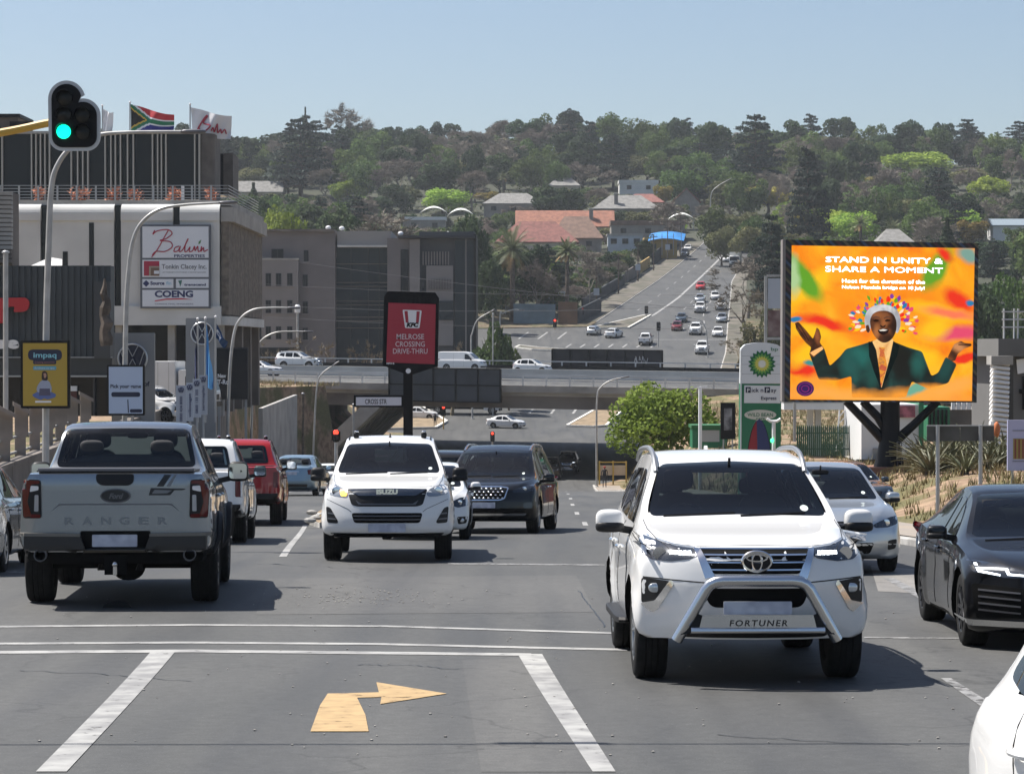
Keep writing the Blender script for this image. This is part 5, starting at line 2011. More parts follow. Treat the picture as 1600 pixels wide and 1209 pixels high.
class Car:
 def __init__(s, name, P, body_mat):
  s.P = P
  s.L, s.W = P['L'], P['W']
  s.paint = body_mat
  s.root = thing(name, '', '')
  s.closed()
  s.holes = []
  s.windows()
  s.finish()
  s.wheels()
  s.interior()
  s.mirrors()
  s.seams()
  P['detail'](s)
 def closed(s):
  P, L, W = s.P, s.L, s.W
  top, belt, plan, wr, zb = pch(P['top']), pch(P['belt']), pch(P['plan']), pch(P['wr']), pch(P['zb'])
  nose, tail = lin(P['nose']), lin(P['tail'])
  nb, tb = P['nbow'], P['tbow']
  rw, fo, wb = P['r'], P['fo'], P['wb']
  s.axles = (fo, fo + wb)
  ts = sorted(set([0, .015, .04] + list(np.linspace(.08, L - .08, int(L / .045))) + [L - .04, L - .015, L]))
  g = [0, .05, .12, .22, .34, .48, .62, .74, .85, .93, 1.0]
  xi = [.11, .045, .018, .006, 0, .002, .01, .006, .012, .03, .06]
  gu = [.02, .12, .30, .50, .70, .84, .925, .965, .985, .995, 1.0]
  fx = [.06, .16, .34, .54, .74, .88, .965, None, None, None, None]
  rings = []
  for t in ts:
   zt, ze, w, wt, z0 = top(t), belt(t), plan(t), wr(t), zb(t)
   if zt < ze + .015:
    zt = ze + .015
   half = [(0, z0), (w * .45, z0), (w - .2, z0 + .0)]
   for k, q in enumerate(g):
    half.append((w - xi[k], z0 + (ze - z0) * q))
   wsh = w - .06
   wt = min(wt, wsh - .02)
   for k, q in enumerate(gu):
    z = ze + (zt - ze) * q
    if fx[k] is not None:
     x = wsh + (wt - wsh) * fx[k]
    else:
     x = wt * {7: .93, 8: .72, 9: .38, 10: 0}[k]
    half.append((x, z))
   rings.append((t, half))
  n = len(rings[0][1])
  m = 2 * n - 2
  V, Fc = [], []
  def defo(x, t, z, w):
   y = t
   k = max(0, 1 - t / .95) ** 2
   if k:
    y += (nose(z) + nb * min(1.1, abs(x) / w) ** P.get('nexp', 2.6)) * k
   k = max(0, 1 - (L - t) / .8) ** 2
   if k:
    y -= (tail(z) + tb * min(1.1, abs(x) / w) ** P.get('texp', 3.0)) * k
   fl = P.get('flare', .015)
   for ax in s.axles:
    rr = math.hypot(y - ax, z - rw)
    if rr < rw + .20 and abs(x) > w * .82:
     x += math.copysign(fl * (1 - sm(rw + .05, rw + .20, rr)), x)
   return (x, y, z)
  def fullring(half, t, w):
   a = [defo(x, t, z, w) for x, z in half]
   b = [defo(-x, t, z, w) for x, z in half[-2:0:-1]]
   return a + b
  for t, half in rings:
   V += fullring(half, t, plan(t))
  for i in range(len(rings) - 1):
   for k in range(m):
    k2 = (k + 1) % m
    Fc.append((i * m + k, i * m + k2, (i + 1) * m + k2, (i + 1) * m + k))
  for end in (0, -1):
   t, half = rings[end]
   zc = (half[0][1] + half[-1][1]) / 2
   prev = [(len(rings) - 1) * m + k if end else k for k in range(m)]
   for j in range(1, 9):
    f = 1 - j / 9
    b = len(V)
    V += fullring([(x * f, zc + (z - zc) * f) for x, z in half], t, plan(t))
    cur = list(range(b, b + m))
    for k in range(m):
     k2 = (k + 1) % m
     q = (prev[k], cur[k], cur[k2], prev[k2])
     Fc.append(q if end == 0 else q[::-1])
    prev = cur
   V.append(defo(0, t, zc, plan(t)))
   for k in range(m):
    q = (prev[k], len(V) - 1, prev[(k + 1) % m])
    Fc.append(q if end == 0 else q[::-1])
  me = bpy.data.meshes.new('body')
  me.from_pydata(V, [], Fc)
  bm = bmesh.new()
  bm.from_mesh(me)
  bmesh.ops.remove_doubles(bm, verts=bm.verts[:], dist=1e-5)
  bmesh.ops.recalc_face_normals(bm, faces=bm.faces[:])
  bm.to_mesh(me)
  bm.free()
  me.materials.append(s.paint)
  me.materials.append(M_WELL)
  bo = bpy.data.objects.new('body', me)
  cut = MB()
  for ax in s.axles:
   for sd in (-1, 1):
    x0, x1 = sd * (W / 2 - P['w'] - .10), sd * (W / 2 + .3)
    pr = [(rw + P.get('gap', .055), min(x0, x1)), (rw + P.get('gap', .055), max(x0, x1))]
    cut.lathe(pr, 40, 'X', (0, ax, rw + .01), mi=1)
  cm = cut.mesh('cut')
  bm = bmesh.new()
  bm.from_mesh(cm)
  bmesh.ops.recalc_face_normals(bm, faces=bm.faces[:])
  bm.to_mesh(cm)
  bm.free()
  cm.materials.append(s.paint)
  cm.materials.append(M_WELL)
  co = bpy.data.objects.new('cut', cm)
  md = bo.modifiers.new('b', 'BOOLEAN')
  md.operation = 'DIFFERENCE'
  md.object = co
  md.solver = 'EXACT'
  out = evaluated(bo, (co,))
  bpy.data.objects.remove(bo)
  bpy.data.objects.remove(co)
  s.me = out
  s.vs = [v.co.copy() for v in out.vertices]
  s.bvh = BVHTree.FromPolygons(s.vs, [tuple(p.vertices) for p in out.polygons])
 def ray(s, a, b, view):
  if view == 'F':
   return Vector((a, -3, b)), Vector((0, 1, 0))
  if view == 'R':
   return Vector((-a, s.L + 3, b)), Vector((0, -1, 0))
  if view == 'S+':
   return Vector((3, a, b)), Vector((-1, 0, 0))
  if view == 'S-':
   return Vector((-3, a, b)), Vector((1, 0, 0))
  return Vector((a, b, 4)), Vector((0, 0, -1))
 def hit(s, a, b, view, off=0.0):
  o, d = s.ray(a, b, view)
  h = s.bvh.ray_cast(o, d)
  if h[0] is None:
   q, nn, ii, dd = s.bvh.find_nearest(o + d * 3.2)
   ax = {'F': 1, 'R': 1, 'S+': 0, 'S-': 0, 'T': 2}[view]
   p = o.copy()
   p[ax] = q[ax]
   return p - d * off
  return h[0] - d * off
 def patch(s, poly, view, name, m, off=.005, parent=None, grid=.06, skirt=.02, ring=None):
  bm = bmesh.new()
  if ring is None:
   bm.faces.new([bm.verts.new((p[0], p[1], 0)) for p in poly])
  else:
   o_ = [bm.verts.new((p[0], p[1], 0)) for p in poly]
   i_ = [bm.verts.new((p[0], p[1], 0)) for p in ring]
   for k in range(len(poly)):
    k2 = (k + 1) % len(poly)
    try:
     bm.faces.new((o_[k], o_[k2], i_[k2], i_[k]))
    except ValueError:
     pass
  for ax in (0, 1):
   c = [v.co[ax] for v in bm.verts]
   lo, hi = min(c), max(c)
   nn = int((hi - lo) / grid)
   for k in range(1, nn + 1):
    co = [0, 0, 0]
    no = [0, 0, 0]
    co[ax] = lo + (hi - lo) * k / (nn + 1)
    no[ax] = 1
    bmesh.ops.bisect_plane(bm, geom=bm.verts[:] + bm.edges[:] + bm.faces[:], plane_co=co, plane_no=no)
  d = s.ray(0, 0, view)[1]
  for v in bm.verts:
   v.co = s.hit(v.co.x, v.co.y, view, off)
  bm.normal_update()
  tot = sum((f.normal * f.calc_area() for f in bm.faces), Vector())
  if tot.dot(d) > 0:
   bmesh.ops.reverse_faces(bm, faces=bm.faces[:])
  if skirt:
   ed = [e for e in bm.edges if e.is_boundary]
   ex = bmesh.ops.extrude_edge_only(bm, edges=ed)
   for v in ex['geom']:
    if isinstance(v, bmesh.types.BMVert):
     v.co += d * (off + skirt)
  for v in bm.verts:
   v.co.y -= s.L / 2
  me = bpy.data.meshes.new(name)
  bm.to_mesh(me)
  bm.free()
  return link(name, me, m, parent or s.root, True, 40)
 def both(s, poly, view, name, m, **k):
  return [s.patch(poly, view, name, m, **k), s.patch(mirror(poly), view, name, m, **k)]
 def sides(s, poly, name, m, **k):
  return [s.patch(poly, 'S+', name, m, **k), s.patch(poly, 'S-', name, m, **k)]
 def mb(s, b, name, m, parent=None, smooth=True, angle=35):
  b.v = [(v[0], v[1] - s.L / 2, v[2]) for v in b.v]
  return b.build(name, m, parent or s.root, smooth, angle)
 def windows(s):
  P = s.P
  wins = [(P['ws'],'F','windscreen',M_GLASS,.055),(P['rw'],'R','rear_window',P.get('rg',M_GLASSD),.05)]
  for q in P['side']:
   wins.append((q, 'S+', 'side_window', M_GLASSD, .04))
   wins.append((q, 'S-', 'side_window', M_GLASSD, .04))
  polys = s.me.polygons
  kill = set()
  cen = [p.center.copy() for p in polys]
  for poly, view, name, m, bd in wins:
   pr = rnd(poly, .07, 4)
   s.patch(pr, view, name, m, off=.007, skirt=.01)
   s.patch(pr, view, 'window_surround', M_TRIM, off=.004, skirt=.0, ring=inset(pr, bd))
   hole = inset(pr, bd * .5)
   for i, c in enumerate(cen):
    ab = {'F': (c.x, c.z), 'R': (-c.x, c.z), 'S+': (c.y, c.z), 'S-': (c.y, c.z)}[view]
    if inside(ab, hole):
     o, d = s.ray(*ab, view)
     if polys[i].normal.dot(d) < -.05 and c.z > P['hz']:
      h = s.bvh.ray_cast(o, d)
      if h[0] is not None and (h[0] - c).length < .06:
       kill.add(i)
  s.kill = kill
 def finish(s):
  bm = bmesh.new()
  bm.from_mesh(s.me)
  bm.faces.ensure_lookup_table()
  bmesh.ops.delete(bm, geom=[bm.faces[i] for i in s.kill], context='FACES')
  for v in bm.verts:
   v.co.y -= s.L / 2
  me = bpy.data.meshes.new('body')
  bm.to_mesh(me)
  bm.free()
  me.materials.append(s.paint)
  me.materials.append(M_WELL)
  s.body = link('body', me, [s.paint, M_WELL], s.root, True, 38)
 def wheels(s):
  P = s.P
  tm, qm = wheel_mesh(P['r'], P['w'], P.get('rim', 'five'))
  for ax in s.axles:
   for sd in (-1, 1):
    o = bpy.data.objects.new('wheel', tm)
    C.objects.link(o)
    o.parent = s.root
    o.location = (sd * (s.W / 2 - P['w'] / 2 - P.get('win', .02)), ax - s.L / 2, P['r'])
    o.rotation_euler = (random.random() * 6, 0, 0)
    q = bpy.data.objects.new('rim', qm)
    if not qm.materials:
     qm.materials.append(P.get('rimm', M_RIM))
     qm.materials.append(M_WELL)
    C.objects.link(q)
    q.parent = o
    if sd < 0:
     q.rotation_euler = (0, 0, PI)
 def interior(s):
  P = s.P
  cw, bz = P['cowl'], P['hz']
  w = s.W / 2 - .22
  b = MB()
  b.blob((0, cw + .42, bz - .10), (w * 2, .62, .34), 4)
  s.mb(b, 'dashboard', M_DASH)
  for sd in (-1, 1):
   b = MB()
   x = sd * .37
   b.blob((x, cw + 1.25, bz - .42), (.50, .52, .20), 3)
   b.blob((x, cw + 1.50, bz - .10), (.48, .16, .72), 3, M=Matrix.Rotation(-.22, 3, 'X'))
   b.blob((x, cw + 1.60, bz + .36), (.27, .11, .20), 3)
   b.tube([(x, cw + 1.58, bz + .18), (x, cw + 1.6, bz + .3)], .02, 6)
   s.mb(b, 'seat', M_SEAT)
  if P.get('rows', 1):
   b = MB()
   y = cw + 2.35
   b.blob((0, y - .2, bz - .42), (w * 1.8, .5, .2), 4)
   b.blob((0, y, bz - .10), (w * 1.8, .16, .62), 4, M=Matrix.Rotation(-.22, 3, 'X'))
   for x in (-.38, .38):
    b.blob((x, y + .08, bz + .28), (.26, .1, .16), 3)
   s.mb(b, 'rear_seat', M_SEAT)
  b = MB()
  n = 20
  c = Vector((-.37, cw + .82, bz + .0))
  pts = [c + Vector((.185 * math.cos(2 * PI * k / n),.08 * math.sin(2 * PI * k / n),.17 * math.sin(2 * PI * k / n))) for k in range(n + 1)]
  b.tube(pts, .016, 6)
  b.bar(c - Vector((.17, 0, 0)), c + Vector((.17, 0, 0)), .04, .02)
  b.bar(c, c + Vector((0, -.25, -.12)), .05)
  s.mb(b, 'steering_wheel', M_DASH)
  b = MB()
  z = P['rmz']
  b.blob((0, P['rmy'], z), (.24, .05, .07), 4)
  b.tube([(0, P['rmy'] - .02, z + .02), (0, P['rmy'] - .05, z + .09)], .012, 6)
  s.mb(b, 'rear_view_mirror', M_TRIM)
 def mirrors(s):
  P = s.P
  x, y, z, sx, sz = P['mir']
  for sd in (-1, 1):
   b = MB()
   M = Matrix.Rotation(sd * .12, 3, 'Z')
   b.blob((sd * x, y, z), (sx, .15, sz), 3.2, 18, 12, 0, M)
   o = s.mb(b, 'wing_mirror', P.get('mirm', s.paint))
   c = MB()
   c.blob((sd * x, y - .012, z - sz * .27), (sx * 1.015, .15, sz * .50), 3.4, 18, 10, 0, M)
   c.bar((sd * (x - sx * .35), y, z - sz * .35), (sd * (s.W / 2 - .12), y + .02, z - sz * .5), .07, .06)
   s.mb(c, 'mirror_base', M_TRIM, o)
   g = MB()
   g.prism(rnd([(-sx * .42,-sz * .38),(sx * .42,-sz * .38),(sx * .42,sz * .38),(-sx * .42,sz * .38)],.04),
     (sd * x, y + .078, z), (-1, 0, 0), (0, 0, 1), .01)
   s.mb(g, 'mirror_glass', M_MIRROR, o)
 def seams(s):
  P = s.P
  for pts in P.get('seams', []):
   for view in ('S+', 'S-'):
    b = MB()
    q = []
    for i in range(len(pts) - 1):
     a, c = pts[i], pts[i + 1]
     n = max(2, int(math.hypot(c[0] - a[0], c[1] - a[1]) / .06))
     q += [s.hit(a[0] + (c[0] - a[0]) * k / n, a[1] + (c[1] - a[1]) * k / n, view, .0005) for k in range(n)]
    q.append(s.hit(*pts[-1], view, .0005))
    b.tube(q, .0045, 4)
    s.mb(b, 'door_seam', M_SEAM)
  for (t, z) in P.get('handles', []):
   for view in ('S+', 'S-'):
    b = MB()
    q = [s.hit(t + k,z + .004 * k,view,.012 + .02 * (1 - (2 * abs(k - .1) / .2) ** 4)) for k in (0,.03,.07,.1,.13,.17,.2)]
    b.tube(q, .014, 8)
    s.mb(b, 'door_handle', P.get('hanm', s.paint))
 def gap(s, pts, view, r=.004):
  q = []
  for i in range(len(pts) - 1):
   a, c = pts[i], pts[i + 1]
   n = max(2, int(math.hypot(c[0] - a[0], c[1] - a[1]) / .05))
   q += [s.hit(a[0] + (c[0] - a[0]) * k / n, a[1] + (c[1] - a[1]) * k / n, view, .0) for k in range(n)]
  q.append(s.hit(*pts[-1], view, .0))
  b = MB()
  b.tube(q, r, 4)
  s.mb(b, 'panel_gap', M_SEAM)
 def plate(s, view, z, w=.5, h=.11, off=.012, a=0.0, face=M_PLATE):
  p = s.hit(a, z, view, off)
  b = MB()
  if view == 'F':
   b.prism(rnd([(-w / 2,-h / 2),(w / 2,-h / 2),(w / 2,h / 2),(-w / 2,h / 2)],.012),p,(1,0,0),(0,0,1),.012)
  else:
   b.prism(rnd([(-w / 2,-h / 2),(w / 2,-h / 2),(w / 2,h / 2),(-w / 2,h / 2)],.012),p,(-1,0,0),(0,0,1),.012)
  return s.mb(b, 'number_plate', face, smooth=False)
 def lettering(s,txt,view,a,z,size,m,width=None,off=.006,bold=.003,name='lettering',shear=0,space=1.0):
  p = s.hit(a, z, view, off)
  M = frame((p.x, p.y - s.L / 2, p.z), (1, 0, 0) if view == 'F' else (-1, 0, 0), (0, 0, 1))
  return text(txt, size, name, m, s.root, M, .006, bold, width, shear=shear, space=space)
def tri_ellipse_badge(s, z):
 p = s.hit(0, z, 'F', .03)
 b = MB()
 b.prism(ellipse(.110, .074), p + Vector((0, .012, 0)), (1, 0, 0), (0, 0, 1), .01, mi=1)
 for (ea, eb, dx, dz) in ((.112, .076, 0, 0), (.038, .066, 0, -.005), (.080, .027, 0, .028)):
  pts = [p + Vector((dx + ea * math.cos(2 * PI * k / 28),0,dz + eb * math.sin(2 * PI * k / 28))) for k in range(29)]
  b.tube(pts, .013 if ea > .09 else .0105, 6, cap=False)
 s.mb(b, 'badge', [M_CHROME, M_TRIM])
def suv_front(s):
 hl = [(-.90,1.17),(-.885,1.05),(-.80,.985),(-.66,.975),(-.50,1.00),(-.455,1.02),(-.46,1.075),(-.62,1.095),(-.80,1.15)]
 for o, sd in zip(s.both(rnd(hl, .02), 'F', 'headlight', M_LAMPB, off=.006, grid=.04), (1, -1)):
  q = s.hit(sd * -.735, 1.035, 'F', .012)
  b = MB()
  b.lathe([(.052, -.02), (.052, .0), (.043, .004), (.040, -.012), (.012, -.016)][::-1], 20, 'Y', q, 0)
  s.mb(b, 'projector', M_CHROME, o)
  b = MB()
  b.blob(q + Vector((0, .004, 0)), (.075, .02, .075), 2)
  s.mb(b, 'projector_lens', M_LENS, o)
  strip = [(-.67, 1.055), (-.67, 1.03), (-.49, 1.037), (-.49, 1.062)]
  for k in range(5):
   x0 = -.66 + k * .034
   pl = [(x0, 1.058), (x0, 1.030), (x0 + .026, 1.032), (x0 + .026, 1.060)]
   s.patch(pl if sd > 0 else mirror(pl), 'F', 'daytime_light', M_LED, off=.010, parent=o)
  tp = [(-.905,1.185),(-.80,1.165),(-.62,1.112),(-.46,1.088),(-.46,1.078),(-.62,1.098),(-.80,1.152),(-.90,1.172)]
  s.patch(tp if sd > 0 else mirror(tp), 'F', 'lamp_brow', M_LENS, off=.008, parent=o)
 gr = [(-.43, 1.075), (-.335, .885), (.335, .885), (.43, 1.075)]
 g = s.patch(rnd(gr, .02), 'F', 'grille', M_WELL, off=.003)
 for z0, z1, wd in ((1.040, 1.028, .405), (.982, .970, .38), (.925, .913, .355), (1.085, 1.075, .43)):
  s.patch([(-wd,z0),(-wd + .012,z1),(wd - .012,z1),(wd,z0)],'F','grille_bar',M_CHROME,off=.016,parent=g)
 s.both([(-.475,1.085),(-.425,1.08),(-.325,.865),(-.40,.85)],'F','grille_bracket',M_CHROME,off=.022)
 tri_ellipse_badge(s, .985)
 fg = [(-.875, .845), (-.65, .82), (-.665, .765), (-.755, .665), (-.875, .635)]
 for o, sd in zip(s.both(rnd(fg, .03), 'F', 'fog_lamp_bay', M_TRIM, off=.004), (1, -1)):
  q = s.hit(sd * -.775, .765, 'F', .01)
  b = MB()
  b.blob(q, (.10, .03, .075), 2.4)
  s.mb(b, 'fog_lamp', M_LENS, o)
  cs = [(-.885, .64), (-.80, .575), (-.755, .60), (-.635, .80), (-.655, .835), (-.685, .80), (-.775, .665)]
  s.patch(rnd(cs if sd > 0 else mirror(cs), .012), 'F', 'fog_lamp_trim', M_CHROME, off=.012, parent=o)
 s.patch(rnd([(-.42,.775),(.42,.775),(.36,.625),(-.36,.625)],.06,5),'F','lower_intake',M_WELL,off=.003)
 s.patch([(-.92, .855), (-.40, .822), (-.40, .812), (-.92, .845)], 'F', 'bumper_seam', M_SEAM, off=.002)
 s.patch([(.92, .855), (.40, .822), (.40, .812), (.92, .845)], 'F', 'bumper_seam', M_SEAM, off=.002)
 s.patch(rnd([(-.62, .45), (-.56, .385), (.56, .385), (.62, .45)], .03), 'F', 'under_tray', M_TRIM, off=.01)
 y0 = s.hit(0, .70, 'F').y
 b = MB()
 pts = []
 key = [(-.625,.375),(-.60,.42),(-.40,.775),(-.37,.81),(-.325,.832),(-.27,.84),(.27,.84),(.325,.832),(.37,.81),(.40,.775),(.60,.42),(.625,.375)]
 for (x, z) in key:
  pts.append((x, y0 - .10 + .10 * (x / .65) ** 2 + .10 * max(0, (.6 - z)), z))
 b.tube(pts, .046, 14)
 nb = s.mb(b, 'nudge_bar', M_STEEL)
 b = MB()
 pl = [(-.43, .575), (.43, .575), (.46, .455), (-.46, .455)]
 b.prism(pl, (0, y0 - .07, 0), (1, 0, 0), (0, 0, 1), .012)
 s.mb(b, 'bash_plate', M_STEEL, nb, smooth=False)
 b = MB()
 b.tube([(-.52, y0 - .06, .455), (.52, y0 - .06, .455)], .026, 10)
 s.mb(b, 'cross_tube', M_STEEL, nb)
 for sd in (-1, 1):
  b = MB()
  b.prism([(sd * .43,.57),(sd * .505,.60),(sd * .60,.42),(sd * .46,.45)][::sd],(0,y0 - .045,0),(1,0,0),(0,0,1),.02)
  s.mb(b, 'bar_bracket', M_TRIM, nb, smooth=False)
 text('FORTUNER',.046,'lettering',M_TRIM,nb,frame((0,y0 - .073 - s.L / 2,.490),(1,0,0),(0,0,1)),.004,.001,.45,shear=.15,space=1.25)
 b = MB()
 b.prism(rnd([(-.265,.578),(.265,.578),(.265,.678),(-.265,.678)],.01),(0,y0 - .055,0),(1,0,0),(0,0,1),.012)
 s.mb(b, 'number_plate', M_PLATE, smooth=False)
 for sd in (-1, 1):
  s.gap([(sd * .79, 1.36), (sd * .785, 1.0), (sd * .74, .55), (sd * .66, .33)], 'T')
 s.gap([(-.66, 1.105), (-.44, 1.092), (0, 1.10), (.44, 1.092), (.66, 1.105)], 'F')
 top = pch(s.P['top'])
 for sd in (-1, 1):
  b = MB()
  pts = []
  for k in range(15):
   t = 2.02 + 2.2 * k / 14
   q = s.hit(sd * .625, t, 'T')
   h = .055 * (1 - abs(2 * k / 14 - 1) ** 6)
   pts.append((q.x + sd * .01, t, q.z + h))
  b.tube(pts, .022, 8)
  s.mb(b, 'roof_rail', mat('rail_grey', (.30, .31, .32), .35, .6))
 b = MB()
 q = s.hit(0, 4.25, 'T')
 b.prism([(0, 0), (.20, 0), (.13, .075), (.09, .08)], (.015, 4.15, q.z), (0, 1, 0), (0, 0, 1), .03)
 s.mb(b, 'aerial_fin', s.paint, smooth=False)
 wipers(s, 1.30)
 s.patch(ellipse(.034, .024, 18, (.565, 1.345)), 'F', 'licence_disc', M_STICK, off=.012, skirt=0)
 for sd in (-1, 1):
  b = MB()
  b.blob((sd * .93, 2.35, .42), (.16, 1.75, .07), 5)
  s.mb(b, 'side_step', M_TRIM)
  b = MB()
  b.blob((sd * .67, 3.02, 1.46), (.03, .14, .26), 3)
 for r in s.sides(rnd([(4.42,1.18),(4.74,1.16),(4.72,.95),(4.45,1.02)],.03),'tail_lamp',M_REDL,off=.006):
  pass
def wipers(s, z0):
 for x0, x1 in ((-.62, -.02), (.02, .56)):
  b = MB()
  b.tube([s.hit(x0 + (x1 - x0) * k / 6, z0 - .012 + .022 * k / 6, 'F', .02) for k in range(7)], .009, 5)
  s.mb(b, 'wiper', M_TRIM)
SUV = dict(L=4.795,W=1.855,wb=2.745,fo=.93,r=.388,w=.265,flare=.028,gap=.05,hz=1.19,cowl=1.30,rmz=1.66,rmy=2.16,
 top=[(0,1.03),(.10,1.085),(.45,1.15),(1.05,1.215),(1.32,1.255),(1.42,1.285),(2.10,1.69),(2.30,1.765),(2.9,1.815),(3.6,1.80),(4.25,1.75),(4.45,1.69),(4.62,1.45),(4.74,1.18),(4.795,1.12)],
 belt=[(0, .96), (.3, 1.05), (.8, 1.11), (1.4, 1.155), (3.0, 1.175), (4.2, 1.20), (4.795, 1.08)],
 plan=[(0, .84), (.15, .885), (.5, .915), (1.2, .92), (3.8, .92), (4.5, .90), (4.795, .86)],
 wr=[(0,.62),(.6,.72),(1.3,.80),(1.45,.80),(2.15,.655),(2.4,.635),(3.8,.62),(4.4,.61),(4.795,.66)],
 zb=[(0, .37), (.35, .36), (1.0, .36), (3.6, .36), (4.4, .40), (4.795, .48)],
 nose=[(.36,.13),(.46,.07),(.60,.04),(.80,.03),(.90,.045),(1.0,.07),(1.1,.14)],nbow=.34,nexp=2.4,
 tail=[(.4, .15), (.55, .03), (1.0, .03), (1.2, .08)], tbow=.12,
 ws=[(-.745, 1.285), (0, 1.30), (.745, 1.285), (.60, 1.70), (0, 1.725), (-.60, 1.70)],
 rw=[(-.55, 1.30), (.55, 1.30), (.50, 1.62), (-.50, 1.62)],
 side=[[(1.78,1.215),(2.66,1.225),(2.66,1.655),(2.42,1.645),(2.22,1.54)],[(2.76,1.23),(3.52,1.255),(3.52,1.64),(2.76,1.655)],[(3.64,1.265),(4.22,1.40),(4.1,1.56),(3.64,1.63)]],
 seams=[[(1.62,.95),(1.58,1.1),(1.66,1.2)],[(1.62,.95),(1.66,.55),(1.75,.43)],[(2.71,1.2),(2.71,.6),(2.70,.43)],[(3.58,1.2),(3.50,.95),(3.30,.6),(3.28,.43)],[(.35,1.04),(.6,1.09),(1.5,1.14)]],
 handles=[(2.44,.985),(3.30,1.00)],hanm=M_CHROME,mir=(1.045,1.72,1.235,.24,.19),rim='six',rimm=M_RIM,detail=suv_front)
def generic_lights(s, hl, tl, gr=None, plate_f=.5, plate_r=.6, hm=M_LENS, lit=False):
 for o, sd in zip(s.both(rnd(hl, .025), 'F', 'headlight', hm, off=.006, grid=.05), (1, -1)):
  cx = sum(p[0] for p in hl) / len(hl)
  cz = sum(p[1] for p in hl) / len(hl)
  q = s.hit(sd * cx, cz, 'F', .006)
  b = MB()
  b.lathe([(.045, .0), (.045, -.012), (.03, -.014)], 16, 'Y', q)
  s.mb(b, 'projector', M_LED if lit else M_CHROME, o)
 s.both(rnd(tl, .03), 'R', 'tail_lamp', M_REDL, off=.007, grid=.05)
 if gr:
  g = s.patch(rnd(gr, .03), 'F', 'grille', M_TRIM, off=.004)
  zs = [p[1] for p in gr]
  xs = [p[0] for p in gr]
  for k in (.33, .66):
   z = min(zs) + (max(zs) - min(zs)) * k
   w = max(xs) * .9
   s.patch([(-w,z + .008),(-w,z - .008),(w,z - .008),(w,z + .008)],'F','grille_bar',M_GUN,off=.010,parent=g)
 s.plate('F', plate_f, .44)
 s.plate('R', plate_r, .44)
 wipers(s, min(p[1] for p in s.P['ws']) + .02)
def pick_front(s):
 hl = [(-.895, 1.115), (-.885, .955), (-.70, .915), (-.575, .91), (-.545, .955), (-.60, 1.02), (-.72, 1.075)]
 for o,sd in zip(s.both(rnd(hl,.025),'F','headlight',mat('lamp_lens_grey',(.30,.33,.36),.1,.5,coat=1),off=.006,grid=.05),(1,-1)):
  q = s.hit(sd * -.72, .99, 'F', .006)
  b = MB()
  b.lathe([(.06, .0), (.06, -.012), (.045, -.014)], 18, 'Y', q)
  s.mb(b, 'reflector', M_CHROME, o)
 am = [(-.665, 1.01), (-.655, .925), (-.58, .92), (-.56, .95), (-.61, 1.0)]
 s.patch(rnd(am, .02), 'F', 'lit_indicator', M_AMBER, off=.012)
 gr = [(-.565, 1.02), (-.50, .80), (-.42, .775), (.42, .775), (.50, .80), (.565, 1.02), (.0, 1.03)]
 g = s.patch(rnd(gr, .03), 'F', 'grille', M_TRIM, off=.004)
 top = [(-.555, 1.015), (-.40, .925), (.40, .925), (.555, 1.015), (0, 1.025)]
 s.patch(rnd(top,.02),'F','grille_bar',mat('smoked_chrome',(.16,.17,.18),.15,1.0),off=.016,parent=g)
 s.patch([(-.44,.865),(-.40,.80),(.40,.80),(.44,.865),(.36,.815),(-.36,.815)],'F','grille_bar',M_GUN,off=.012,parent=g)
 s.lettering('ISUZU', 'F', 0, .952, .062, M_CHROME, .30, .026, .006)
 s.patch(rnd([(-.50,.685),(.50,.685),(.46,.545),(-.46,.545)],.04),'F','lower_intake',M_WELL,off=.004)
 for z in (.65, .60):
  s.patch([(-.47, z), (-.47, z - .014), (.47, z - .014), (.47, z)], 'F', 'intake_bar', M_GUN, off=.012)
 fg = [(-.865, .775), (-.80, .755), (-.685, .56), (-.70, .535), (-.845, .545)]
 for o, sd in zip(s.both(rnd(fg, .03), 'F', 'fog_lamp_bay', M_TRIM, off=.005), (1, -1)):
  for k in range(2):
   z = .69 - k * .075
   pl = [(-.84, z), (-.84, z - .02), (-.745 + k * .03, z - .03), (-.755 + k * .03, z - .01)]
   s.patch(pl if sd > 0 else mirror(pl), 'F', 'bay_slat', M_GUN, off=.012, parent=o)
 s.plate('F', .475, .52, .115, .015)
 s.patch([(-.80, .40), (.80, .40), (.74, .34), (-.74, .34)], 'F', 'under_tray', M_TRIM, off=.01)
 wipers(s, 1.235)
 s.patch(ellipse(.028, .02, 16, (.60, 1.30)), 'F', 'licence_disc', M_STICK, off=.012, skirt=0)
 for sd in (-1, 1):
  s.gap([(sd * .78, 1.27), (sd * .77, .9), (sd * .72, .45), (sd * .66, .28)], 'T')
 s.gap([(-.66, 1.06), (-.5, 1.045), (0, 1.05), (.5, 1.045), (.66, 1.06)], 'F')
 s.gap([(-.9, .895), (-.55, .74), (-.5, .70)], 'F')
 s.gap([(.9, .895), (.55, .74), (.5, .70)], 'F')
 for x in (-.50, .50):
  q = s.hit(x, 2.32, 'T')
  b = MB()
  b.blob((x, 2.32, q.z + .04), (.085, .085, .09), 3.5)
  o = s.mb(b, 'roof_lamp', M_TRIM)
  b = MB()
  b.blob((x, 2.32, q.z + .092), (.07, .07, .03), 2.5)
  s.mb(b, 'lamp_cap', M_CHROME, o)
 for x in (-.60, .60):
  q = [s.hit(x, 2.2 + 1.2 * k / 5, 'T', -.004) for k in range(6)]
  b = MB()
  b.tube([v + Vector((0, 0, .012)) for v in q], .012, 5)
  s.mb(b, 'roof_gutter', M_TRIM)
 q = s.hit(0, 2.28, 'T')
 b = MB()
 b.tube([(0, 2.28, q.z - .005), (0, 2.31, q.z + .06)], [.022, .008], 8)
 s.mb(b, 'aerial', M_TRIM)
 pick_bed(s)
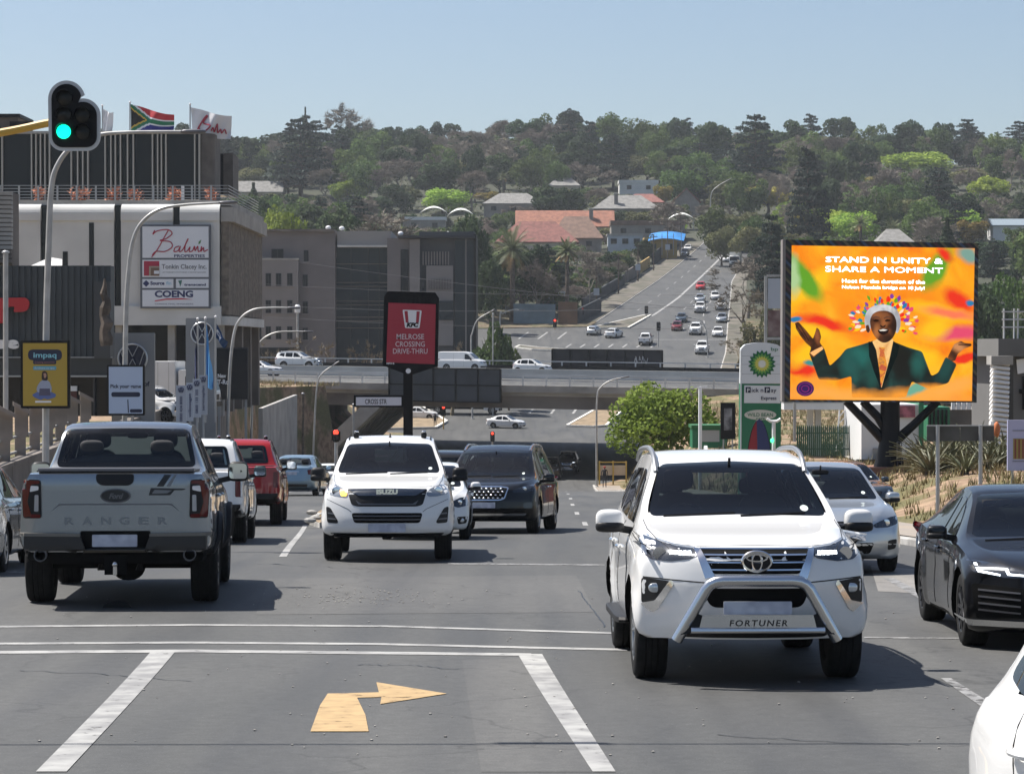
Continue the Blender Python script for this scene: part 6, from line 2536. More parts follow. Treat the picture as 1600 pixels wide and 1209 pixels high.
def pick_bed(s):
 L = s.L
 b = MB()
 zt = s.hit(0, L - .8, 'T').z
 s.patch(rnd([(-.78,L - 1.42),(.78,L - 1.42),(.78,L - .10),(-.78,L - .10)],.05),'T','load_cover',M_TRIM,off=.012)
 for o in s.both(rnd([(-.90,1.10),(-.90,.78),(-.77,.78),(-.77,1.10)],.03),'R','tail_lamp',M_REDL,off=.006):
  pass
 s.patch(rnd([(-.74, 1.16), (.74, 1.16), (.74, .70), (-.74, .70)], .03), 'R', 'tailgate', s.paint, off=.012)
 s.patch(rnd([(-.12,1.02),(.12,1.02),(.12,.93),(-.12,.93)],.02),'R','tailgate_handle',M_TRIM,off=.022)
 s.patch(rnd([(-.92, .66), (.92, .66), (.90, .44), (-.90, .44)], .03), 'R', 'rear_bumper', M_TRIM, off=.03)
 s.plate('R', .60, .44, .11, .045)
PICK = dict(L=5.295,W=1.86,wb=3.095,fo=.92,r=.375,w=.25,flare=.03,gap=.05,hz=1.17,cowl=1.22,rmz=1.60,rmy=1.98,rows=1,
 top=[(0,.985),(.10,1.04),(.5,1.11),(1.0,1.17),(1.22,1.20),(1.32,1.235),(1.92,1.63),(2.12,1.715),(2.6,1.785),(3.3,1.775),(3.55,1.70),(3.72,1.40),(3.80,1.235),(3.9,1.215),(5.2,1.215),(5.295,1.19)],
 belt=[(0, .93), (.3, 1.0), (.8, 1.06), (1.4, 1.115), (3.7, 1.14), (3.9, 1.15), (5.295, 1.15)],
 plan=[(0, .845), (.15, .885), (.5, .91), (1.2, .92), (4.6, .92), (5.15, .91), (5.295, .895)],
 wr=[(0,.60),(.6,.70),(1.22,.78),(1.35,.79),(1.95,.66),(2.2,.64),(3.5,.63),(3.72,.70),(3.85,.80),(5.295,.82)],
 zb=[(0, .40), (.3, .36), (1.0, .36), (3.7, .38), (4.7, .46), (5.295, .55)],
 nose=[(.34,.12),(.46,.04),(.60,.03),(.75,.045),(.85,.06),(.95,.09),(1.05,.15)],nbow=.30,nexp=2.4,
 tail=[(.4, .1), (.55, .0), (1.2, .02)], tbow=.04, texp=6,
 ws=[(-.745, 1.235), (0, 1.25), (.745, 1.235), (.61, 1.655), (0, 1.675), (-.61, 1.655)],
 rw=[(-.62, 1.27), (.62, 1.27), (.54, 1.64), (-.54, 1.64)],
 side=[[(1.72,1.17),(2.50,1.18),(2.50,1.62),(2.26,1.61),(2.05,1.50)],[(2.60,1.18),(3.42,1.19),(3.36,1.60),(2.60,1.62)]],
 seams=[[(1.52,.95),(1.50,1.1)],[(1.52,.95),(1.6,.45)],[(2.55,1.15),(2.55,.42)],[(3.5,1.15),(3.45,.7),(3.4,.42)],[(3.76,1.15),(3.76,.42)]],
 handles=[(2.30,.98),(3.22,.99)],mir=(1.03,1.62,1.215,.225,.20),mirm=M_TRIM,rim='six',rimm=M_RIMD,rg=M_GLASS,detail=pick_front)
def raptor_rear(s):
 L = s.L
 RB = M_SILVER
 tg = s.patch(rnd([(-.735,1.375),(.735,1.375),(.735,.80),(-.735,.80)],.025),'R','tailgate',s.paint,off=.014,skirt=.03)
 lp = [(-.64,1.01),(-.57,1.065),(.57,1.065),(.64,1.01),(.70,.965),(.70,.82),(-.70,.82),(-.70,.965)]
 s.patch(rnd(lp, .03), 'R', 'tailgate_panel', s.paint, off=.026, parent=tg)
 ed = [(-.66,.995),(-.575,1.078),(.575,1.078),(.66,.995),(.64,.99),(.567,1.06),(-.567,1.06),(-.64,.99)]
 s.patch(ed, 'R', 'panel_lip', M_GUN, off=.024, parent=tg)
 hd = [(-.20, 1.385), (.19, 1.385), (.185, 1.30), (.14, 1.265), (-.14, 1.265), (-.195, 1.30)]
 s.patch(rnd(hd, .03), 'R', 'tailgate_handle', M_TRIM, off=.034, parent=tg)
 bd = s.patch(ellipse(.145, .066), 'R', 'badge', M_TRIM, off=.040, parent=tg)
 p = s.hit(0, 1.16, 'R', .045)
 b = MB()
 b.tube([(p.x + .148 * math.cos(2 * PI * k / 30),p.y,p.z + .066 * math.sin(2 * PI * k / 30)) for k in range(31)],.007,6,cap=False)
 s.mb(b, 'badge_ring', M_GUN, bd)
 o = s.patch(ellipse(.145,.068,28,(0,1.16)),'R','badge_face',mat('badge_black',(.012,.013,.016),.3),off=.040,parent=tg)
 s.lettering('Ford', 'R', 0, 1.133, .052, M_GUN, .15, .046, .003, shear=.35)
 for k, ch in enumerate('RANGER'):
  s.lettering(ch,'R',-.475 + .19 * k,.868,.072,mat('embossed_silver',(.20,.215,.235),.3,.8),.105,.030,.004,'lettering')
 DK = mat('decal_black', (.015, .016, .018), .5)
 s.patch([(.42,1.255),(.50,1.375),(.57,1.375),(.49,1.255)],'R','decal',DK,off=.020,skirt=0,parent=tg)
 s.patch([(.52,1.255),(.60,1.375),(.625,1.375),(.56,1.255)],'R','decal',mat('decal_grey',(.18,.19,.2),.5),off=.020,skirt=0,parent=tg)
 s.patch([(.36,1.24),(.72,1.232),(.70,1.218),(.60,1.215),(.56,1.165),(.34,1.165)],'R','decal',DK,off=.020,skirt=0,parent=tg)
 s.patch([(.40,1.222),(.58,1.215),(.53,1.185),(.37,1.18)],'R','decal',mat('decal_grey',(.18,.19,.2),.5),off=.0225,skirt=0,parent=tg)
 tl = [(-.965, 1.33), (-.765, 1.325), (-.755, .93), (-.945, .93)]
 for o, sd in zip(s.both(rnd(tl, .03), 'R', 'tail_lamp', M_TRIM, off=.016, grid=.05), (1, -1)):
  def q(pl, nm, m, of):
   s.patch(rnd(pl if sd > 0 else mirror(pl), .012), 'R', nm, m, off=of, parent=o, grid=.05)
  q([(-.955,1.32),(-.775,1.315),(-.775,1.285),(-.86,1.28),(-.90,1.10),(-.855,.95),(-.94,.94),(-.95,1.1)],'red_lens',M_REDL,.022)
  q([(-.86, .975), (-.765, .97), (-.765, .935), (-.87, .935)], 'red_lens', M_REDL, .022)
  q([(-.865, 1.265), (-.785, 1.26), (-.785, 1.22), (-.875, 1.20)], 'reverse_lens', M_WLENS, .023)
  q([(-.825,1.17),(-.785,1.17),(-.785,1.00),(-.83,1.00)],'reverse_lens',mat('lens_grey',(.35,.36,.37),.2,coat=1),.023)
 BM = mat('bumper_grey', (.040, .039, .038), .55, spec=.3)
 for sd in (1, -1):
  pl = [(-.99, .775), (-.36, .765), (-.30, .60), (-.34, .555), (-.50, .60), (-.96, .60)]
  s.patch(rnd(pl if sd > 0 else mirror(pl), .03), 'R', 'rear_bumper', BM, off=.10, skirt=.12)
  st = [(-.985, .785), (-.355, .775), (-.35, .745), (-.975, .75)]
  s.patch(rnd(st if sd > 0 else mirror(st),.01),'R','bumper_step',mat('step_pad',(.16,.15,.13),.6),off=.106,skirt=.05)
  q = s.hit(sd * .76, .60, 'R', .0)
  b = MB()
  b.lathe([(.062, -.02), (.066, .16), (.056, .16), (.054, .0)], 20, 'Y', (q.x, q.y - .06, .555))
  s.mb(b, 'exhaust', M_GUN)
  hk = [(-.66, .565), (-.52, .565), (-.54, .535), (-.64, .535)]
  s.patch(rnd(hk if sd > 0 else mirror(hk), .01), 'R', 'tow_eye', M_STEEL, off=.05, skirt=.03)
 s.patch(rnd([(-.36, .80), (.36, .80), (.32, .57), (-.32, .57)], .02), 'R', 'plate_recess', M_WELL, off=.02)
 b = MB()
 b.blob((0, L - .14, .535), (1.86, .22, .16), 5)
 s.mb(b, 'rear_valance', M_WELL)
 s.patch([(-.32,.605),(.32,.605),(.33,.575),(-.33,.575)],'R','bumper_step',MATS['step_pad'],off=.09,skirt=.08)
 s.plate('R', .70, .46, .125, .05, -.005)
 q = s.hit(0, .6, 'R', 0)
 b = MB()
 b.box((0, q.y + .02, .45), (.22, .05, .20))
 o = s.mb(b, 'tow_hitch', M_WELL, smooth=False)
 b = MB()
 b.blob((0, q.y + .10, .46), (.06, .06, .06), 2)
 b.tube([(0, q.y + .10, .44), (0, q.y + .10, .36), (0, q.y + .02, .36)], .022, 8)
 s.mb(b, 'tow_ball', M_STEEL, o)
 b = MB()
 ax = s.axles[1]
 b.tube([(-.75, ax, .40), (.75, ax, .40)], .05, 10)
 b.blob((-.05, ax, .38), (.36, .34, .32), 2.2)
 s.mb(b, 'rear_axle', M_WELL)
 s.patch(rnd([(-.80,L - 1.36),(.80,L - 1.36),(.80,L - .12),(-.80,L - .12)],.04),'T','load_cover',M_TRIM,off=.015)
 b = MB()
 b.tube([(-.80, L - .10, 1.425), (.80, L - .10, 1.425)], .022, 8)
 s.mb(b, 'load_cover_lip', M_GUN)
 q = s.hit(0, 2.85, 'T')
 b = MB()
 b.prism([(0, 0), (.17, 0), (.05, .06)], (.015, 2.85, q.z), (0, 1, 0), (0, 0, 1), .03)
 s.mb(b, 'aerial_fin', M_TRIM, smooth=False)
 for a in s.axles:
  for view, sd in (('S+', 1), ('S-', -1)):
   b = MB()
   r0 = s.P['r'] + .085
   pts = []
   for k in range(17):
    an = -.12 + (PI + .24) * k / 16
    p = s.hit(a + r0 * math.cos(an), s.P['r'] + r0 * math.sin(an), view, .0)
    pts.append(p)
   b.tube(pts, .045, 6)
   s.mb(b, 'wheel_arch_flare', mat('flare_grey', (.014, .014, .015), .6, spec=.2))
 hl = [(-.90, 1.12), (-.90, .95), (-.62, .95), (-.62, 1.10)]
 s.both(rnd(hl, .02), 'F', 'headlight', M_LENS, off=.006)
 s.patch(rnd([(-.6, 1.12), (.6, 1.12), (.55, .8), (-.55, .8)], .03), 'F', 'grille', M_TRIM, off=.006)
RAPTOR = dict(L=5.36,W=2.03,wb=3.27,fo=.92,r=.42,w=.29,flare=.045,gap=.06,hz=1.36,cowl=1.32,rmz=1.76,rmy=2.08,win=.0,
 top=[(0,1.08),(.12,1.16),(.6,1.24),(1.1,1.30),(1.30,1.33),(1.42,1.37),(2.00,1.77),(2.2,1.86),(2.7,1.925),(3.3,1.92),(3.56,1.87),(3.66,1.80),(3.92,1.42),(3.98,1.40),(5.2,1.40),(5.36,1.385)],
 belt=[(0, 1.02), (.3, 1.10), (.8, 1.17), (1.4, 1.24), (3.7, 1.28), (3.95, 1.315), (5.36, 1.32)],
 plan=[(0, .90), (.15, .95), (.5, .985), (1.2, .975), (3.6, .975), (4.5, .985), (5.2, .985), (5.36, .975)],
 wr=[(0,.66),(.6,.76),(1.3,.83),(1.42,.84),(2.05,.70),(2.3,.68),(3.5,.675),(3.66,.70),(3.90,.80),(4.0,.86),(5.36,.88)],
 zb=[(0, .50), (.3, .46), (1.0, .44), (3.9, .46), (4.8, .54), (5.36, .58)],
 nose=[(.4,.1),(.6,.02),(.9,.02),(1.1,.1)],nbow=.26,tail=[(.5,.06),(.62,.0),(1.0,.0),(1.33,.0),(1.40,.02)],tbow=.05,texp=7,
 ws=[(-.78, 1.38), (.78, 1.38), (.64, 1.80), (-.64, 1.80)],
 rw=[(-.755, 1.435), (.755, 1.435), (.665, 1.84), (0, 1.85), (-.665, 1.84)],
 side=[[(1.80,1.32),(2.62,1.335),(2.62,1.76),(2.36,1.75),(2.12,1.62)],[(2.72,1.335),(3.52,1.35),(3.44,1.74),(2.72,1.76)]],
 seams=[[(1.60,1.2),(1.62,.55)],[(2.67,1.3),(2.66,.5)],[(3.58,1.3),(3.45,.8),(3.42,.5)],[(3.86,1.28),(3.86,.52)]],
 handles=[(2.40,1.10),(3.28,1.11)],mir=(1.14,1.70,1.34,.24,.23),mirm=M_TRIM,rim='six',rimm=M_RIMD,rg=M_GLASS,detail=raptor_rear)
def mpv_front(s):
 hl = [(-.955, .965), (-.945, .86), (-.80, .80), (-.55, .80), (-.53, .84), (-.66, .90), (-.82, .95)]
 generic_lights(s, hl, [(-.93, 1.10), (-.93, .85), (-.70, .88), (-.72, 1.06)], None, .56, .75, M_LAMPB)
 gr = [(-.47, .905), (-.40, .68), (-.30, .65), (.30, .65), (.40, .68), (.47, .905), (.30, .93), (-.30, .93)]
 g = s.patch(rnd(gr, .04), 'F', 'grille', M_WELL, off=.005)
 s.patch(rnd(gr,.04),'F','grille_frame',M_CHROME,off=.014,parent=g,ring=inset(rnd(gr,.04),.022),skirt=.012)
 b = MB()
 for i in range(9):
  for k in range(4):
   x, z = -.36 + .09 * i + (.045 if k % 2 else 0), .70 + .058 * k
   if abs(x) < .40:
    b.blob(s.hit(x, z, 'F', .012), (.055, .016, .03), 1.6, 8, 4)
 tag(s.mb(b, 'grille_mesh', M_STEEL, g), kind='stuff')
 s.patch(rnd([(-.80, .50), (.80, .50), (.72, .36), (-.72, .36)], .04), 'F', 'lower_intake', M_WELL, off=.005)
 s.patch([(-.80, .40), (.80, .40), (.76, .355), (-.76, .355)], 'F', 'skid_strip', M_STEEL, off=.02)
 s.both(rnd([(-.90, .62), (-.74, .60), (-.74, .50), (-.90, .50)], .03), 'F', 'fog_lamp', M_LAMPB, off=.006)
 top = pch(s.P['top'])
 for sd in (-1, 1):
  b = MB()
  b.tube([(sd * .66,2.1 + 2.2 * k / 12,s.hit(sd * .66,2.1 + 2.2 * k / 12,'T').z + .045 * (1 - abs(k / 6 - 1) ** 6)) for k in range(13)],.02,7)
  s.mb(b, 'roof_rail', M_STEEL)
 s.patch(ellipse(.028, .02, 16, (.62, 1.17)), 'F', 'licence_disc', M_STICK, off=.012, skirt=0)
MPV = dict(L=5.115,W=1.985,wb=3.06,fo=.95,r=.345,w=.235,flare=.018,gap=.045,hz=1.05,cowl=1.12,rmz=1.52,rmy=1.95,
 top=[(0,.86),(.12,.935),(.6,1.02),(1.0,1.07),(1.15,1.095),(1.85,1.53),(2.1,1.645),(2.8,1.745),(3.6,1.745),(4.4,1.69),(4.65,1.62),(4.9,1.30),(5.05,1.06),(5.115,1.0)],
 belt=[(0, .80), (.3, .90), (1.2, 1.01), (4.6, 1.06), (5.115, .96)],
 plan=[(0, .86), (.15, .92), (.5, .97), (1.2, .985), (4.2, .985), (4.9, .95), (5.115, .90)],
 wr=[(0, .62), (.6, .76), (1.15, .86), (1.9, .72), (2.3, .68), (4.3, .66), (5.115, .72)],
 zb=[(0, .30), (.4, .24), (4.6, .26), (5.115, .36)],
 nose=[(.3,.12),(.45,.03),(.65,.04),(.85,.09),(.95,.16)],nbow=.32,nexp=2.3,tail=[(.3,.1),(.5,.0),(1.0,.04)],tbow=.12,
 ws=[(-.83,1.10),(0,1.115),(.83,1.10),(.66,1.60),(0,1.63),(-.66,1.60)],rw=[(-.68,1.12),(.68,1.12),(.60,1.54),(-.60,1.54)],
 side=[[(1.70,1.06),(2.45,1.07),(2.45,1.60),(2.25,1.58),(2.0,1.45)],[(2.55,1.07),(3.50,1.09),(3.50,1.60),(2.55,1.61)],[(3.60,1.09),(4.62,1.14),(4.42,1.52),(3.60,1.59)]],
 seams=[[(1.55,.95),(1.6,.35)],[(2.5,1.05),(2.5,.32)],[(3.55,1.05),(3.55,.32)]],handles=[(2.25,.90),(2.65,.90)],hanm=M_CHROME,
 mir=(1.09, 1.62, 1.08, .23, .17), rim='five', rimm=M_RIM, detail=mpv_front)
def sedan_det(s):
 hl = [(-.835, .765), (-.82, .66), (-.68, .615), (-.48, .61), (-.44, .65), (-.56, .70), (-.72, .75)]
 tl = [(-.83, .96), (-.83, .76), (-.62, .75), (-.58, .92)]
 generic_lights(s, hl, tl, [(-.42, .70), (-.38, .60), (.38, .60), (.42, .70)], .47, .80, M_LAMPB)
 s.patch(rnd([(-.45, .42), (.45, .42), (.40, .27), (-.40, .27)], .04), 'F', 'lower_intake', M_WELL, off=.004)
 s.both(rnd([(-.80,.46),(-.66,.44),(-.66,.31),(-.78,.33)],.03),'F','fog_lamp_bay',M_TRIM,off=.004)
 s.patch(rnd([(-.60,.42),(.60,.42),(.56,.26),(-.56,.26)],.03),'R','bumper_insert',M_TRIM,off=.006)
 s.patch([(-.30, .875), (.30, .875), (.30, .85), (-.30, .85)], 'R', 'boot_strip', M_CHROME, off=.008)
 s.patch(ellipse(.028, .02, 16, (.52, 1.05)), 'F', 'licence_disc', M_STICK, off=.012, skirt=0)
SEDAN = dict(L=4.54,W=1.76,wb=2.60,fo=.92,r=.315,w=.205,flare=.014,gap=.045,hz=.96,cowl=1.20,rmz=1.32,rmy=1.9,
 top=[(0,.70),(.10,.765),(.5,.855),(1.05,.92),(1.22,.955),(1.95,1.34),(2.2,1.425),(2.65,1.465),(3.15,1.42),(3.4,1.345),(3.85,1.10),(4.0,1.065),(4.4,1.04),(4.54,.99)],
 belt=[(0, .66), (.3, .76), (.8, .86), (1.3, .915), (3.0, .945), (4.0, .98), (4.54, .93)],
 plan=[(0, .74), (.15, .81), (.5, .86), (1.2, .88), (3.6, .88), (4.3, .84), (4.54, .79)],
 wr=[(0,.52),(.6,.66),(1.2,.74),(2.0,.60),(2.3,.58),(3.3,.57),(3.85,.66),(4.0,.70),(4.54,.66)],
 zb=[(0, .25), (.35, .19), (4.1, .20), (4.54, .30)],
 nose=[(.25,.10),(.4,.02),(.55,.04),(.7,.11),(.8,.16)],nbow=.34,nexp=2.3,tail=[(.3,.08),(.5,.0),(.8,.03),(1.0,.06)],tbow=.20,
 ws=[(-.70,.965),(0,.98),(.70,.965),(.55,1.375),(0,1.40),(-.55,1.375)],rw=[(-.66,1.085),(.66,1.085),(.52,1.345),(0,1.365),(-.52,1.345)],
 side=[[(1.62,.965),(2.45,.98),(2.45,1.35),(2.25,1.34),(2.02,1.24)],[(2.54,.98),(3.32,1.0),(3.12,1.30),(2.54,1.35)]],
 seams=[[(1.50,.90),(1.56,.28)],[(2.5,.95),(2.5,.26)],[(3.4,1.0),(3.25,.6),(3.2,.28)]],handles=[(2.25,.80),(3.05,.83)],
 mir=(.96, 1.62, .985, .19, .14), rim='five', rimm=M_RIM, rg=M_GLASS, detail=sedan_det)
def sport_det(s):
 hl = [(-.89, .80), (-.86, .70), (-.62, .655), (-.40, .66), (-.37, .70), (-.52, .745), (-.75, .79)]
 for o, sd in zip(s.both(rnd(hl, .025), 'F', 'headlight', M_LAMPB, off=.006, grid=.05), (1, -1)):
  for k, (a, b) in enumerate(((-.84, -.64), (-.60, -.42))):
   pl = [(a,.775 - .04 * k),(a + .02,.70 - .02 * k),(b,.672),(b,.686),(a + .04,.715 - .02 * k),(a + .025,.775 - .04 * k)]
   s.patch(pl if sd > 0 else mirror(pl), 'F', 'daytime_light', M_LED, off=.012, parent=o)
 s.both(rnd([(-.90, .98), (-.90, .82), (-.50, .84), (-.50, .95)], .03), 'R', 'tail_lamp', M_REDL, off=.006)
 for o in s.both(rnd([(-.24,.74),(-.20,.34),(-.05,.30),(-.02,.36),(-.02,.72),(-.10,.76)],.05,4),'F','grille',M_WELL,off=.006):
  pass
 for o,sd in zip(s.both(rnd([(-.88,.60),(-.40,.56),(-.42,.30),(-.84,.28)],.04),'F','side_intake',M_WELL,off=.005),(1,-1)):
  for k in range(4):
   z = .53 - .06 * k
   pl = [(-.82, z + .02), (-.48, z), (-.48, z - .014), (-.82, z + .004)]
   s.patch(pl if sd > 0 else mirror(pl), 'F', 'intake_slat', M_GUN, off=.014, parent=o)
 s.patch(rnd([(-.93,.27),(.93,.27),(.90,.215),(-.90,.215)],.015),'F','front_splitter',M_STEEL,off=.02)
 s.plate('F', .45, .44)
 s.plate('R', .6, .44)
 wipers(s, .95)
SPORT = dict(L=4.78,W=1.87,wb=2.855,fo=.86,r=.335,w=.235,flare=.022,gap=.04,hz=.94,cowl=1.42,rmz=1.27,rmy=2.15,
 top=[(0,.70),(.10,.755),(.5,.84),(1.2,.92),(1.42,.955),(2.15,1.31),(2.4,1.385),(2.85,1.42),(3.4,1.37),(3.9,1.22),(4.3,1.08),(4.6,1.03),(4.78,1.0)],
 belt=[(0, .66), (.3, .75), (.9, .84), (1.45, .895), (3.2, .93), (4.2, .97), (4.78, .94)],
 plan=[(0, .80), (.15, .87), (.5, .92), (1.2, .925), (2.4, .905), (3.6, .935), (4.4, .90), (4.78, .83)],
 wr=[(0, .54), (.7, .68), (1.4, .77), (2.2, .60), (2.5, .57), (3.4, .56), (4.2, .64), (4.78, .68)],
 zb=[(0, .20), (.35, .15), (4.3, .17), (4.78, .28)],
 nose=[(.2,.08),(.35,.02),(.5,.03),(.7,.07),(.8,.14)],nbow=.36,nexp=2.3,tail=[(.3,.08),(.5,.0),(.8,.03),(1.0,.06)],tbow=.2,
 ws=[(-.72,.965),(0,.98),(.72,.965),(.56,1.335),(0,1.36),(-.56,1.335)],rw=[(-.62,1.10),(.62,1.10),(.5,1.31),(-.5,1.31)],
 side=[[(1.86,.95),(2.66,.965),(2.66,1.31),(2.48,1.30),(2.25,1.20)],[(2.75,.965),(3.65,1.0),(3.42,1.20),(2.75,1.31)]],
 seams=[[(1.66,.88),(1.72,.28)],[(2.7,.94),(2.75,.26)],[(3.6,.98),(3.45,.6),(3.35,.28)]],handles=[(2.45,.81),(3.25,.84)],
 mir=(1.0, 1.86, .99, .20, .13), rim='ten', rimm=M_RIMD, detail=sport_det)
def hatch_det(s):
 hl = [(-.80, .80), (-.80, .64), (-.62, .60), (-.50, .64), (-.52, .72), (-.66, .79)]
 tl = [(-.79, 1.0), (-.79, .72), (-.62, .72), (-.64, .98)]
 generic_lights(s, hl, tl, [(-.46, .71), (-.44, .63), (.44, .63), (.46, .71)], .46, .62, M_LAMPB)
 s.patch(rnd([(-.5, .40), (.5, .40), (.46, .28), (-.46, .28)], .04), 'F', 'lower_intake', M_WELL, off=.004)
 for o,sd in zip(s.both(rnd([(-.80,.44),(-.60,.43),(-.62,.29),(-.77,.31)],.03),'F','fog_lamp_bay',M_TRIM,off=.004),(1,-1)):
  b = MB()
  b.blob(s.hit(sd * -.69, .365, 'F', .008), (.09, .03, .08), 2.2)
  s.mb(b, 'fog_lamp', M_LENS, o)
 s.patch(rnd([(-.7, .40), (.7, .40), (.66, .27), (-.66, .27)], .03), 'R', 'bumper_insert', M_TRIM, off=.006)
 s.patch(ellipse(.035, .024, 16, (.50, 1.05)), 'F', 'licence_disc', M_STICK, off=.012, skirt=0)
HATCH = dict(L=3.92,W=1.68,wb=2.46,fo=.80,r=.30,w=.19,flare=.014,gap=.045,hz=.98,cowl=1.08,rmz=1.34,rmy=1.7,
 top=[(0,.72),(.10,.79),(.4,.87),(.9,.94),(1.06,.975),(1.70,1.35),(1.95,1.43),(2.4,1.465),(3.0,1.44),(3.35,1.38),(3.65,1.14),(3.82,.98),(3.92,.90)],
 belt=[(0, .68), (.3, .79), (.8, .88), (1.2, .93), (3.0, .97), (3.6, .98), (3.92, .84)],
 plan=[(0, .71), (.15, .77), (.5, .82), (1.1, .84), (3.1, .84), (3.7, .80), (3.92, .76)],
 wr=[(0, .52), (.6, .64), (1.08, .71), (1.75, .60), (2.0, .58), (3.2, .56), (3.92, .60)],
 zb=[(0, .24), (.35, .19), (3.5, .20), (3.92, .30)],
 nose=[(.25,.10),(.4,.02),(.55,.04),(.7,.10),(.8,.15)],nbow=.30,nexp=2.3,tail=[(.3,.08),(.5,.0),(.8,.03),(1.0,.04)],tbow=.14,
 ws=[(-.67,.985),(0,1.0),(.67,.985),(.55,1.385),(0,1.405),(-.55,1.385)],rw=[(-.56,1.04),(.56,1.04),(.50,1.34),(-.50,1.34)],
 side=[[(1.48,.98),(2.18,.99),(2.18,1.36),(2.0,1.35),(1.78,1.24)],[(2.27,.99),(2.98,1.01),(2.92,1.35),(2.27,1.36)],[(3.06,1.02),(3.36,1.08),(3.24,1.28),(3.02,1.33)]],
 seams=[[(1.36,.90),(1.42,.28)],[(2.22,.96),(2.22,.26)],[(3.02,1.0),(2.9,.6),(2.84,.28)]],handles=[(1.98,.82),(2.76,.85)],
 mir=(.93, 1.46, 1.0, .19, .15), rim='five', rimm=M_RIM, rg=M_GLASS, detail=hatch_det)
def van_det(s):
 hl = [(-.90, .98), (-.90, .80), (-.66, .76), (-.60, .86), (-.70, .95)]
 generic_lights(s,hl,[(-.92,1.25),(-.92,.85),(-.82,.85),(-.82,1.25)],[(-.55,.95),(-.52,.80),(.52,.80),(.55,.95)],.55,.7)
 s.patch(rnd([(-.9, .50), (.9, .50), (.86, .34), (-.86, .34)], .04), 'F', 'lower_bumper', M_TRIM, off=.005)
VAN = dict(L=4.95,W=1.92,wb=3.0,fo=.92,r=.34,w=.22,flare=.012,gap=.045,hz=1.14,cowl=.98,rmz=1.66,rmy=1.62,rows=0,
 top=[(0,.96),(.12,1.05),(.5,1.14),(.9,1.22),(1.45,1.70),(1.75,1.88),(2.3,1.97),(4.5,1.97),(4.85,1.93),(4.95,1.8)],
 belt=[(0, .88), (.3, .99), (.95, 1.12), (4.95, 1.15)],
 plan=[(0, .84), (.15, .90), (.5, .95), (1.2, .96), (4.6, .96), (4.95, .93)],
 wr=[(0, .6), (.6, .74), (1.0, .84), (1.6, .78), (2.2, .76), (4.8, .78), (4.95, .78)],
 zb=[(0, .28), (.4, .24), (4.5, .26), (4.95, .36)],
 nose=[(.3,.08),(.5,.02),(.8,.05),(1.05,.15)],nbow=.26,tail=[(.3,.06),(.5,.0),(1.8,.02)],tbow=.06,texp=6,
 ws=[(-.80,1.22),(.80,1.22),(.70,1.78),(-.70,1.78)],rw=[(-.74,1.2),(.74,1.2),(.68,1.78),(-.68,1.78)],
 side=[[(1.30, 1.17), (2.02, 1.18), (2.02, 1.72), (1.78, 1.70), (1.52, 1.5)]],
 seams=[[(1.15,1.05),(1.2,.38)],[(2.1,1.8),(2.1,.35)],[(3.2,1.8),(3.2,.35)]],handles=[(1.88,1.0)],
 mir=(1.08, 1.32, 1.22, .2, .25), mirm=M_TRIM, rim='five', rimm=M_RIM, detail=van_det)
def place(o, x, y, rz=0.0, label='', cat='car', group=None, sc=1.0, name=None):
 z = ZR(y) + .014
 sl = math.atan((ZR(y + 1.5) - ZR(y - 1.5)) / 3.0)
 o.location = (x, y, z)
 fwd = Vector((math.sin(rz), -math.cos(rz) * math.cos(sl), -math.cos(rz) * math.sin(sl)))   # nose direction
 up = Vector((0, -math.sin(sl), math.cos(sl)))
 yv = -fwd.normalized()
 xv = yv.cross(up).normalized()
 up = xv.cross(yv)
 o.rotation_euler = Matrix((xv, yv, up)).transposed().to_euler()
 o.scale = (sc, sc, sc)
 tag(o, label, cat, group)
 if name:
  o.name = name
 return o
c_suv = Car('suv', SUV, M_WHITE).root
place(c_suv,1.85,23.2,R(1.3),'white SUV with chrome nudge bar facing the camera, nearest oncoming vehicle','suv')
c_rap = Car('pickup_truck', RAPTOR, M_GREY).root
place(c_rap,-4.48,31.8,R(180 + 4.0),'silver double-cab pickup with black load cover seen from behind, on the left','pickup',sc=1.05)
c_pick = Car('pickup_truck', PICK, M_WHITE).root
place(c_pick,-1.87,41.3,R(1.5),'white pickup with lit amber indicator and two roof lamps, waiting to turn','pickup',sc=1.03)
c_mpv = Car('people_carrier', MPV, M_BLACKP).root
place(c_mpv,-.25,57.6,R(-7),'black people carrier behind the white pickup, roof rails on top','people carrier',sc=1.06)
c_sed = Car('sedan', SEDAN, M_SILVER).root
place(c_sed, 4.25, 37.5, R(2), 'silver sedan facing the camera, half hidden behind the white SUV', 'sedan')
c_spo = Car('sedan', SPORT, M_BLACKP).root
place(c_spo, 5.08, 26.2, R(-1.5), 'low black sporty sedan facing the camera at the right edge', 'sedan')
c_hat = Car('hatchback', HATCH, M_WHITE).root
place(c_hat, -1.62, 51.5, R(0), 'small white hatchback half hidden behind the white pickup', 'hatchback')
c_van = Car('delivery_van', VAN, M_WHITE).root
def again(src, m_old, m_new, *a, **k):
 o = copy_tree(src, None, {m_old.name: m_new} if m_new else None)
 if 'group' in o:
  del o['group']
 place(o, *a, **k)
 return o
def on_level(o, x, y, z, rz):
 o.location = (x, y, z)
 o.rotation_euler = (0, 0, rz)
o_near = again(c_hat,M_WHITE,None,2.70,8.45,R(7),'white hatchback cut off by the lower right corner','hatchback')
for q in kids(o_near):
 if q.name.startswith('tail_lamp'):
  q.scale = (.82, 1, .8)
again(c_sed,M_SILVER,None,-11.15,53.5,R(182),'silver sedan seen from behind at the left edge, beside the silver pickup','sedan')
again(c_sed,M_SILVER,M_GREY,-7.68,37.2,R(182),'grey car of which only the right wheel shows at the left edge','sedan')
again(c_pick,M_WHITE,None,-5.75,49.2,R(183),'white pickup driving away, mostly hidden by the silver pickup','pickup',sc=1.05)
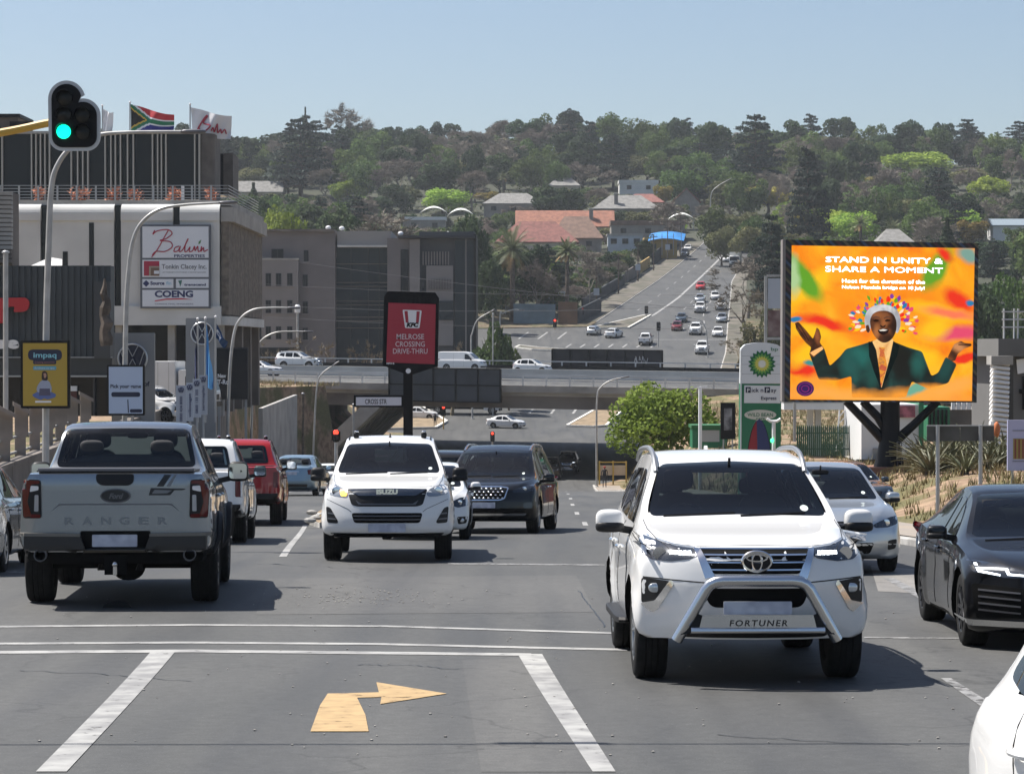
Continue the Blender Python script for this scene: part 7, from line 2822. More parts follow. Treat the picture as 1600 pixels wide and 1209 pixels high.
o_red = again(c_pick,M_WHITE,M_RED,-6.5,64.5,R(183),'red pickup driving away with a blue and white sticker on its rear window','pickup',sc=1.13)
b = MB()
b.prism([(-.42, 1.50), (-.12, 1.50), (-.12, 1.61), (-.42, 1.61)], (0, 1.22, 0), (-1, 0, 0), (0, 0, 1), .01)
b.build('window_sticker', mat('sticker_blue', (.08, .12, .42), .6), o_red)
b = MB()
b.prism([(-.42, 1.38), (-.14, 1.38), (-.14, 1.46), (-.42, 1.46)], (0, 1.22, 0), (-1, 0, 0), (0, 0, 1), .01)
b.build('window_sticker', M_WHT, o_red)
again(c_sed,M_SILVER,M_BLUE,-8.45,107,R(176),'pale blue silver sedan driving away before the bridge','sedan',sc=1.1)
again(c_hat,M_WHITE,None,-9.3,138,R(180),'white hatchback driving away just right of the pale blue sedan','hatchback')
again(c_mpv,M_BLACKP,None,-1.75,70.5,R(180),'black vehicle glimpsed between the white pickup and the people carrier','people carrier')
again(c_suv,M_WHITE,M_BLACKP,4.85,233,R(-4),'black SUV with lit headlamps coming out of the underpass','suv')
again(c_mpv,M_BLACKP,None,3.2,226,R(-4),'black people carrier beside the SUV leaving the underpass','people carrier')
again(c_sed,M_SILVER,M_WHITE,at(791,0,300).x,300,R(72),'white old-fashioned sedan crossing the junction beyond the underpass','sedan')
again(c_sed,M_SILVER,M_WHITE,at(655,0,312).x,312,R(80),'white sedan waiting left of the truck beyond the underpass','sedan')
again(c_hat,M_WHITE,M_SILVER,6.9,62,R(4),'pale car behind the silver sedan by the filling station','hatchback')
again(c_sed,M_SILVER,M_DBLUE,8.6,70,R(10),'slate grey car partly hidden beside the pale one by the filling station','sedan')
def far_ground(u, v):
 lo, hi = 345.0, 690.0
 for _ in range(50):
  d = (lo + hi) / 2
  if pix((0, d, ZR(d)))[1] > v:
   lo = d
  else:
   hi = d
 return at(u, v, d).x, d
FAR = [(1097, 552, 'suv', 'white', 0, 'white SUV nearest on the far road, crossing the junction'),
  (1087, 522, 'suv', 'white', 0, 'white SUV waiting at the far stop line, middle lane'),
  (1122, 525, 'sed', 'white', 0, 'white sedan waiting at the far stop line, kerb lane'),
  (1058, 516, 'hat', 'red', 0, 'dark red hatchback waiting at the far stop line, turning lane'),
  (1065, 503, 'sed', 'slate', 0, 'slate sedan behind the dark red hatchback on the far road'),
  (1128, 503, 'sed', 'pale', 0, 'silver sedan second in the kerb lane of the far road'),
  (1094, 488, 'suv', 'white', 0, 'white SUV second in the middle lane of the far road'),
  (1127, 484, 'suv', 'white', 0, 'white SUV third in the kerb lane of the far road'),
  (1094, 472, 'sed', 'pale', 0, 'silver sedan third in the middle lane of the far road'),
  (1117, 468, 'hat', 'white', 8, 'white hatchback changing lanes on the far road'),
  (1095, 452, 'sed', 'bred', 0, 'bright red sedan coming down the far road'),
  (1134, 409, 'hat', 'white', 0, 'white hatchback beside the truck on the far road'),
  (1127, 391, 'sed', 'pale', 180, 'silver sedan near the top of the far road'),
  (928, 523, 'hat', 'pale', 172, 'silver hatchback driving up from the far junction'),
  (959, 527, 'sed', 'white', 165, 'white sedan turning at the far junction'),
  (1009, 538, 'pick', 'white', 180, 'white pickup driving up beside the far hoarding'),
  (1070, 401, 'suv', 'black', 0, 'black SUV parked on the left verge of the far road'),
  (1075, 392, 'sed', 'white', 0, 'white sedan parked behind the black SUV on the far verge')]
SRC = {'suv': (c_suv, M_WHITE), 'sed': (c_sed, M_SILVER), 'hat': (c_hat, M_WHITE), 'pick': (c_pick, M_WHITE)}
COLS = {'white': M_WHITE,'pale': M_SILVER,'red': paint('paint_maroon',(.16,.015,.015)),'slate': M_DBLUE,'bred': paint('paint_bright_red',(.55,.03,.03)),'black': M_BLACKP}
for u, v, t, c, rot, lab in FAR:
 x, d = far_ground(u, v)
 src, mo = SRC[t]
 again(src,mo,COLS[c],x,d,R(rot - 8),lab,{'suv': 'suv','sed': 'sedan','hat': 'hatchback','pick': 'pickup'}[t],'cars on the far road')
def on_deck(o, a, w, away, lab, cat):
 z = -3.515 + (w / 49.5) * .80
 p = hp(a, w, z + .01)
 on_level(o, p.x, p.y, p.z, math.atan2(HU.y, HU.x) + (PI / 2 if not away else -PI / 2))
 tag(o, lab, cat, 'traffic on the motorway bridge')
on_deck(c_van, -23.0, 42, False, 'white panel van on the motorway above the hoarding', 'van')
on_deck(copy_tree(c_hat),-13.9,36,False,'white hatchback on the motorway right of the panel van','hatchback')
on_deck(copy_tree(c_suv), -40.0, 40, False, 'white SUV on the motorway at the left, rear of two', 'suv')
on_deck(copy_tree(c_sed,None,{M_SILVER.name: M_WHITE}),-34.5,16,False,'white sedan on the near motorway lane at the left','sedan')
for k,(u,d,src,lab) in enumerate(((262,122,c_hat,'white hatchback parked on the dealer forecourt behind the pickup roof'),(238,136,c_suv,'white SUV parked behind the white hatchback on the dealer forecourt'))):
 o = copy_tree(src)
 on_level(o, at(u, 0, d).x, d, gxy(at(u, 0, d).x, d), R(60))
 tag(o, lab, 'suv' if k else 'hatchback', 'cars on the dealer forecourt')
def lorry(name, x, y, z, rz, L, W, H, label, cab=M_WHITE):
 o = thing(name, label, 'lorry', (x, y, z), rz)
 cl = 1.9
 M_BOX = mat('lorry_box_white', (.72, .72, .71), .5, var=.06, vs=.5)
 box(o, 'cargo_box', (-W / 2, -L / 2 + cl + .15, .95), (W / 2, L / 2, H), M_BOX, .03)
 for k in range(7):
  yy = -L / 2 + cl + .5 + (L - cl - .9) * k / 6
  for s in (-1, 1):
   box(o, 'box_rib', (s * W / 2 - .012, yy, 1.0), (s * W / 2 + .012, yy + .05, H - .05), M_CONCW)
 b = MB()
 pr = [(-L / 2,.45),(-L / 2,1.15),(-L / 2 + .30,2.25),(-L / 2 + .5,2.42),(-L / 2 + cl,2.45),(-L / 2 + cl,.45)]
 b.prism(pr, (W / 2 - .06, 0, 0), (0, 1, 0), (0, 0, 1), W - .12)
 c = b.build('cab', cab, o, bevel=.05)
 b = MB()
 yf = lambda zz: -L / 2 + (.30 * (zz - 1.15) / 1.1) - .012
 b.add([(-W * .44,yf(1.28),1.28),(W * .44,yf(1.28),1.28),(W * .41,yf(2.15),2.15),(-W * .41,yf(2.15),2.15)],[(0,1,2,3)])
 b.build('windscreen', M_DKGLASS, c)
 for s in (-1, 1):
  box(c,'side_window',(s * (W / 2 - .065) - .01,-L / 2 + .45,1.35),(s * (W / 2 - .065) + .01,-L / 2 + 1.5,2.05),M_DKGLASS)
  box(c, 'headlight', (s * W * .40 - .14, -L / 2 - .02, .72), (s * W * .40 + .14, -L / 2 + .02, .9), M_LENS)
 box(c, 'bumper', (-W / 2 + .03, -L / 2 - .06, .38), (W / 2 - .03, -L / 2 + .1, .66), M_TRIM)
 box(c, 'grille', (-W * .28, -L / 2 - .015, .75), (W * .28, -L / 2 + .0, 1.05), M_TRIM)
 box(o, 'chassis', (-.45, -L / 2 + .5, .55), (.45, L / 2 - .1, .93), M_TRIM)
 tm, qm = wheel_mesh(.46, .26, 'six')
 for yy in (-L / 2 + .95, L / 2 - 1.6):
  for s in (-1, 1):
   w_ = bpy.data.objects.new('wheel', tm)
   C.objects.link(w_)
   w_.parent = o
   w_.location = (s * (W / 2 - .16), yy, .46)
   q = bpy.data.objects.new('rim', qm)
   if not qm.materials:
    qm.materials.append(M_RIM)
    qm.materials.append(M_WELL)
   C.objects.link(q)
   q.parent = w_
   if s < 0:
    q.rotation_euler = (0, 0, PI)
 return o
lorry('box_lorry',at(723,0,318).x,318,ZR(318) + .02,R(84),9.0,2.4,3.5,'white box lorry crossing beyond the underpass')
x, d = far_ground(1149, 418)
o = lorry('box_lorry', x, d, ZR(d) + .02, R(-8), 7.0, 2.3, 3.2, 'white box lorry coming down the far road')
lorry('box_lorry',at(248,0,150).x,150,gxy(at(248,0,150).x,150),R(82),6.5,2.2,2.9,'white box lorry parked on the dealer forecourt')
mx_, my_ = at(1331, 0, 57).x, 57.0
mc = thing('motorcycle','black motorcycle filtering between the pale cars by the filling station','motorcycle',(mx_,my_,ZR(my_) + .014),R(5))
tm, qm = wheel_mesh(.31, .12, 'six')
for yy in (-.68, .68):
 w_ = bpy.data.objects.new('wheel', tm)
 C.objects.link(w_)
 w_.parent = mc
 w_.location = (0, yy, .31)
 q = bpy.data.objects.new('rim', qm)
 if not qm.materials:
  qm.materials.append(M_RIM)
  qm.materials.append(M_WELL)
 C.objects.link(q)
 q.parent = w_
b = MB()
b.blob((0, -.1, .78), (.30, .62, .28), 2.4)
b.build('fuel_tank', M_BLACKP, mc, True)
b = MB()
b.blob((0, .42, .80), (.26, .70, .12), 3)
b.build('seat', M_SEAT, mc, True)
b = MB()
b.tube([(-.36, -.42, 1.06), (-.1, -.52, 1.0), (.1, -.52, 1.0), (.36, -.42, 1.06)], .016, 6)
b.build('handlebar', M_TRIM, mc, True)
b = MB()
b.tube([(0, -.50, 1.0), (0, -.68, .31)], .05, 7)
b.build('fork', M_GUN, mc, True)
b = MB()
b.blob((0, -.60, .90), (.20, .16, .20), 2.2)
b.build('headlamp', M_LENS, mc, True)
def spline(pts, k=6):
 q = []
 n = len(pts)
 for i in range(n - 1):
  p0, p1, p2, p3 = [Vector(pts[j]) for j in (max(i - 1, 0), i, i + 1, min(i + 2, n - 1))]
  for m in range(k):
   t = m / k
   q.append(.5 * ((2 * p1) + (p2 - p0) * t + (2 * p0 - 5 * p1 + 4 * p2 - p3) * t * t + (3 * p1 - p0 - 3 * p2 + p3) * t ** 3))
 q.append(Vector(pts[-1]))
 return q
def lamp_pole(px,d,label,r=.085,group='street lamps along the left kerb',cat='street lamp',head=True,ground=True,dark=False):
 base = at(px[0][0], px[0][1], d)
 zg = gxy(base.x, d)
 o = thing('street_lamp', label, cat, (base.x, d, zg), group=group)
 L0 = Vector(o.location)
 pts = [Vector((base.x, d, zg - .3))] + [at(u, v, d) for u, v in px[1:]]
 q = [p - L0 for p in spline(pts)]
 n = len(q)
 b = MB()
 b.tube(q, [r * (1.25 - .75 * i / n) for i in range(n)], 9)
 b.build('pole', M_POLE, o, True)
 if head:
  e, f = q[-1], (q[-1] - q[-4]).normalized()
  b = MB()
  M = Matrix((f, f.cross(Vector((0, 0, 1))).normalized() * -1, Vector((0, 0, 1)))).transposed()
  b.blob(e + f * .25, (.75, .26, .13), 3, M=M)
  h = b.build('lamp_head', M_GUN, o, True)
 b = MB()
 b.lathe([(r * 2.4, 0), (r * 2.4, .05), (r * 1.5, .08)], 10, 'Z', (0, 0, .0))
 b.build('base_plate', M_RAIL, o)
 return o
P1 = lamp_pole([(69,0),(72,530),(76,380),(80,295),(90,258),(112,230),(150,212),(200,207),(288,206)],76,'tall curved street lamp rising behind the traffic light on the left')
P2 = lamp_pole([(192,0),(196,520),(201,420),(209,372),(224,345),(250,327),(290,320),(346,317)],100,'curved street lamp standing in front of the company board')
P3 = lamp_pole([(352,0),(358,600),(365,525),(376,498),(396,484),(422,481),(452,481)],150,'curved street lamp left of the grey office, nearer of two')
P4 = lamp_pole([(389,0),(395,595),(400,550),(411,530),(430,520),(452,518),(476,518)],185,'curved street lamp left of the grey office, farther of two')
lamp_pole([(486,0),(492,650),(496,600),(504,583),(520,571)],203,'thin street lamp in front of the left bridge end',.07)
lamp_pole([(933,0),(932,700),(933,622),(940,604),(955,594),(972,590)],212,'lone street lamp right of the underpass',.075,'street lamps beyond the motorway')
lamp_pole([(1105,0),(1106,560),(1104,520),(1096,502),(1080,497)],385,'street lamp at the right of the far junction',.09,'street lamps beyond the motorway')
lamp_pole([(738,0),(736,540),(738,520),(746,500),(766,487)],312,'street lamp left of the green shrub beyond the motorway',.09,'street lamps beyond the motorway')
lamp_pole([(780,0),(781,500),(786,490),(800,484),(812,484)],330,'street lamp behind the green shrub beyond the motorway',.09,'street lamps beyond the motorway')
lamp_pole([(1112,0),(1110,340),(1111,305),(1120,292),(1140,280)],640,'street lamp at the top of the far road',.10,'street lamps beyond the motorway')
for u,v0,d,lab in ((8,395,92,'thin grey post at the left edge in front of the dark showroom'),(770,490,316,'plain grey post beside the green shrub'),(473,615,208,'dark timber post on the grass bank by the bridge'),(552,632,222,'thin grey pipe post at the left bridge leg'),(1467,500,330,'thin post right of the billboard')):
 p = at(u, v0, d)
 zg = gxy(p.x, d)
 o = thing('post', lab, 'post', (p.x, d, zg))
 b = MB()
 b.tube([(0, 0, -.3), (.02, 0, p.z - zg)], .09, 8)
 b.build('shaft', M_POLE if u != 473 else M_BARK, o, True)
 b = MB()
 b.lathe([(.13, 0), (.13, .06), (.06, .1)], 8, 'Z', (.02, 0, p.z - zg - .02))
 b.build('cap', M_RAIL, o)
p = at(465, 560, 318)
o = thing('camera_mast','grey mast with white camera housing in front of the grey office','mast',(p.x,318,gxy(p.x,318)))
zt = at(465, 476, 318).z - o.location.z
b = MB()
b.tube([(0, 0, -.3), (0, 0, zt)], .13, 8)
b.build('pole', M_POLE, o, True)
b = MB()
b.lathe([(.32, zt - .95), (.36, zt - .2), (.20, zt)], 12, 'Z')
b.build('camera_housing', M_WHT, o, True)
b = MB()
b.bar((-.9, 0, zt + .02), (.3, 0, zt + .12), .12)
b.build('bracket', M_GUN, o)
DT = 44.0
KT = DT / F
tl = thing('traffic_light','five-aspect traffic light with lit green lamp on a yellow arm','traffic light',at(116,190,DT))
OT = Vector(tl.location)
def tp(u, v, dy=0.0):
 p = at(u, v, DT) - OT
 return Vector((p.x, p.y + dy, p.z))
def lobes(g):
 L = []
 r = 28 + g
 for k in range(13):
  a = PI - PI * k / 12 * .93
  L.append((104 + r * math.cos(a), 155 - r * math.sin(a) * 1.0))
 r2 = 26 + g
 for k in range(10):
  a = PI * .62 - PI * .62 * k / 9
  L.append((130 + r2 * math.cos(a), 181 - r2 * math.sin(a)))
 for k in range(7):
  a = -PI / 2 * k / 6
  L.append((135 + (21 + g) * math.cos(a), 214 - (21 + g) * math.sin(a)))
 for k in range(7):
  a = -PI / 2 - PI / 2 * k / 6
  L.append((98 + (21 + g) * math.cos(a), 214 - (21 + g) * math.sin(a)))
 return L
def plate(px, dy, th, name, m, parent=tl):
 b = MB()
 v = [tp(u, w, dy) for u, w in px]
 n = len(v)
 b.add(v + [x + Vector((0,th,0)) for x in v],[tuple(range(n))[::-1],tuple(range(n,2 * n))] + [((i + 1) % n,i,i + n,(i + 1) % n + n) for i in range(n)])
 me = b.mesh(name)
 bm = bmesh.new()
 bm.from_mesh(me)
 bmesh.ops.recalc_face_normals(bm, faces=bm.faces[:])
 bm.to_mesh(me)
 bm.free()
 return link(name, me, m, parent)
plate(lobes(1), 0, .03, 'backing_board', mat('board_white', (.50, .52, .53), .5))
plate(lobes(-4.5), -.02, .05, 'signal_body', mat('signal_black', (.006, .006, .007), .5, spec=.2))
M_GRN = mat('signal_green_lit', (.0, .6, .35), .3, emit=(.0, 1.0, .52), es=1.6)
M_OFFL2 = mat('signal_lens_off', (.012, .013, .012), .25, spec=.3)
for (u, v, lit) in ((102.5, 154, 0), (101, 180, 0), (100.5, 206.5, 1), (130, 181, 0), (130, 207.5, 0)):
 b = MB()
 c = tp(u, v, -.05)
 b.lathe([(11 * KT, .0), (11 * KT, -.02), (4 * KT, -.035), (.001, -.036)][::-1], 20, 'Y', c)
 ln = b.build('lit_green_lens' if lit else 'signal_lens', M_GRN if lit else M_OFFL2, tl, True)
 b = MB()          # hood over the lens
 vs, fs = [], []
 n = 16
 for k in range(n + 1):
  a = R(-25) + R(230) * k / n
  for (rr, yy) in ((12.2 * KT, -.04), (12.2 * KT, -.04 - .20 * (.35 + .65 * max(0, math.sin(a))))):
   vs.append(c + Vector((rr * math.cos(a), yy + .04, rr * math.sin(a))))
 fs = [(2 * k, 2 * k + 1, 2 * k + 3, 2 * k + 2) for k in range(n)]
 b.add(vs, fs)
 b.add([v * 1.0 for v in vs], [f[::-1] for f in fs])
 b.build('signal_hood', mat('signal_black', (.006, .006, .007), .5, spec=.2), tl, True)
b = MB()
arm = [tp(120,186,.12),tp(75,191,.14),tp(0,206,.16),tp(-160,230,.16),tp(-360,252,.16),tp(-470,270,.16)]
pb_ = arm[-1].copy()
b.tube(spline(arm) + [Vector((pb_.x - .15,pb_.y,pb_.z - .5)),Vector((pb_.x - .2,pb_.y,gxy(pb_.x + OT.x,DT) - OT.z))],.068,10)
b.build('yellow_arm', mat('signal_yellow', (.55, .33, .05), .5), tl, True)
def pboard(u0, v0, u1, v1, d, label, facem, frame_px=4):
 p = at((u0 + u1) / 2, (v0 + v1) / 2, d)
 o = thing('poster_board', label, 'poster board', p)
 k = d / F
 w, h = (u1 - u0) * k, (v1 - v0) * k
 box(o, 'frame', (-w / 2, 0, -h / 2), (w / 2, .16, h / 2), M_BLK, .02)
 f = frame_px * k
 box(o, 'poster', (-w / 2 + f, -.012, -h / 2 + f), (w / 2 - f, -.002, h / 2 - f), facem)
 box(o, 'bracket', (-.05, .16, -.1), (.05, .50, .1), M_RAIL)
 cu, cv = (u0 + u1) / 2, (v0 + v1) / 2
 def poly(pts, name, m, lift=.016, r=None):
  q = [((u - cu) * k, (cv - v) * k) for u, v in pts]
  if r:
   q = rnd(q, r * k, 4)
  b = MB()
  A = sum(q[i][0] * q[(i + 1) % len(q)][1] - q[(i + 1) % len(q)][0] * q[i][1] for i in range(len(q)))
  if A < 0:
   q = q[::-1]
  b.prism(q, (0, -lift, 0), (1, 0, 0), (0, 0, 1), .003)
  return b.build(name, m, o)
 def tx(s, u, v, size, m, width, bold=0.0, lift=.022):
  return text(s,size * k,'lettering',m,o,frame(((u - cu) * k,-lift,(cv - v) * k),(1,0,0),(0,0,1)),.003,bold,width * k)
 return o, poly, tx
def pill(u0, v0, u1, v1):
 return [(u0, v0), (u1, v0), (u1, v1), (u0, v1)]
o,poly,tx = pboard(32,532,109,638,75.4,'yellow poster board with seated woman and laptop on a lamp post',mat('poster_mustard',(.42,.29,.035),.5))
M_NAVY2 = mat('print_navy', (.012, .018, .05), .6)
M_SKIN = mat('print_skin', (.42, .24, .17), .6)
M_JEAN = mat('print_denim', (.10, .15, .36), .6)
M_SHIRT = mat('print_shirt', (.34, .38, .48), .6)
poly(pill(44, 546, 97, 563), 'print_pill', M_NAVY2, r=8)
poly(pill(52, 562, 88, 569), 'print_pill', M_NAVY2, .018, 2)
tx('impaq', 70.5, 558.5, 8, mat('print_cyan', (.25, .58, .66), .6), 36, .004)
tx('Creating tomorrow', 70, 567, 2.6, mat('print_pink', (.45, .2, .18), .6), 31)
poly(pill(52, 572, 88, 578), 'print_pill', mat('print_blue', (.10, .36, .48), .6), r=2)
tx('Enrolments are open', 70, 576.3, 2.6, M_WHT, 31)
poly([(55, 626), (80, 626), (80, 629), (55, 629)], 'print_strip', M_WHT)  # plain white strip of print under the seated figure
poly([(50,617),(58,612),(80,612),(88,616),(86,621),(74,624),(69,622),(64,625),(54,621)],'print_legs',M_JEAN,.017,2)
poly([(59,602),(63,596),(68,593),(73,593),(78,597),(81,606),(80,613),(59,613),(57,608)],'print_torso',M_SHIRT,.018,2)
poly([(66,581),(70,579),(74,582),(75,592),(73,595),(66,594),(65,590)],'print_hair',mat('print_hair',(.035,.02,.018),.6),.019,2)
poly([(68, 583), (72, 583), (73, 587), (71, 591), (69, 590)], 'print_face', M_SKIN, .021, 1)
poly([(62,607),(78,607),(79,618),(61,618)],'print_laptop',mat('print_laptop',(.09,.085,.14),.6),.020)
o,poly,tx = pboard(167,570,226,649,99.4,'pale blue poster board reading pick your game on the second lamp post',mat('poster_pale_blue',(.46,.55,.70),.5),3)
tx('Pick your game', 196.5, 606, 5.5, M_NAVY2, 48, .004)
poly(pill(174, 612.5, 219, 620), 'print_pill', M_NAVY2, r=3.5)
poly([(199, 624), (200.6, 624), (201.5, 645), (199.8, 645)], 'print_line', M_NAVY2)
poly(pill(203, 639, 222, 644.5), 'print_pill', M_NAVY2, r=2.5)
DK = 75.0
KK = DK / F
ks = thing('drive_thru_sign','black and red drive-through sign with street name blade on the median','sign',(at(638,0,DK).x,DK,ZR(DK) + .15))
OK_ = Vector(ks.location)
def kp(u, v, dy=0.0):
 p = at(u, v, DK) - OK_
 return Vector((p.x, p.y + dy, p.z))
def kpoly(px, name, m, dy, th=.01, r=0, parent=ks):
 b = MB()
 c = kp(640, 520)
 q = [((u - 640) * KK, (520 - v) * KK) for u, v in px]
 if r:
  q = rnd(q, r * KK, 4)
 A = sum(q[i][0] * q[(i + 1) % len(q)][1] - q[(i + 1) % len(q)][0] * q[i][1] for i in range(len(q)))
 if A < 0:
  q = q[::-1]
 b.prism(q, (c.x, c.y - dy, c.z), (1, 0, 0), (0, 0, 1), th)
 return b.build(name, m, parent)
kpoly([(606,455),(680,457),(686,466),(684,572),(642,586),(638,586),(598,571),(600,463)],'sign_case',M_BLK,0,.28)
M_KRED = mat('sign_panel_red', (.36, .025, .045), .45)
kpoly([(607, 473), (681, 475.5), (679, 569), (603.5, 566)], 'sign_panel', M_KRED, .012)
lg = kpoly([(629, 484), (659, 485), (655.5, 513), (633, 512.5)], 'logo_bucket', M_WHT, .018, .006, 2)
kpoly([(632, 486), (637, 486), (638.5, 504), (634, 504)], 'logo_stripe', M_KRED, .022, .004)
kpoly([(651, 486.5), (656, 486.5), (654.3, 504), (650, 504)], 'logo_stripe', M_KRED, .022, .004)
def ktext(s, u, v, size, m, width, bold=.004, shear=0):
 p = kp(u, v)
 return text(s,size * KK,'lettering',m,ks,frame((p.x,p.y - .024,p.z),(1,0,0),(0,0,1)),.004,bold,width * KK,shear=shear)
ktext('KFC', 644, 510.5, 6.0, M_BLK, 19, .01, .2)
for s_, v_, w_ in (('MELROSE', 530, 43), ('CROSSING', 541.5, 46), ('DRIVE-THRU', 552.5, 54)):
 ktext(s_, 641, v_, 8.2, mat('sign_pink_white', (.66, .52, .54), .6), w_, .002)
ktext('MP3 B', 610, 569, 2.6, M_WHT, 12, .002)
b = MB()
b.lathe([(4 * KK, 0), (4 * KK, .01)], 18, 'Y', kp(638, 579.5, -.02))
b.build('maker_disc', M_WHT, ks)
box(ks, 'pole', kp(630, 580, .06), kp(644.5, 580, .3) + Vector((0, 0, -(kp(638, 580).z) - .1)), M_BLK)
box(ks, 'name_blade_frame', kp(552.5, 617, .08), kp(630, 636, .24), M_BLK)
box(ks, 'name_blade', kp(556, 620.5, .06), kp(627, 633.5, .078), mat('blade_white', (.62, .62, .66), .5))
p = kp(587, 631, .058)
text('CROSS STR', 7.5 * KK, 'lettering', M_BLK, ks, frame(p, (1, 0, 0), (0, 0, 1)), .004, .002, 34 * KK)
def roundel(parent, c, r, m1, m2, depth=.05):
 b = MB()
 b.prism(ellipse(r, r, 32), c, (1, 0, 0), (0, 0, 1), depth)
 b.build('roundel_disc', m1, parent)
 q = MB()
 q.tube([c + Vector((r * .95 * math.cos(2 * PI * k / 32),-.02,r * .95 * math.sin(2 * PI * k / 32))) for k in range(33)],r * .065,6,cap=False)
 q.build('roundel_ring', m2, parent)
 for nm,pts in (('roundel_v',[(-.36,.82),(0,.12),(.36,.82)]),('roundel_w',[(-.78,.48),(-.36,-.72),(0,-.02),(.36,-.72),(.78,.48)])):
  w = MB()
  for i in range(len(pts) - 1):
   w.bar(c + Vector((pts[i][0] * r,-.02,pts[i][1] * r)),c + Vector((pts[i + 1][0] * r,-.02,pts[i + 1][1] * r)),r * .15,.03)
  w.build(nm, m2, parent)
M_PYL = mat('pylon_grey', (.25, .26, .27), .45, .3)
M_RND = mat('roundel_navy', (.015, .02, .045), .4)
def pylon(u0, v0, u1, d, label, cu, cv, cr):
 a, c = at(u0, v0, d), at(u1, v0, d)
 zg = gxy(a.x, d)
 o = thing('brand_pylon', label, 'sign', ((a.x + c.x) / 2, d, zg), group=None)
 h = a.z - zg
 w = c.x - a.x
 box(o, 'slab', (-w / 2, 0, -.2), (w / 2, .35, h), M_PYL, .03)
 q = at(cu, cv, d) - Vector(o.location)
 roundel(o, Vector((q.x, -.06, q.z)), cr * d / F, M_RND, mat('roundel_silver', (.62, .64, .66), .3, .6))
 return o
pyl = pylon(174,520,241,125,'grey dealer pylon with round emblem behind the pale blue poster',207.5,560,23.5)
q = at(229, 603, 125) - Vector(pyl.location)
text('of', 7 * 125 / F, 'lettering', M_NAVY2, pyl, frame((q.x, -.01, q.z), (1, 0, 0), (0, 0, 1)), .01, .01)
pylon(290, 497, 337, 140, 'grey dealer pylon with round emblem behind the blue flags', 316, 521, 18)
p = at(362, 600, 159)
o = thing('advert_panel','dark advertising panel with new model lettering left of the bridge','sign',(p.x,159,gxy(p.x,159)))
box(o,'glass',at(338,545,158.8) - o.location,at(386,622,158.8) - Vector(o.location) + Vector((0,.2,0)),M_DKGLASS)
box(o,'frame',at(336.5,543,159.1) - o.location,at(387.5,624,159.1) - Vector(o.location) + Vector((0,.2,0)),M_WFRAME)
for s_, v_, sz, w_ in (('New', 590, 6, 13), ('T-Roc', 600, 7, 21)):
 q = at(340 + w_ / 2, v_, 158.8) - Vector(o.location)
 text(s_,sz * 159 / F,'lettering',M_WHT,o,frame((q.x,q.y - .02,q.z),(1,0,0),(0,0,1)),.01,.01,w_ * 159 / F)
for u in (341, 383):
 x = at(u, 0, 159.4).x - o.location.x
 box(o, 'leg', (x - .07, .4, -.2), (x + .07, .54, at(u, 600, 159.4).z - o.location.z), M_RAIL)
for k,(u0,v0,u1,v1,s_) in enumerate(((275,602,291,665,'0800 434 8000'),(291,598,302,658,'volkswagen'),(301,592,314,652,'0800 133 355'),(311,586,324,648,'serviceplan'))):
 d = 104 + 6 * k
 p = at((u0 + u1) / 2, v1, d)
 o = thing('banner_board',['front','second','third','rear'][k] + ' of four upright white banner boards in front of the retaining wall','banner',(p.x,d,gxy(p.x,d)))
 a, c = at(u0, v0, d) - Vector(o.location), at(u1, v1, d) - Vector(o.location)
 box(o, 'board', a, c + Vector((0, .06, 0)), mat('banner_grey', (.42, .45, .50), .6))
 box(o, 'stand', (-.04, .07, -.2), (.04, .12, c.z + .3), M_RAIL)
 kk = d / F
 roundel(o, Vector(((a.x + c.x) / 2, -.01, a.z - 7 * kk)), 4.6 * kk, MATS['banner_grey'], M_NAVY, .005)
 M = frame(((a.x + c.x) / 2 + 2 * kk, -.012, (a.z + c.z) / 2 - 5 * kk), (0, 0, 1), (-1, 0, 0))
 text(s_, 4.2 * kk, 'lettering', M_NAVY, o, M, .004, .002, (v1 - v0) * .62 * kk)
def flag(px_pole, quad, d, label, fn, mats, n=26, m=16, wave=.22, name='flag', group=None):
 f = at(*px_pole[0], d)
 o = thing(name, label, 'flag', f, group=group)
 L0 = Vector(o.location)
 b = MB()
 b.tube([(0, 0, 0), at(*px_pole[1], d) - L0], .045, 8)
 b.build('flag_pole', M_RAIL, o, True)
 b = MB()
 b.blob(at(*px_pole[1], d) - L0, (.14, .14, .14), 2)
 b.build('finial', M_WHT, o, True)
 c = [at(u, v, d) - L0 for u, v in quad]
 g = MB()
 for i in range(n + 1):
  s = i / n
  for j in range(m + 1):
   t = j / m
   p = c[0].lerp(c[1], s).lerp(c[3].lerp(c[2], s), t)
   p.y += wave * math.sin(s * 7 + t * 2.2) * s ** .6 + .06 * math.sin(s * 17 + t * 5)
   p.z += .10 * math.sin(s * 6 + 1.0) * s
   g.v.append(tuple(p))
 for i in range(n):
  for j in range(m):
   q = i * (m + 1) + j
   g.f.append((q, q + 1, q + m + 2, q + m + 1))
   g.m.append(fn((i + .5) / n, (j + .5) / m))
 g.build('flag_cloth', mats, o, True, 80)
 return o, c
FM = [mat('flag_green',(.02,.16,.08),.8),mat('flag_red',(.42,.03,.04),.8),mat('flag_blue',(.025,.03,.20),.8),mat('flag_black',(.015,.015,.015),.8),mat('flag_gold',(.55,.36,.06),.8),mat('flag_white',(.66,.66,.68),.8)]
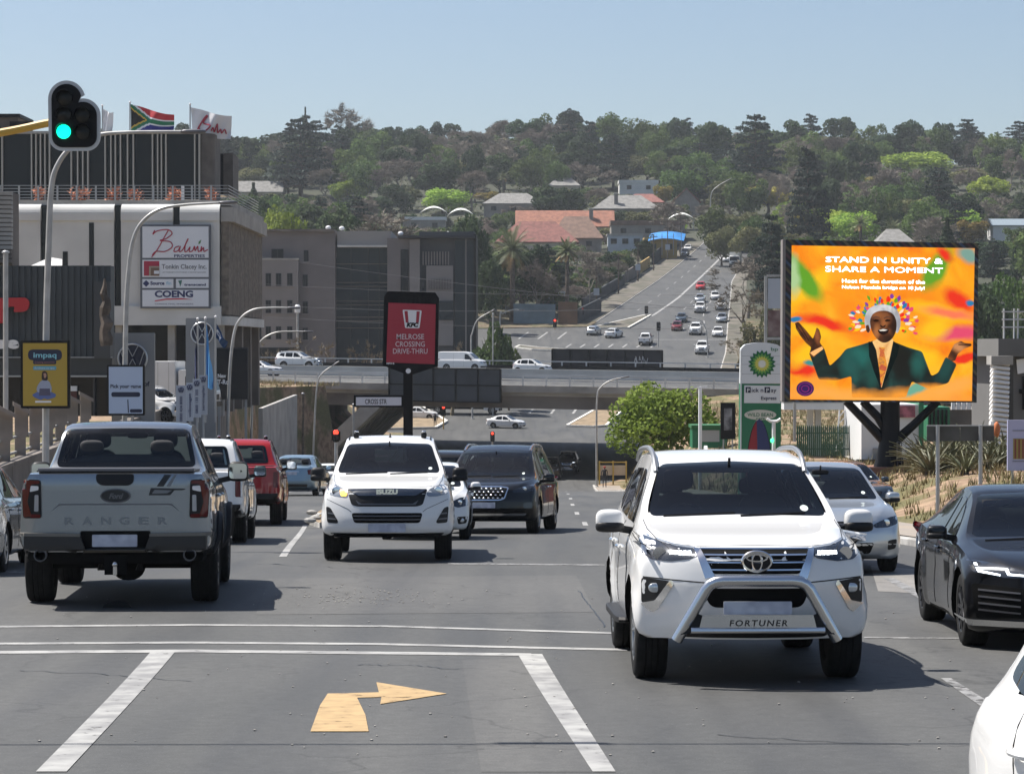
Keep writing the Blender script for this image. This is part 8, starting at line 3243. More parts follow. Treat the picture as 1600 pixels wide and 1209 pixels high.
def sa(s, t):
 y = t - .5
 k = .5 - abs(y)                      # distance from top / bottom edge
 dd = s * 1.5                         # metric along the fly
 e = abs(y) - (.5 - dd * .667 * 1.0)  # <0 inside the hoist triangle
 tri = (.5 - abs(y)) - 0
 if dd * .667 + abs(y) < .33:
  return 3
 if dd * .667 + abs(y) < .40:
  return 4
 if abs(y) < .10 or dd * .667 + abs(y) < .54 and abs(abs(y) - (.5 - 0)) > -1 and dd * .667 + abs(y) < .56:
  return 0
 if abs(y) < .165 or dd * .667 + abs(y) < .63:
  return 5
 return 1 if y < 0 else 2
flag(((203,215),(203,160)),((204,163),(272,181),(271,207),(205,206)),D2 + 2,'green, black, red and blue national flag on the left roof',sa,FM,40,30)
ob_,cc = flag(((297,222),(297,163)),((298,168),(362,183),(360,218),(301,210)),D2 + 2,'white flag with crimson script on the right of the roof',lambda s,t: 0,[FM[5]])
def fmap(x, y):
 s, t = x, y
 p = cc[0].lerp(cc[1], s).lerp(cc[3].lerp(cc[2], s), t)
 p.y += .22 * math.sin(s * 7 + t * 2.2) * s ** .6 + .06 * math.sin(s * 17 + t * 5) - .05
 p.z += .10 * math.sin(s * 6 + 1.0) * s
 return p
stroke(ob_,[(.14,.80),(.35,.25),(.40,.2),(.30,.5),(.48,.55),(.30,.85),(.16,.75)],'script_stroke',M_CRIM,fmap,.05)
stroke(ob_,[(.5,.75),(.55,.6),(.58,.75),(.66,.4),(.66,.75),(.74,.6),(.76,.75),(.84,.6),(.88,.78)],'script_stroke',M_CRIM,fmap,.045)
flag(((160,222),(160,165)),((161,171),(177,177),(175,206),(161,205)),D2 + 2.4,'white flag half hidden behind the traffic light',lambda s,t: 0,[FM[5]])
flag(((321,660),(321,497)),((322,503),(331,575),(333,607),(323,606)),133,'light blue flag hanging beside the dealer pylon',lambda s,t: 0,[mat('flag_light_blue',(.10,.36,.70),.8)],wave=.3)
flag(((309,660),(309,498)),((309,512),(304,560),(303,600),(309,600)),131,'navy flag drooping in front of the dealer pylon',lambda s,t: 0,[mat('flag_navy',(.02,.03,.10),.8)],wave=.2)
flag(((337,660),(337,495)),((337,504),(356,536),(352,546),(338,528)),134,'dark blue flag with white ring right of the light blue one',lambda s,t: 1 if .09 < math.hypot((s - .25) * 1.0,t - .5) < .2 else 0,[mat('flag_deep_blue',(.012,.05,.14),.8),FM[5]])
DB = 95.0
KB = DB / F
pb = at(1190, 690, DB)
bp_ = thing('station_pylon','tall white and green filling station pylon with sunburst emblem','sign',(pb.x,DB,gxy(pb.x,DB)))
OB = Vector(bp_.location)
def bq(u, v):
 p = at(u, v, DB) - OB
 return (p.x, p.z)
def bpoly(px, name, m, dy, th=.01, parent=bp_):
 q = [bq(u, v) for u, v in px]
 A = sum(q[i][0] * q[(i + 1) % len(q)][1] - q[(i + 1) % len(q)][0] * q[i][1] for i in range(len(q)))
 if A < 0:
  q = q[::-1]
 b = MB()
 b.prism(q, (0, -dy, 0), (1, 0, 0), (0, 0, 1), th)
 return b.build(name, m, parent)
M_BPW = mat('pylon_white', (.70, .73, .74), .35)
zf = 540 + (-OB.z) * F / DB + 6
top = [(1158,545)] + [(1158 + 63 * k / 10,540 - 5 * math.sin(PI * k / 10)) for k in range(1,10)] + [(1221,543)]
bpoly(top + [(1221, 599), (1157, 599)], 'head_panel', M_BPW, .0, .55)
bpoly([(1157, 599.5), (1221, 599.5), (1219, zf), (1155, zf)], 'green_body', M_BPG, .0, .55)
bpoly([(1163, 602), (1220, 602.5), (1219.5, 630), (1162.5, 629.5)], 'name_panel', M_BPW, .012)
for v in (556, 569, 584):
 bpoly([(1158, v), (1221, v), (1221, v + .5), (1158, v + .5)], 'panel_joint', M_RAIL, .004, .003)
bpoly([(1155.5, zf), (1157, 548), (1159, 545), (1158, zf)], 'edge_strip', M_BPW, .014)
def star(r0, r1, n, c):
 return [(c[0] + (r0 if k % 2 == 0 else r1) * math.cos(PI * k / n + PI / 2),c[1] - (r0 if k % 2 == 0 else r1) * math.sin(PI * k / n + PI / 2)) for k in range(2 * n)]
cc_ = (1190.5, 568.5)
for i,(a_,c_,m_) in enumerate(((22,17.5,mat('sun_dark_green',(.008,.13,.045),.5)),(17,13,mat('sun_green',(.12,.34,.06),.5)),(12.5,9.5,mat('sun_yellow',(.62,.58,.10),.5)),(7,5,mat('sun_white',(.74,.75,.66),.5)))):
 bpoly(star(a_, c_, 18, cc_), 'sunburst', m_, .012 + .006 * i, .005)
def btx(s, u, v, size, m, width, bold=.0, lift=.022):
 x, z = bq(u, v)
 return text(s,size * KB,'lettering',m,bp_,frame((x,-lift,z),(1,0,0),(0,0,1)),.004,bold,width * KB)
btx('bp', 1210, 548, 5.5, M_BPG, 11)
bpoly([(1165, 604.5), (1173, 604.5), (1173, 613.5), (1165, 613.5)], 'logo_square', M_NAVY2, .018, .004)
bpoly([(1194.5, 604.5), (1203, 604.5), (1203, 613.5), (1194.5, 613.5)], 'logo_square', M_NAVY2, .018, .004)
btx('P', 1169, 612.5, 6, M_BPW, 4, .003, .026)
btx('P', 1199, 612.5, 6, M_BPW, 4, .003, .026)
btx('ick n', 1183.5, 612.5, 6.5, M_NAVY2, 18, .002)
btx('ay', 1208.5, 612.5, 6.5, M_NAVY2, 9, .002)
btx('Express', 1201, 624.5, 5.5, M_NAVY2, 24, .002)
bpoly([(1188 + 25 * math.cos(2 * PI * k / 28),648 - 8 * math.sin(2 * PI * k / 28)) for k in range(28)],'cafe_oval',mat('oval_cream',(.60,.60,.52),.5),.014,.006)
btx('WILD BEAN', 1188, 650.5, 5.5, M_BPG, 40, .002)
btx('CAFE', 1188, 655, 2.2, M_BPG, 14, .003)
p = at(1210, 640, 108)
fs = thing('frame_sign','grey steel framed sign with pale upper panel left of the billboard','sign',(p.x,108,gxy(p.x,108)))
def fq(u0, v0, u1, v1, y0, y1, name, m):
 a, c = at(u0, v0, 108) - Vector(fs.location), at(u1, v1, 108) - Vector(fs.location)
 return box(fs, name, (a.x, y0, c.z), (c.x, y1, a.z), m)
fq(1194.5, 431, 1198.5, 690, 0, .12, 'frame_post', M_POLE)
fq(1240, 431, 1244, 690, 0, .12, 'frame_post', M_POLE)
fq(1198.5, 429, 1240, 432.5, 0, .12, 'frame_bar', M_POLE)
fq(1200, 435, 1240, 482, .03, .08, 'upper_panel', mat('panel_pale_grey', (.42, .46, .52), .5))
fq(1200,485,1240,526,.03,.08,'lower_panel',mat('panel_maroon_print',(.26,.20,.19),.6,col2=(.12,.06,.06),vs=2))
fq(1198.5, 527, 1240, 531, 0, .12, 'frame_bar', M_POLE)
DL = 80.0
KL = DL / F
lb = thing('led_billboard','large LED billboard on a black tree-shaped steel mast, orange picture of a man','billboard',(at(1391,0,DL).x,DL,gxy(at(1391,0,DL).x,DL)))
OL = Vector(lb.location)
def lq(u, v, dy=0.0):
 p = at(u, v, DL) - OL
 return Vector((p.x, dy, p.z))
SC = [lq(1237, 383.5), lq(1523, 388), lq(1518.5, 626.5), lq(1234.5, 624)]
def spt(a, b, lift=0.0):
 p = SC[0].lerp(SC[1], a).lerp(SC[3].lerp(SC[2], a), b)
 return Vector((p.x, -lift, p.z))
def zpt(X, Y, lift):
 u, v = 1180 + X / 3.7786, 360 + Y / 3.7786
 return lq(u, v, -lift)
def stripes():
 m = bpy.data.materials.new('frame_stripes')
 m.use_nodes = True
 N, K = m.node_tree.nodes, m.node_tree.links
 b = N['Principled BSDF']
 b.inputs['Roughness'].default_value = .5
 tc = N.new('ShaderNodeTexCoord')
 sx = N.new('ShaderNodeSeparateXYZ')
 K.new(tc.outputs['Object'], sx.inputs['Vector'])
 ad = N.new('ShaderNodeMath')
 ad.operation = 'ADD'
 K.new(sx.outputs['X'], ad.inputs[0])
 K.new(sx.outputs['Z'], ad.inputs[1])
 mu = N.new('ShaderNodeMath')
 mu.operation = 'MULTIPLY'
 mu.inputs[1].default_value = 1.05
 K.new(ad.outputs[0], mu.inputs[0])
 fr = N.new('ShaderNodeMath')
 fr.operation = 'FRACT'
 K.new(mu.outputs[0], fr.inputs[0])
 r = N.new('ShaderNodeValToRGB')
 r.color_ramp.interpolation = 'CONSTANT'
 e = r.color_ramp.elements
 cols = [(.012,.01,.02),(.09,.075,.03),(.012,.012,.02),(.03,.06,.12),(.012,.01,.012),(.06,.02,.03),(.012,.012,.012),(.10,.09,.05),(.02,.03,.02)]
 e[0].position, e[0].color = 0, (*cols[0], 1)
 e[1].position, e[1].color = 1 / 9, (*cols[1], 1)
 for k in range(2, 9):
  q = e.new(k / 9)
  q.color = (*cols[k], 1)
 K.new(fr.outputs[0], r.inputs['Fac'])
 K.new(r.outputs['Color'], b.inputs['Base Color'])
 return m
M_STR = stripes()
cas = [lq(1228, 374.5), lq(1529, 380), lq(1526, 629), lq(1226, 628)]
b = MB()
bk = [v + Vector((0, .55, 0)) for v in cas]
b.add(cas + bk, [(3, 2, 1, 0), (4, 5, 6, 7), (0, 1, 5, 4), (1, 2, 6, 5), (2, 3, 7, 6), (3, 0, 4, 7)])
b.build('cabinet', M_STR, lb)
b = MB()
sd = [lq(1223, 374), lq(1227.6, 374), lq(1225.6, 628.5), lq(1222, 627)]
b.add(sd + [v + Vector((0,.6,0)) for v in sd],[(3,2,1,0),(4,5,6,7),(0,1,5,4),(1,2,6,5),(2,3,7,6),(3,0,4,7)])
b.build('cabinet_edge', mat('cabinet_edge', (.22, .20, .19), .6), lb)
LEDS = .53
def led(name, col, s=LEDS):
 return mat('led_' + name, tuple(.15 * c for c in col), .6, emit=col, es=s, spec=.1)
def painted(name, base, spots, warp=.35, ws=1.4):
 m = bpy.data.materials.new(name)
 m.use_nodes = True
 N, K = m.node_tree.nodes, m.node_tree.links
 b = N['Principled BSDF']
 b.inputs['Roughness'].default_value = .6
 b.inputs['Specular IOR Level'].default_value = .1
 b.inputs['Base Color'].default_value = (.03, .02, .01, 1)
 tc = N.new('ShaderNodeTexCoord')
 nz = N.new('ShaderNodeTexNoise')
 nz.inputs['Scale'].default_value = ws
 nz.inputs['Detail'].default_value = 5
 K.new(tc.outputs['Object'], nz.inputs['Vector'])
 w1 = N.new('ShaderNodeVectorMath')
 w1.operation = 'MULTIPLY_ADD'
 w1.inputs[1].default_value = (warp, 0, warp)
 K.new(nz.outputs['Color'], w1.inputs[0])
 K.new(tc.outputs['Object'], w1.inputs[2])
 pos = w1.outputs['Vector']
 n2 = N.new('ShaderNodeTexNoise')
 n2.inputs['Scale'].default_value = base[0]
 n2.inputs['Detail'].default_value = 4
 n2.inputs['Distortion'].default_value = .7
 K.new(tc.outputs['Object'], n2.inputs['Vector'])
 r = N.new('ShaderNodeValToRGB')
 e = r.color_ramp.elements
 cs = base[1]
 e[0].position, e[0].color = .32, (*cs[0], 1)
 e[1].position, e[1].color = .68, (*cs[-1], 1)
 for k in range(1, len(cs) - 1):
  q = e.new(.32 + .36 * k / (len(cs) - 1))
  q.color = (*cs[k], 1)
 K.new(n2.outputs['Fac'], r.inputs['Fac'])
 col = r.outputs['Color']
 for (X, Y, rx, ry, tn, c, so) in spots:
  p = zpt(X, Y, 0)
  k = KL / 3.7786
  mp = N.new('ShaderNodeMapping')
  mp.vector_type = 'TEXTURE'
  mp.inputs['Location'].default_value = (p.x + warp * .5, 0, p.z + warp * .5)
  mp.inputs['Rotation'].default_value = (0, -R(tn), 0)
  mp.inputs['Scale'].default_value = (rx * k, 1000, ry * k)
  K.new(pos, mp.inputs['Vector'])
  ln = N.new('ShaderNodeVectorMath')
  ln.operation = 'LENGTH'
  K.new(mp.outputs['Vector'], ln.inputs[0])
  mr = N.new('ShaderNodeMapRange')
  mr.inputs['From Min'].default_value = 1 + so
  mr.inputs['From Max'].default_value = 1 - so
  K.new(ln.outputs['Value'], mr.inputs['Value'])
  mx = N.new('ShaderNodeMixRGB')
  K.new(mr.outputs['Result'], mx.inputs['Fac'])
  K.new(col, mx.inputs['Color1'])
  mx.inputs['Color2'].default_value = (*c, 1)
  col = mx.outputs['Color']
 K.new(col, b.inputs['Emission Color'])
 b.inputs['Emission Strength'].default_value = LEDS
 return m
cR,cP,cG,cL,cY,cO,cB,cA,cPe = (.86,.03,.01),(.80,.07,.16),(.12,.36,.02),(.45,.52,.06),(1.0,.56,.01),(1.0,.28,.005),(.01,.20,.42),(.16,.42,.30),(1.0,.52,.2)
SP = [(330,330,240,60,35,cY,.5),(900,330,260,70,-30,cO,.5),(260,260,190,60,-48,cG,.25),(225,270,40,110,0,(.42,.62,.30),.4),(1070,230,60,140,-35,cG,.3),
  (1260,150,60,40,-20,(.2,.36,.30),.4),(1120,140,60,25,-40,cR,.5),(420,550,170,34,-12,cR,.45),(330,600,110,40,-10,cY,.4),(1200,410,100,40,-35,cR,.4),(1080,480,200,40,-12,cY,.5),
  (1150,490,150,28,-8,(1.0,.20,.09),.5),(1180,610,150,36,6,cP,.4),(1060,580,90,60,20,cY,.5),(260,810,120,40,-18,cR,.35),(1235,750,80,32,10,cR,.3),(300,730,100,50,30,cY,.5),
  (980,740,120,50,-20,cY,.5),(560,480,80,120,30,cO,.5),(240,525,40,14,0,cB,.3),(1275,432,28,16,0,cB,.3),(320,788,34,16,-20,(.04,.28,.27),.4),(740,110,120,40,20,cO,.5),
  (600,975,640,40,-2,(1.0,.42,.07),.6),(1150,930,200,40,14,(1.0,.42,.07),.6),(300,920,140,40,20,(1.0,.36,.04),.6),(950,935,90,34,22,cA,.3),(520,130,40,160,-20,(1.0,.36,.02),.5)]
HS = random.Random(4)
SPOT_COLS = [cG, cR, cP, cB, cY, cO, (.25, .04, .35), (.9, .75, .55)]
FLECKS = []
for k in range(90):
 t = -.35 + (PI + .7) * (k * .618 % 1.0)
 q = HS.uniform(118, 205)
 FLECKS.append((752 + q * math.cos(t),556 - q * .85 * math.sin(t),HS.uniform(12,24),HS.uniform(8,15),t,SPOT_COLS[k % 8]))
def screen_mat():
 return painted('led_background',(.9,[(.95,.20,.005),(1.0,.30,.006),(1.0,.40,.008),(1.0,.50,.02)]),SP)
b = MB()
b.add([v + Vector((0, -.01, 0)) for v in SC], [(3, 2, 1, 0)])
scr = b.build('screen', screen_mat(), lb)
def zpoly(pts, name, m, lift, jit=0.0, seed=0, parent=scr, r=None):
 q = [(p.x, p.z) for p in (zpt(X, Y, 0) for X, Y in pts)]
 if r:
  q = rnd(q, r / 3.7786 * KL, 4)
 if jit:
  rr = random.Random(seed)
  out = []
  for i in range(len(q)):
   a, c = Vector(q[i]), Vector(q[(i + 1) % len(q)])
   nn = max(1, int((c - a).length / .12))
   nrm = Vector((-(c - a).y, (c - a).x)).normalized()
   for k in range(nn):
    p = a.lerp(c, k / nn) + nrm * rr.uniform(-jit, jit)
    out.append((p.x, p.y))
  q = out
 A = sum(q[i][0] * q[(i + 1) % len(q)][1] - q[(i + 1) % len(q)][0] * q[i][1] for i in range(len(q)))
 if A < 0:
  q = q[::-1]
 b = MB()
 b.prism(q, (0, -lift, 0), (1, 0, 0), (0, 0, 1), .002)
 return b.build(name, m, parent)
WH = led('white', (1.0, 1.0, .97))
for k, (X, Y, ra_, rb_, t, c) in enumerate(FLECKS):
 pts = [(X + ra_ * math.cos(q) * math.cos(t) - rb_ * math.sin(q) * math.sin(t),Y - ra_ * math.cos(q) * math.sin(t) - rb_ * math.sin(q) * math.cos(t)) for q in (.3,1.3,2.5,3.6,4.9)]
 zpoly(pts, 'halo_fleck', led('fleck%d' % (k % 8), c), .011 + .0004 * (k % 6), r=5)
FADE = (.95, .34, .03)
JK = painted('led_jacket',(1.5,[(.003,.007,.007),(.004,.014,.014),(.006,.035,.033),(.010,.075,.065)]),
    [(620,740,90,60,-20,(.012,.13,.11),.6),(560,800,50,70,0,(.010,.09,.08),.6),(690,860,36,90,0,(.008,.07,.06),.6),(870,770,60,110,15,(.003,.006,.006),.6),(960,790,40,60,0,(.012,.10,.085),.6),
    (1120,820,40,70,-30,(.008,.06,.055),.6),(620,985,130,40,0,FADE,.55),(860,985,100,46,0,FADE,.55),(430,905,110,26,-6,FADE,.6),(1050,935,110,26,0,FADE,.6)],.18,3)
SK = painted('led_skin', (3.0, [(.035, .010, .004), (.07, .020, .007), (.13, .038, .012), (.22, .07, .02)]),
    [(716,600,16,40,-8,(.42,.15,.045),.6),(760,548,18,26,0,(.36,.12,.035),.6),(730,500,50,20,-10,(.30,.10,.03),.7),(820,570,22,70,0,(.02,.006,.003),.6),(790,640,40,20,-20,(.025,.008,.004),.6),(1200,690,60,24,-25,(.62,.26,.10),.6),(365,620,16,40,10,(.30,.09,.03),.6)],.05,6)
HR = painted('led_hair',(3.0,[(.36,.36,.38),(.62,.62,.64),(.82,.82,.84)]),[(670,540,26,60,0,(.42,.42,.44),.6),(850,550,22,60,0,(.35,.36,.40),.6)],.08,5)
zpoly([(320,730),(352,742),(405,690),(440,800),(500,745),(535,700),(640,670),(700,650),(800,650),(900,690),(985,715),(1040,860),(1080,840),(1125,745),(1190,790),(1140,900),(1020,935),(925,890),(905,940),(890,985),(570,985),(568,860),(480,885),(375,880)],'figure_jacket',JK,.014,r=14)
zpoly([(692,655),(720,640),(815,640),(812,690),(745,930),(715,780)],'figure_shirt',painted('led_shirt',(2.5,[(.75,.34,.10),(1.0,.62,.24),(.9,.45,.14)]),[],.1),.0155,r=6)
zpoly([(730,690),(766,690),(761,718),(779,800),(743,925),(723,800),(737,718)],'figure_tie',painted('led_tie',(5.0,[(.16,.03,.10),(.95,.40,.02),(.5,.06,.05),(.9,.36,.02)]),[],.2,4),.017,r=4)
LP = led('jacket_dark', (.003, .007, .006))
zpoly([(668,655),(692,660),(714,705),(735,840),(742,935),(700,830),(672,740)],'figure_lapel',LP,.0178,r=5)
zpoly([(815,652),(850,680),(838,740),(790,850),(745,935),(790,770)],'figure_lapel',LP,.0178,r=5)
zpoly([(655,590),(644,540),(648,500),(665,466),(700,444),(752,436),(800,444),(838,470),(857,510),(858,560),(846,600),(832,610),(820,540),(690,530),(676,600),(664,606)],'figure_hair',HR,.018,r=16)
zpoly([(676,530),(692,492),(730,474),(780,474),(818,494),(834,535),(834,585),(816,632),(785,660),(750,664),(715,640),(690,600),(680,565)],'figure_face',SK,.0195,r=22)
DKF = led('skin_dark', (.016, .005, .003))
zpoly([(652, 562), (668, 556), (678, 590), (668, 606), (656, 596)], 'figure_ear', SK, .019, r=6)
for x in (712, 780):
 zpoly([(x - 18, 532), (x, 524), (x + 20, 529), (x + 14, 537), (x - 8, 539)], 'face_eye', DKF, .021, r=4)
 zpoly([(x - 22,517),(x - 2,507),(x + 22,512),(x + 22,517),(x - 2,513),(x - 20,522)],'face_brow',led('brow',(.10,.05,.035)),.021,r=2)
zpoly([(736, 556), (752, 566), (772, 556), (766, 570), (752, 574), (740, 570)], 'face_nose', DKF, .021, r=3)
zpoly([(722, 590), (752, 578), (790, 586), (782, 606), (757, 618), (732, 608)], 'face_mouth', DKF, .021, r=6)
zpoly([(730,589),(755,582),(782,588),(762,594),(737,594)],'face_teeth',led('teeth',(.8,.74,.66)),.022,r=2)
zpoly([(318,735),(345,750),(405,695),(380,660),(390,630),(378,585),(362,572),(355,600),(340,640),(300,590),(255,540),(236,545),(240,580),(268,625),(300,665),(330,690)],'figure_hand',SK,.0155,r=8)
zpoly([(322,722),(345,742),(402,700),(395,684),(350,706)],'figure_cuff',led('cuff',(1.0,.50,.18)),.017,r=3)
zpoly([(1135,750),(1160,700),(1175,670),(1215,652),(1235,665),(1275,668),(1278,680),(1230,700),(1195,730),(1180,770),(1160,772)],'figure_hand',SK,.0155,r=8)
for k, (x0, y0, x1, y1) in enumerate(((236, 548, 300, 640), (262, 552, 318, 650), (1200, 672, 1276, 674))):
 zpoly([(x0, y0), (x1, y1), (x1 - 3, y1 + 4), (x0 - 2, y0 + 5)], 'finger_line', DKF, .018)
def stext(s, X, Y, size, width, bold=.0, m=WH):
 p = zpt(X, Y, .024)
 k = KL / 3.7786
 M = frame(p, SC[1] - SC[0], (0, 0, 1))
 return text(s, size * k, 'lettering', m, scr, M, .003, bold, width * k)
stext('STAND IN UNITY &', 760, 192, 32, 690, .0015)
stext('SHARE A MOMENT', 760, 248, 32, 692, .0)
stext('Hoot for the duration of the', 756, 312, 22, 488, 0)
stext('Nelson Mandela bridge on 18 July!', 756, 346, 18, 486, 0)
zpoly([(295 + 52 * math.cos(2 * PI * k / 30),934 - 44 * math.sin(2 * PI * k / 30)) for k in range(30)],'print_disc',led('plum',(.035,.012,.09)),.016)
for r_ in (40, 22):
 b = MB()
 b.tube([zpt(295 + r_ * math.cos(2 * PI * k / 30),934 - r_ * .85 * math.sin(2 * PI * k / 30),.022) for k in range(31)],.010,4,cap=False)
 b.build('print_ring', led('magenta', (.30, .02, .16)), scr)
zb = lambda v: lq(0, v).z
b = MB()
b.tube([Vector((lq(1391,0).x,.3,-.5)),Vector((lq(1391,0).x,.3,zb(745))),lq(1392,720,.3),lq(1392,690,.3),lq(1393,660,.3),lq(1393,624,.3)],[.55,.52,.42,.30,.29,.29],12)
b.build('mast', M_BLK, lb, True)
for px in ([(1385,690),(1356,660),(1324,627)],[(1388,672),(1374,652),(1350,627)],[(1399,692),(1430,664),(1468,627)]):
 b = MB()
 b.tube([lq(u, v, .3) for u, v in px], [.16, .13, .12], 8)
 b.build('bough', M_BLK, lb, True)
b = MB()
b.box((lq(1391, 0).x, .3, -.05), (2.2, 1.8, .5))
b.build('footing', mat('footing_brick', (.24, .12, .08), .9, var=.2, vs=2), lb)
b = MB()
for k in range(6):
 b.bar(lq(1401, 690 + 8 * k, -.1), lq(1408, 690 + 8 * k, -.1), .02)
b.bar(lq(1401, 690, -.1), lq(1401, 736, -.1), .025)
b.bar(lq(1408, 690, -.1), lq(1408, 736, -.1), .025)
b.build('ladder', M_GUN, lb)
p = at(1500, 790, 60)
sg = thing('sign_back','dark back of a wide road sign on two steel posts on the verge','sign',(p.x,60,gxy(p.x,60)))
OS = Vector(sg.location)
for u in (1467, 1534):
 x = at(u, 0, 60).x - OS.x
 b = MB()
 b.tube([(x, 0, -.4), (x, 0, at(u, 664, 60).z - OS.z)], .045, 8)
 b.build('post', M_RAIL, sg, True)
for u0, u1 in ((1449, 1500.5), (1501.5, 1554)):
 a, c = at(u0, 666, 60) - OS, at(u1, 689, 60) - OS
 box(sg, 'board', (a.x, .06, c.z), (c.x, .09, a.z), mat('sign_back', (.07, .07, .068), .7, var=.25, vs=2))
a, c = at(1449, 664, 60) - OS, at(1554, 666, 60) - OS
box(sg, 'top_rail', (a.x, .04, c.z), (c.x, .1, a.z), M_RAIL)
p = at(1600, 735, 66)
ib = thing('info_board','lilac white board with small bar chart picture at the right edge','sign',(p.x,66,gxy(p.x,66)))
OI = Vector(ib.location)
def iq(u0, v0, u1, v1, y0, y1, name, m):
 a, c = at(u0, v0, 66) - OI, at(u1, v1, 66) - OI
 return box(ib, name, (a.x, y0, c.z), (c.x, y1, a.z), m)
iq(1574.5, 656, 1640, 735, 0, .08, 'board', mat('board_lilac', (.42, .43, .62), .6))
iq(1583, 685, 1640, 717, -.012, -.002, 'picture', mat('picture_ochre', (.30, .24, .07), .6))
for k in range(6):
 iq(1585 + 6 * k,686,1587.5 + 6 * k,716,-.02,-.013,'picture_bar',mat('picture_red',(.20,.05,.04),.6))
for v in (672, 720):
 iq(1582, v, 1640, v + 1, -.01, -.002, 'line', M_DGREY)
for u in (1580, 1632):
 iq(u, 735, u + 4, 790, .02, .06, 'leg', M_RAIL)
p = at(1110, 700, 140)
ko = thing('kiosk', 'low green kiosk behind the white SUV roof', 'kiosk', (p.x, 140, gxy(p.x, 140)))
def kq(u0, v0, u1, v1, y0, y1, name, m):
 a, c = at(u0, v0, 140) - Vector(ko.location), at(u1, v1, 140) - Vector(ko.location)
 return box(ko, name, (a.x, y0, min(c.z, a.z - .05)), (c.x, y1, a.z), m)
kq(1082, 668, 1136, 700, 0, 2, 'wall', M_BPG)
kq(1095, 672, 1124, 690, -.05, -.01, 'panel', mat('kiosk_grey', (.40, .40, .40), .7))
kq(1080, 664, 1138, 669, -.2, 2.2, 'roof', mat('kiosk_roof', (.03, .14, .05), .6))
p = at(1138, 690, 120)
bo = thing('banner_board','black upright poster board left of the filling station pylon','banner',(p.x,120,gxy(p.x,120)))
a, c = at(1126, 629, 120) - Vector(bo.location), at(1149, 686, 120) - Vector(bo.location)
box(bo, 'board', (a.x, 0, c.z), (c.x, .1, a.z), M_BLK)
box(bo,'picture',(a.x + .15,-.01,c.z + .4),(c.x - .15,-.002,a.z - .25),mat('poster_grey_print',(.05,.05,.055),.6,col2=(.25,.25,.26),vs=3))
box(bo, 'leg', (a.x + .1, .02, -.2), (a.x + .16, .08, c.z), M_RAIL)
box(bo, 'leg', (c.x - .16, .02, -.2), (c.x - .1, .08, c.z), M_RAIL)
p = at(1186, 692, 88)
fb = thing('pop_up_banner','half-round red and navy fabric banner at the foot of the station pylon','banner',(p.x,88,gxy(p.x,88)))
hh = at(1186, 655, 88).z - fb.location.z
for i,(a0,a1,m_) in enumerate(((1.75,3.1,mat('banner_red',(.28,.02,.03),.7)),(.05,1.75,mat('banner_navy',(.03,.04,.13),.7)))):
 b = MB()
 pts = [(0,0)] + [(.46 * math.cos(a0 + (a1 - a0) * k / 10),hh * math.sin(a0 + (a1 - a0) * k / 10)) for k in range(11)]
 b.prism(pts, (0, -.02 * i, 0), (1, 0, 0), (0, 0, 1), .03)
 b.build('banner_cloth', m_, fb)
b = MB()
b.tube([(.47 * math.cos(PI * k / 16), 0, hh * math.sin(PI * k / 16)) for k in range(17)], .015, 5)
b.build('hoop', M_BLK, fb)
p = at(1209, 690, 86)
gl_ = thing('station_light','white T-shaped post with a small lit green lamp by the pylon','post',(p.x,86,gxy(p.x,86)))
zz = at(1209, 658, 86).z - gl_.location.z
b = MB()
b.tube([(0, 0, -.2), (0, 0, zz)], .06, 8)
b.build('post', M_WHT, gl_, True)
b = MB()
b.tube([(-.22, 0, zz + .08), (-.1, 0, zz), (.1, 0, zz), (.22, 0, zz + .08)], .05, 6)
b.build('head', M_WHT, gl_, True)
b = MB()
b.blob(at(1206, 688, 86) - Vector(gl_.location) + Vector((0, -.1, 0)), (.12, .08, .14), 2)
b.build('lit_lamp', mat('lamp_green_lit', (.05, .6, .2), .4, emit=(.05, 1, .3), es=1.5), gl_, True)
p = at(1094, 700, 118)
o = thing('lamp_post','slim white lamp post in front of the round green tree','lamp post',(p.x,118,gxy(p.x,118)))
zz = at(1094, 605, 118).z - o.location.z
b = MB()
b.tube([(0, 0, -.2), (0, 0, zz)], .08, 8)
b.build('post', M_WHT, o, True)
b = MB()
b.bar((-.1, 0, zz), (.3, 0, zz + .03), .08)
b.build('lamp_head', M_WHT, o)
def small_signal(u, v0, v1, d, label, lit='red', dark=False, w=.34):
 a = at(u, v0, d)
 zg = gxy(a.x, d)
 o = thing('traffic_light', label, 'traffic light', (a.x, d, zg), group=None)
 zt = a.z - zg
 b = MB()
 b.tube([(0, .12, -.2), (0, .12, zt - .5)], .07, 8)
 b.build('pole', mat('signal_pole', (.42, .27, .06), .6) if not dark else M_POLE, o, True)
 hgt = (v1 - v0) * d / F
 box(o, 'signal_body', (-w / 2, -.05, zt - hgt), (w / 2, .1, zt), MATS['signal_black'], .05)
 for k in range(3):
  b = MB()
  on = lit == 'red' and k == 0
  b.blob((0, -.07, zt - hgt * (.19 + .31 * k)), (w * .62, .06, w * .62), 2)
  b.build('lit_red_lens' if on else 'signal_lens',mat('signal_red_lit',(.6,.02,.02),.3,emit=(1,.06,.03),es=1.3) if on else M_OFFL2,o,True)
 return o
small_signal(525,672,690,105,'traffic light showing red on the median left of the white pickup',dark=True)
small_signal(693, 633, 650, 298, 'traffic light showing red beneath the bridge hoarding', w=.5)
small_signal(769.5, 674, 690, 205, 'traffic light showing red above the black people carrier', dark=True)
small_signal(867, 498, 512, 428, 'traffic light showing red at the far junction corner', w=.6)
small_signal(909, 480, 492, 440, 'traffic light showing red left of the far road', w=.6, dark=True)
small_signal(1010, 478, 490, 448, 'dark traffic light on the far road island', 'off', True, .6)
small_signal(1029, 503, 517, 400, 'dark traffic light behind the far hoarding', 'off', True, .6)
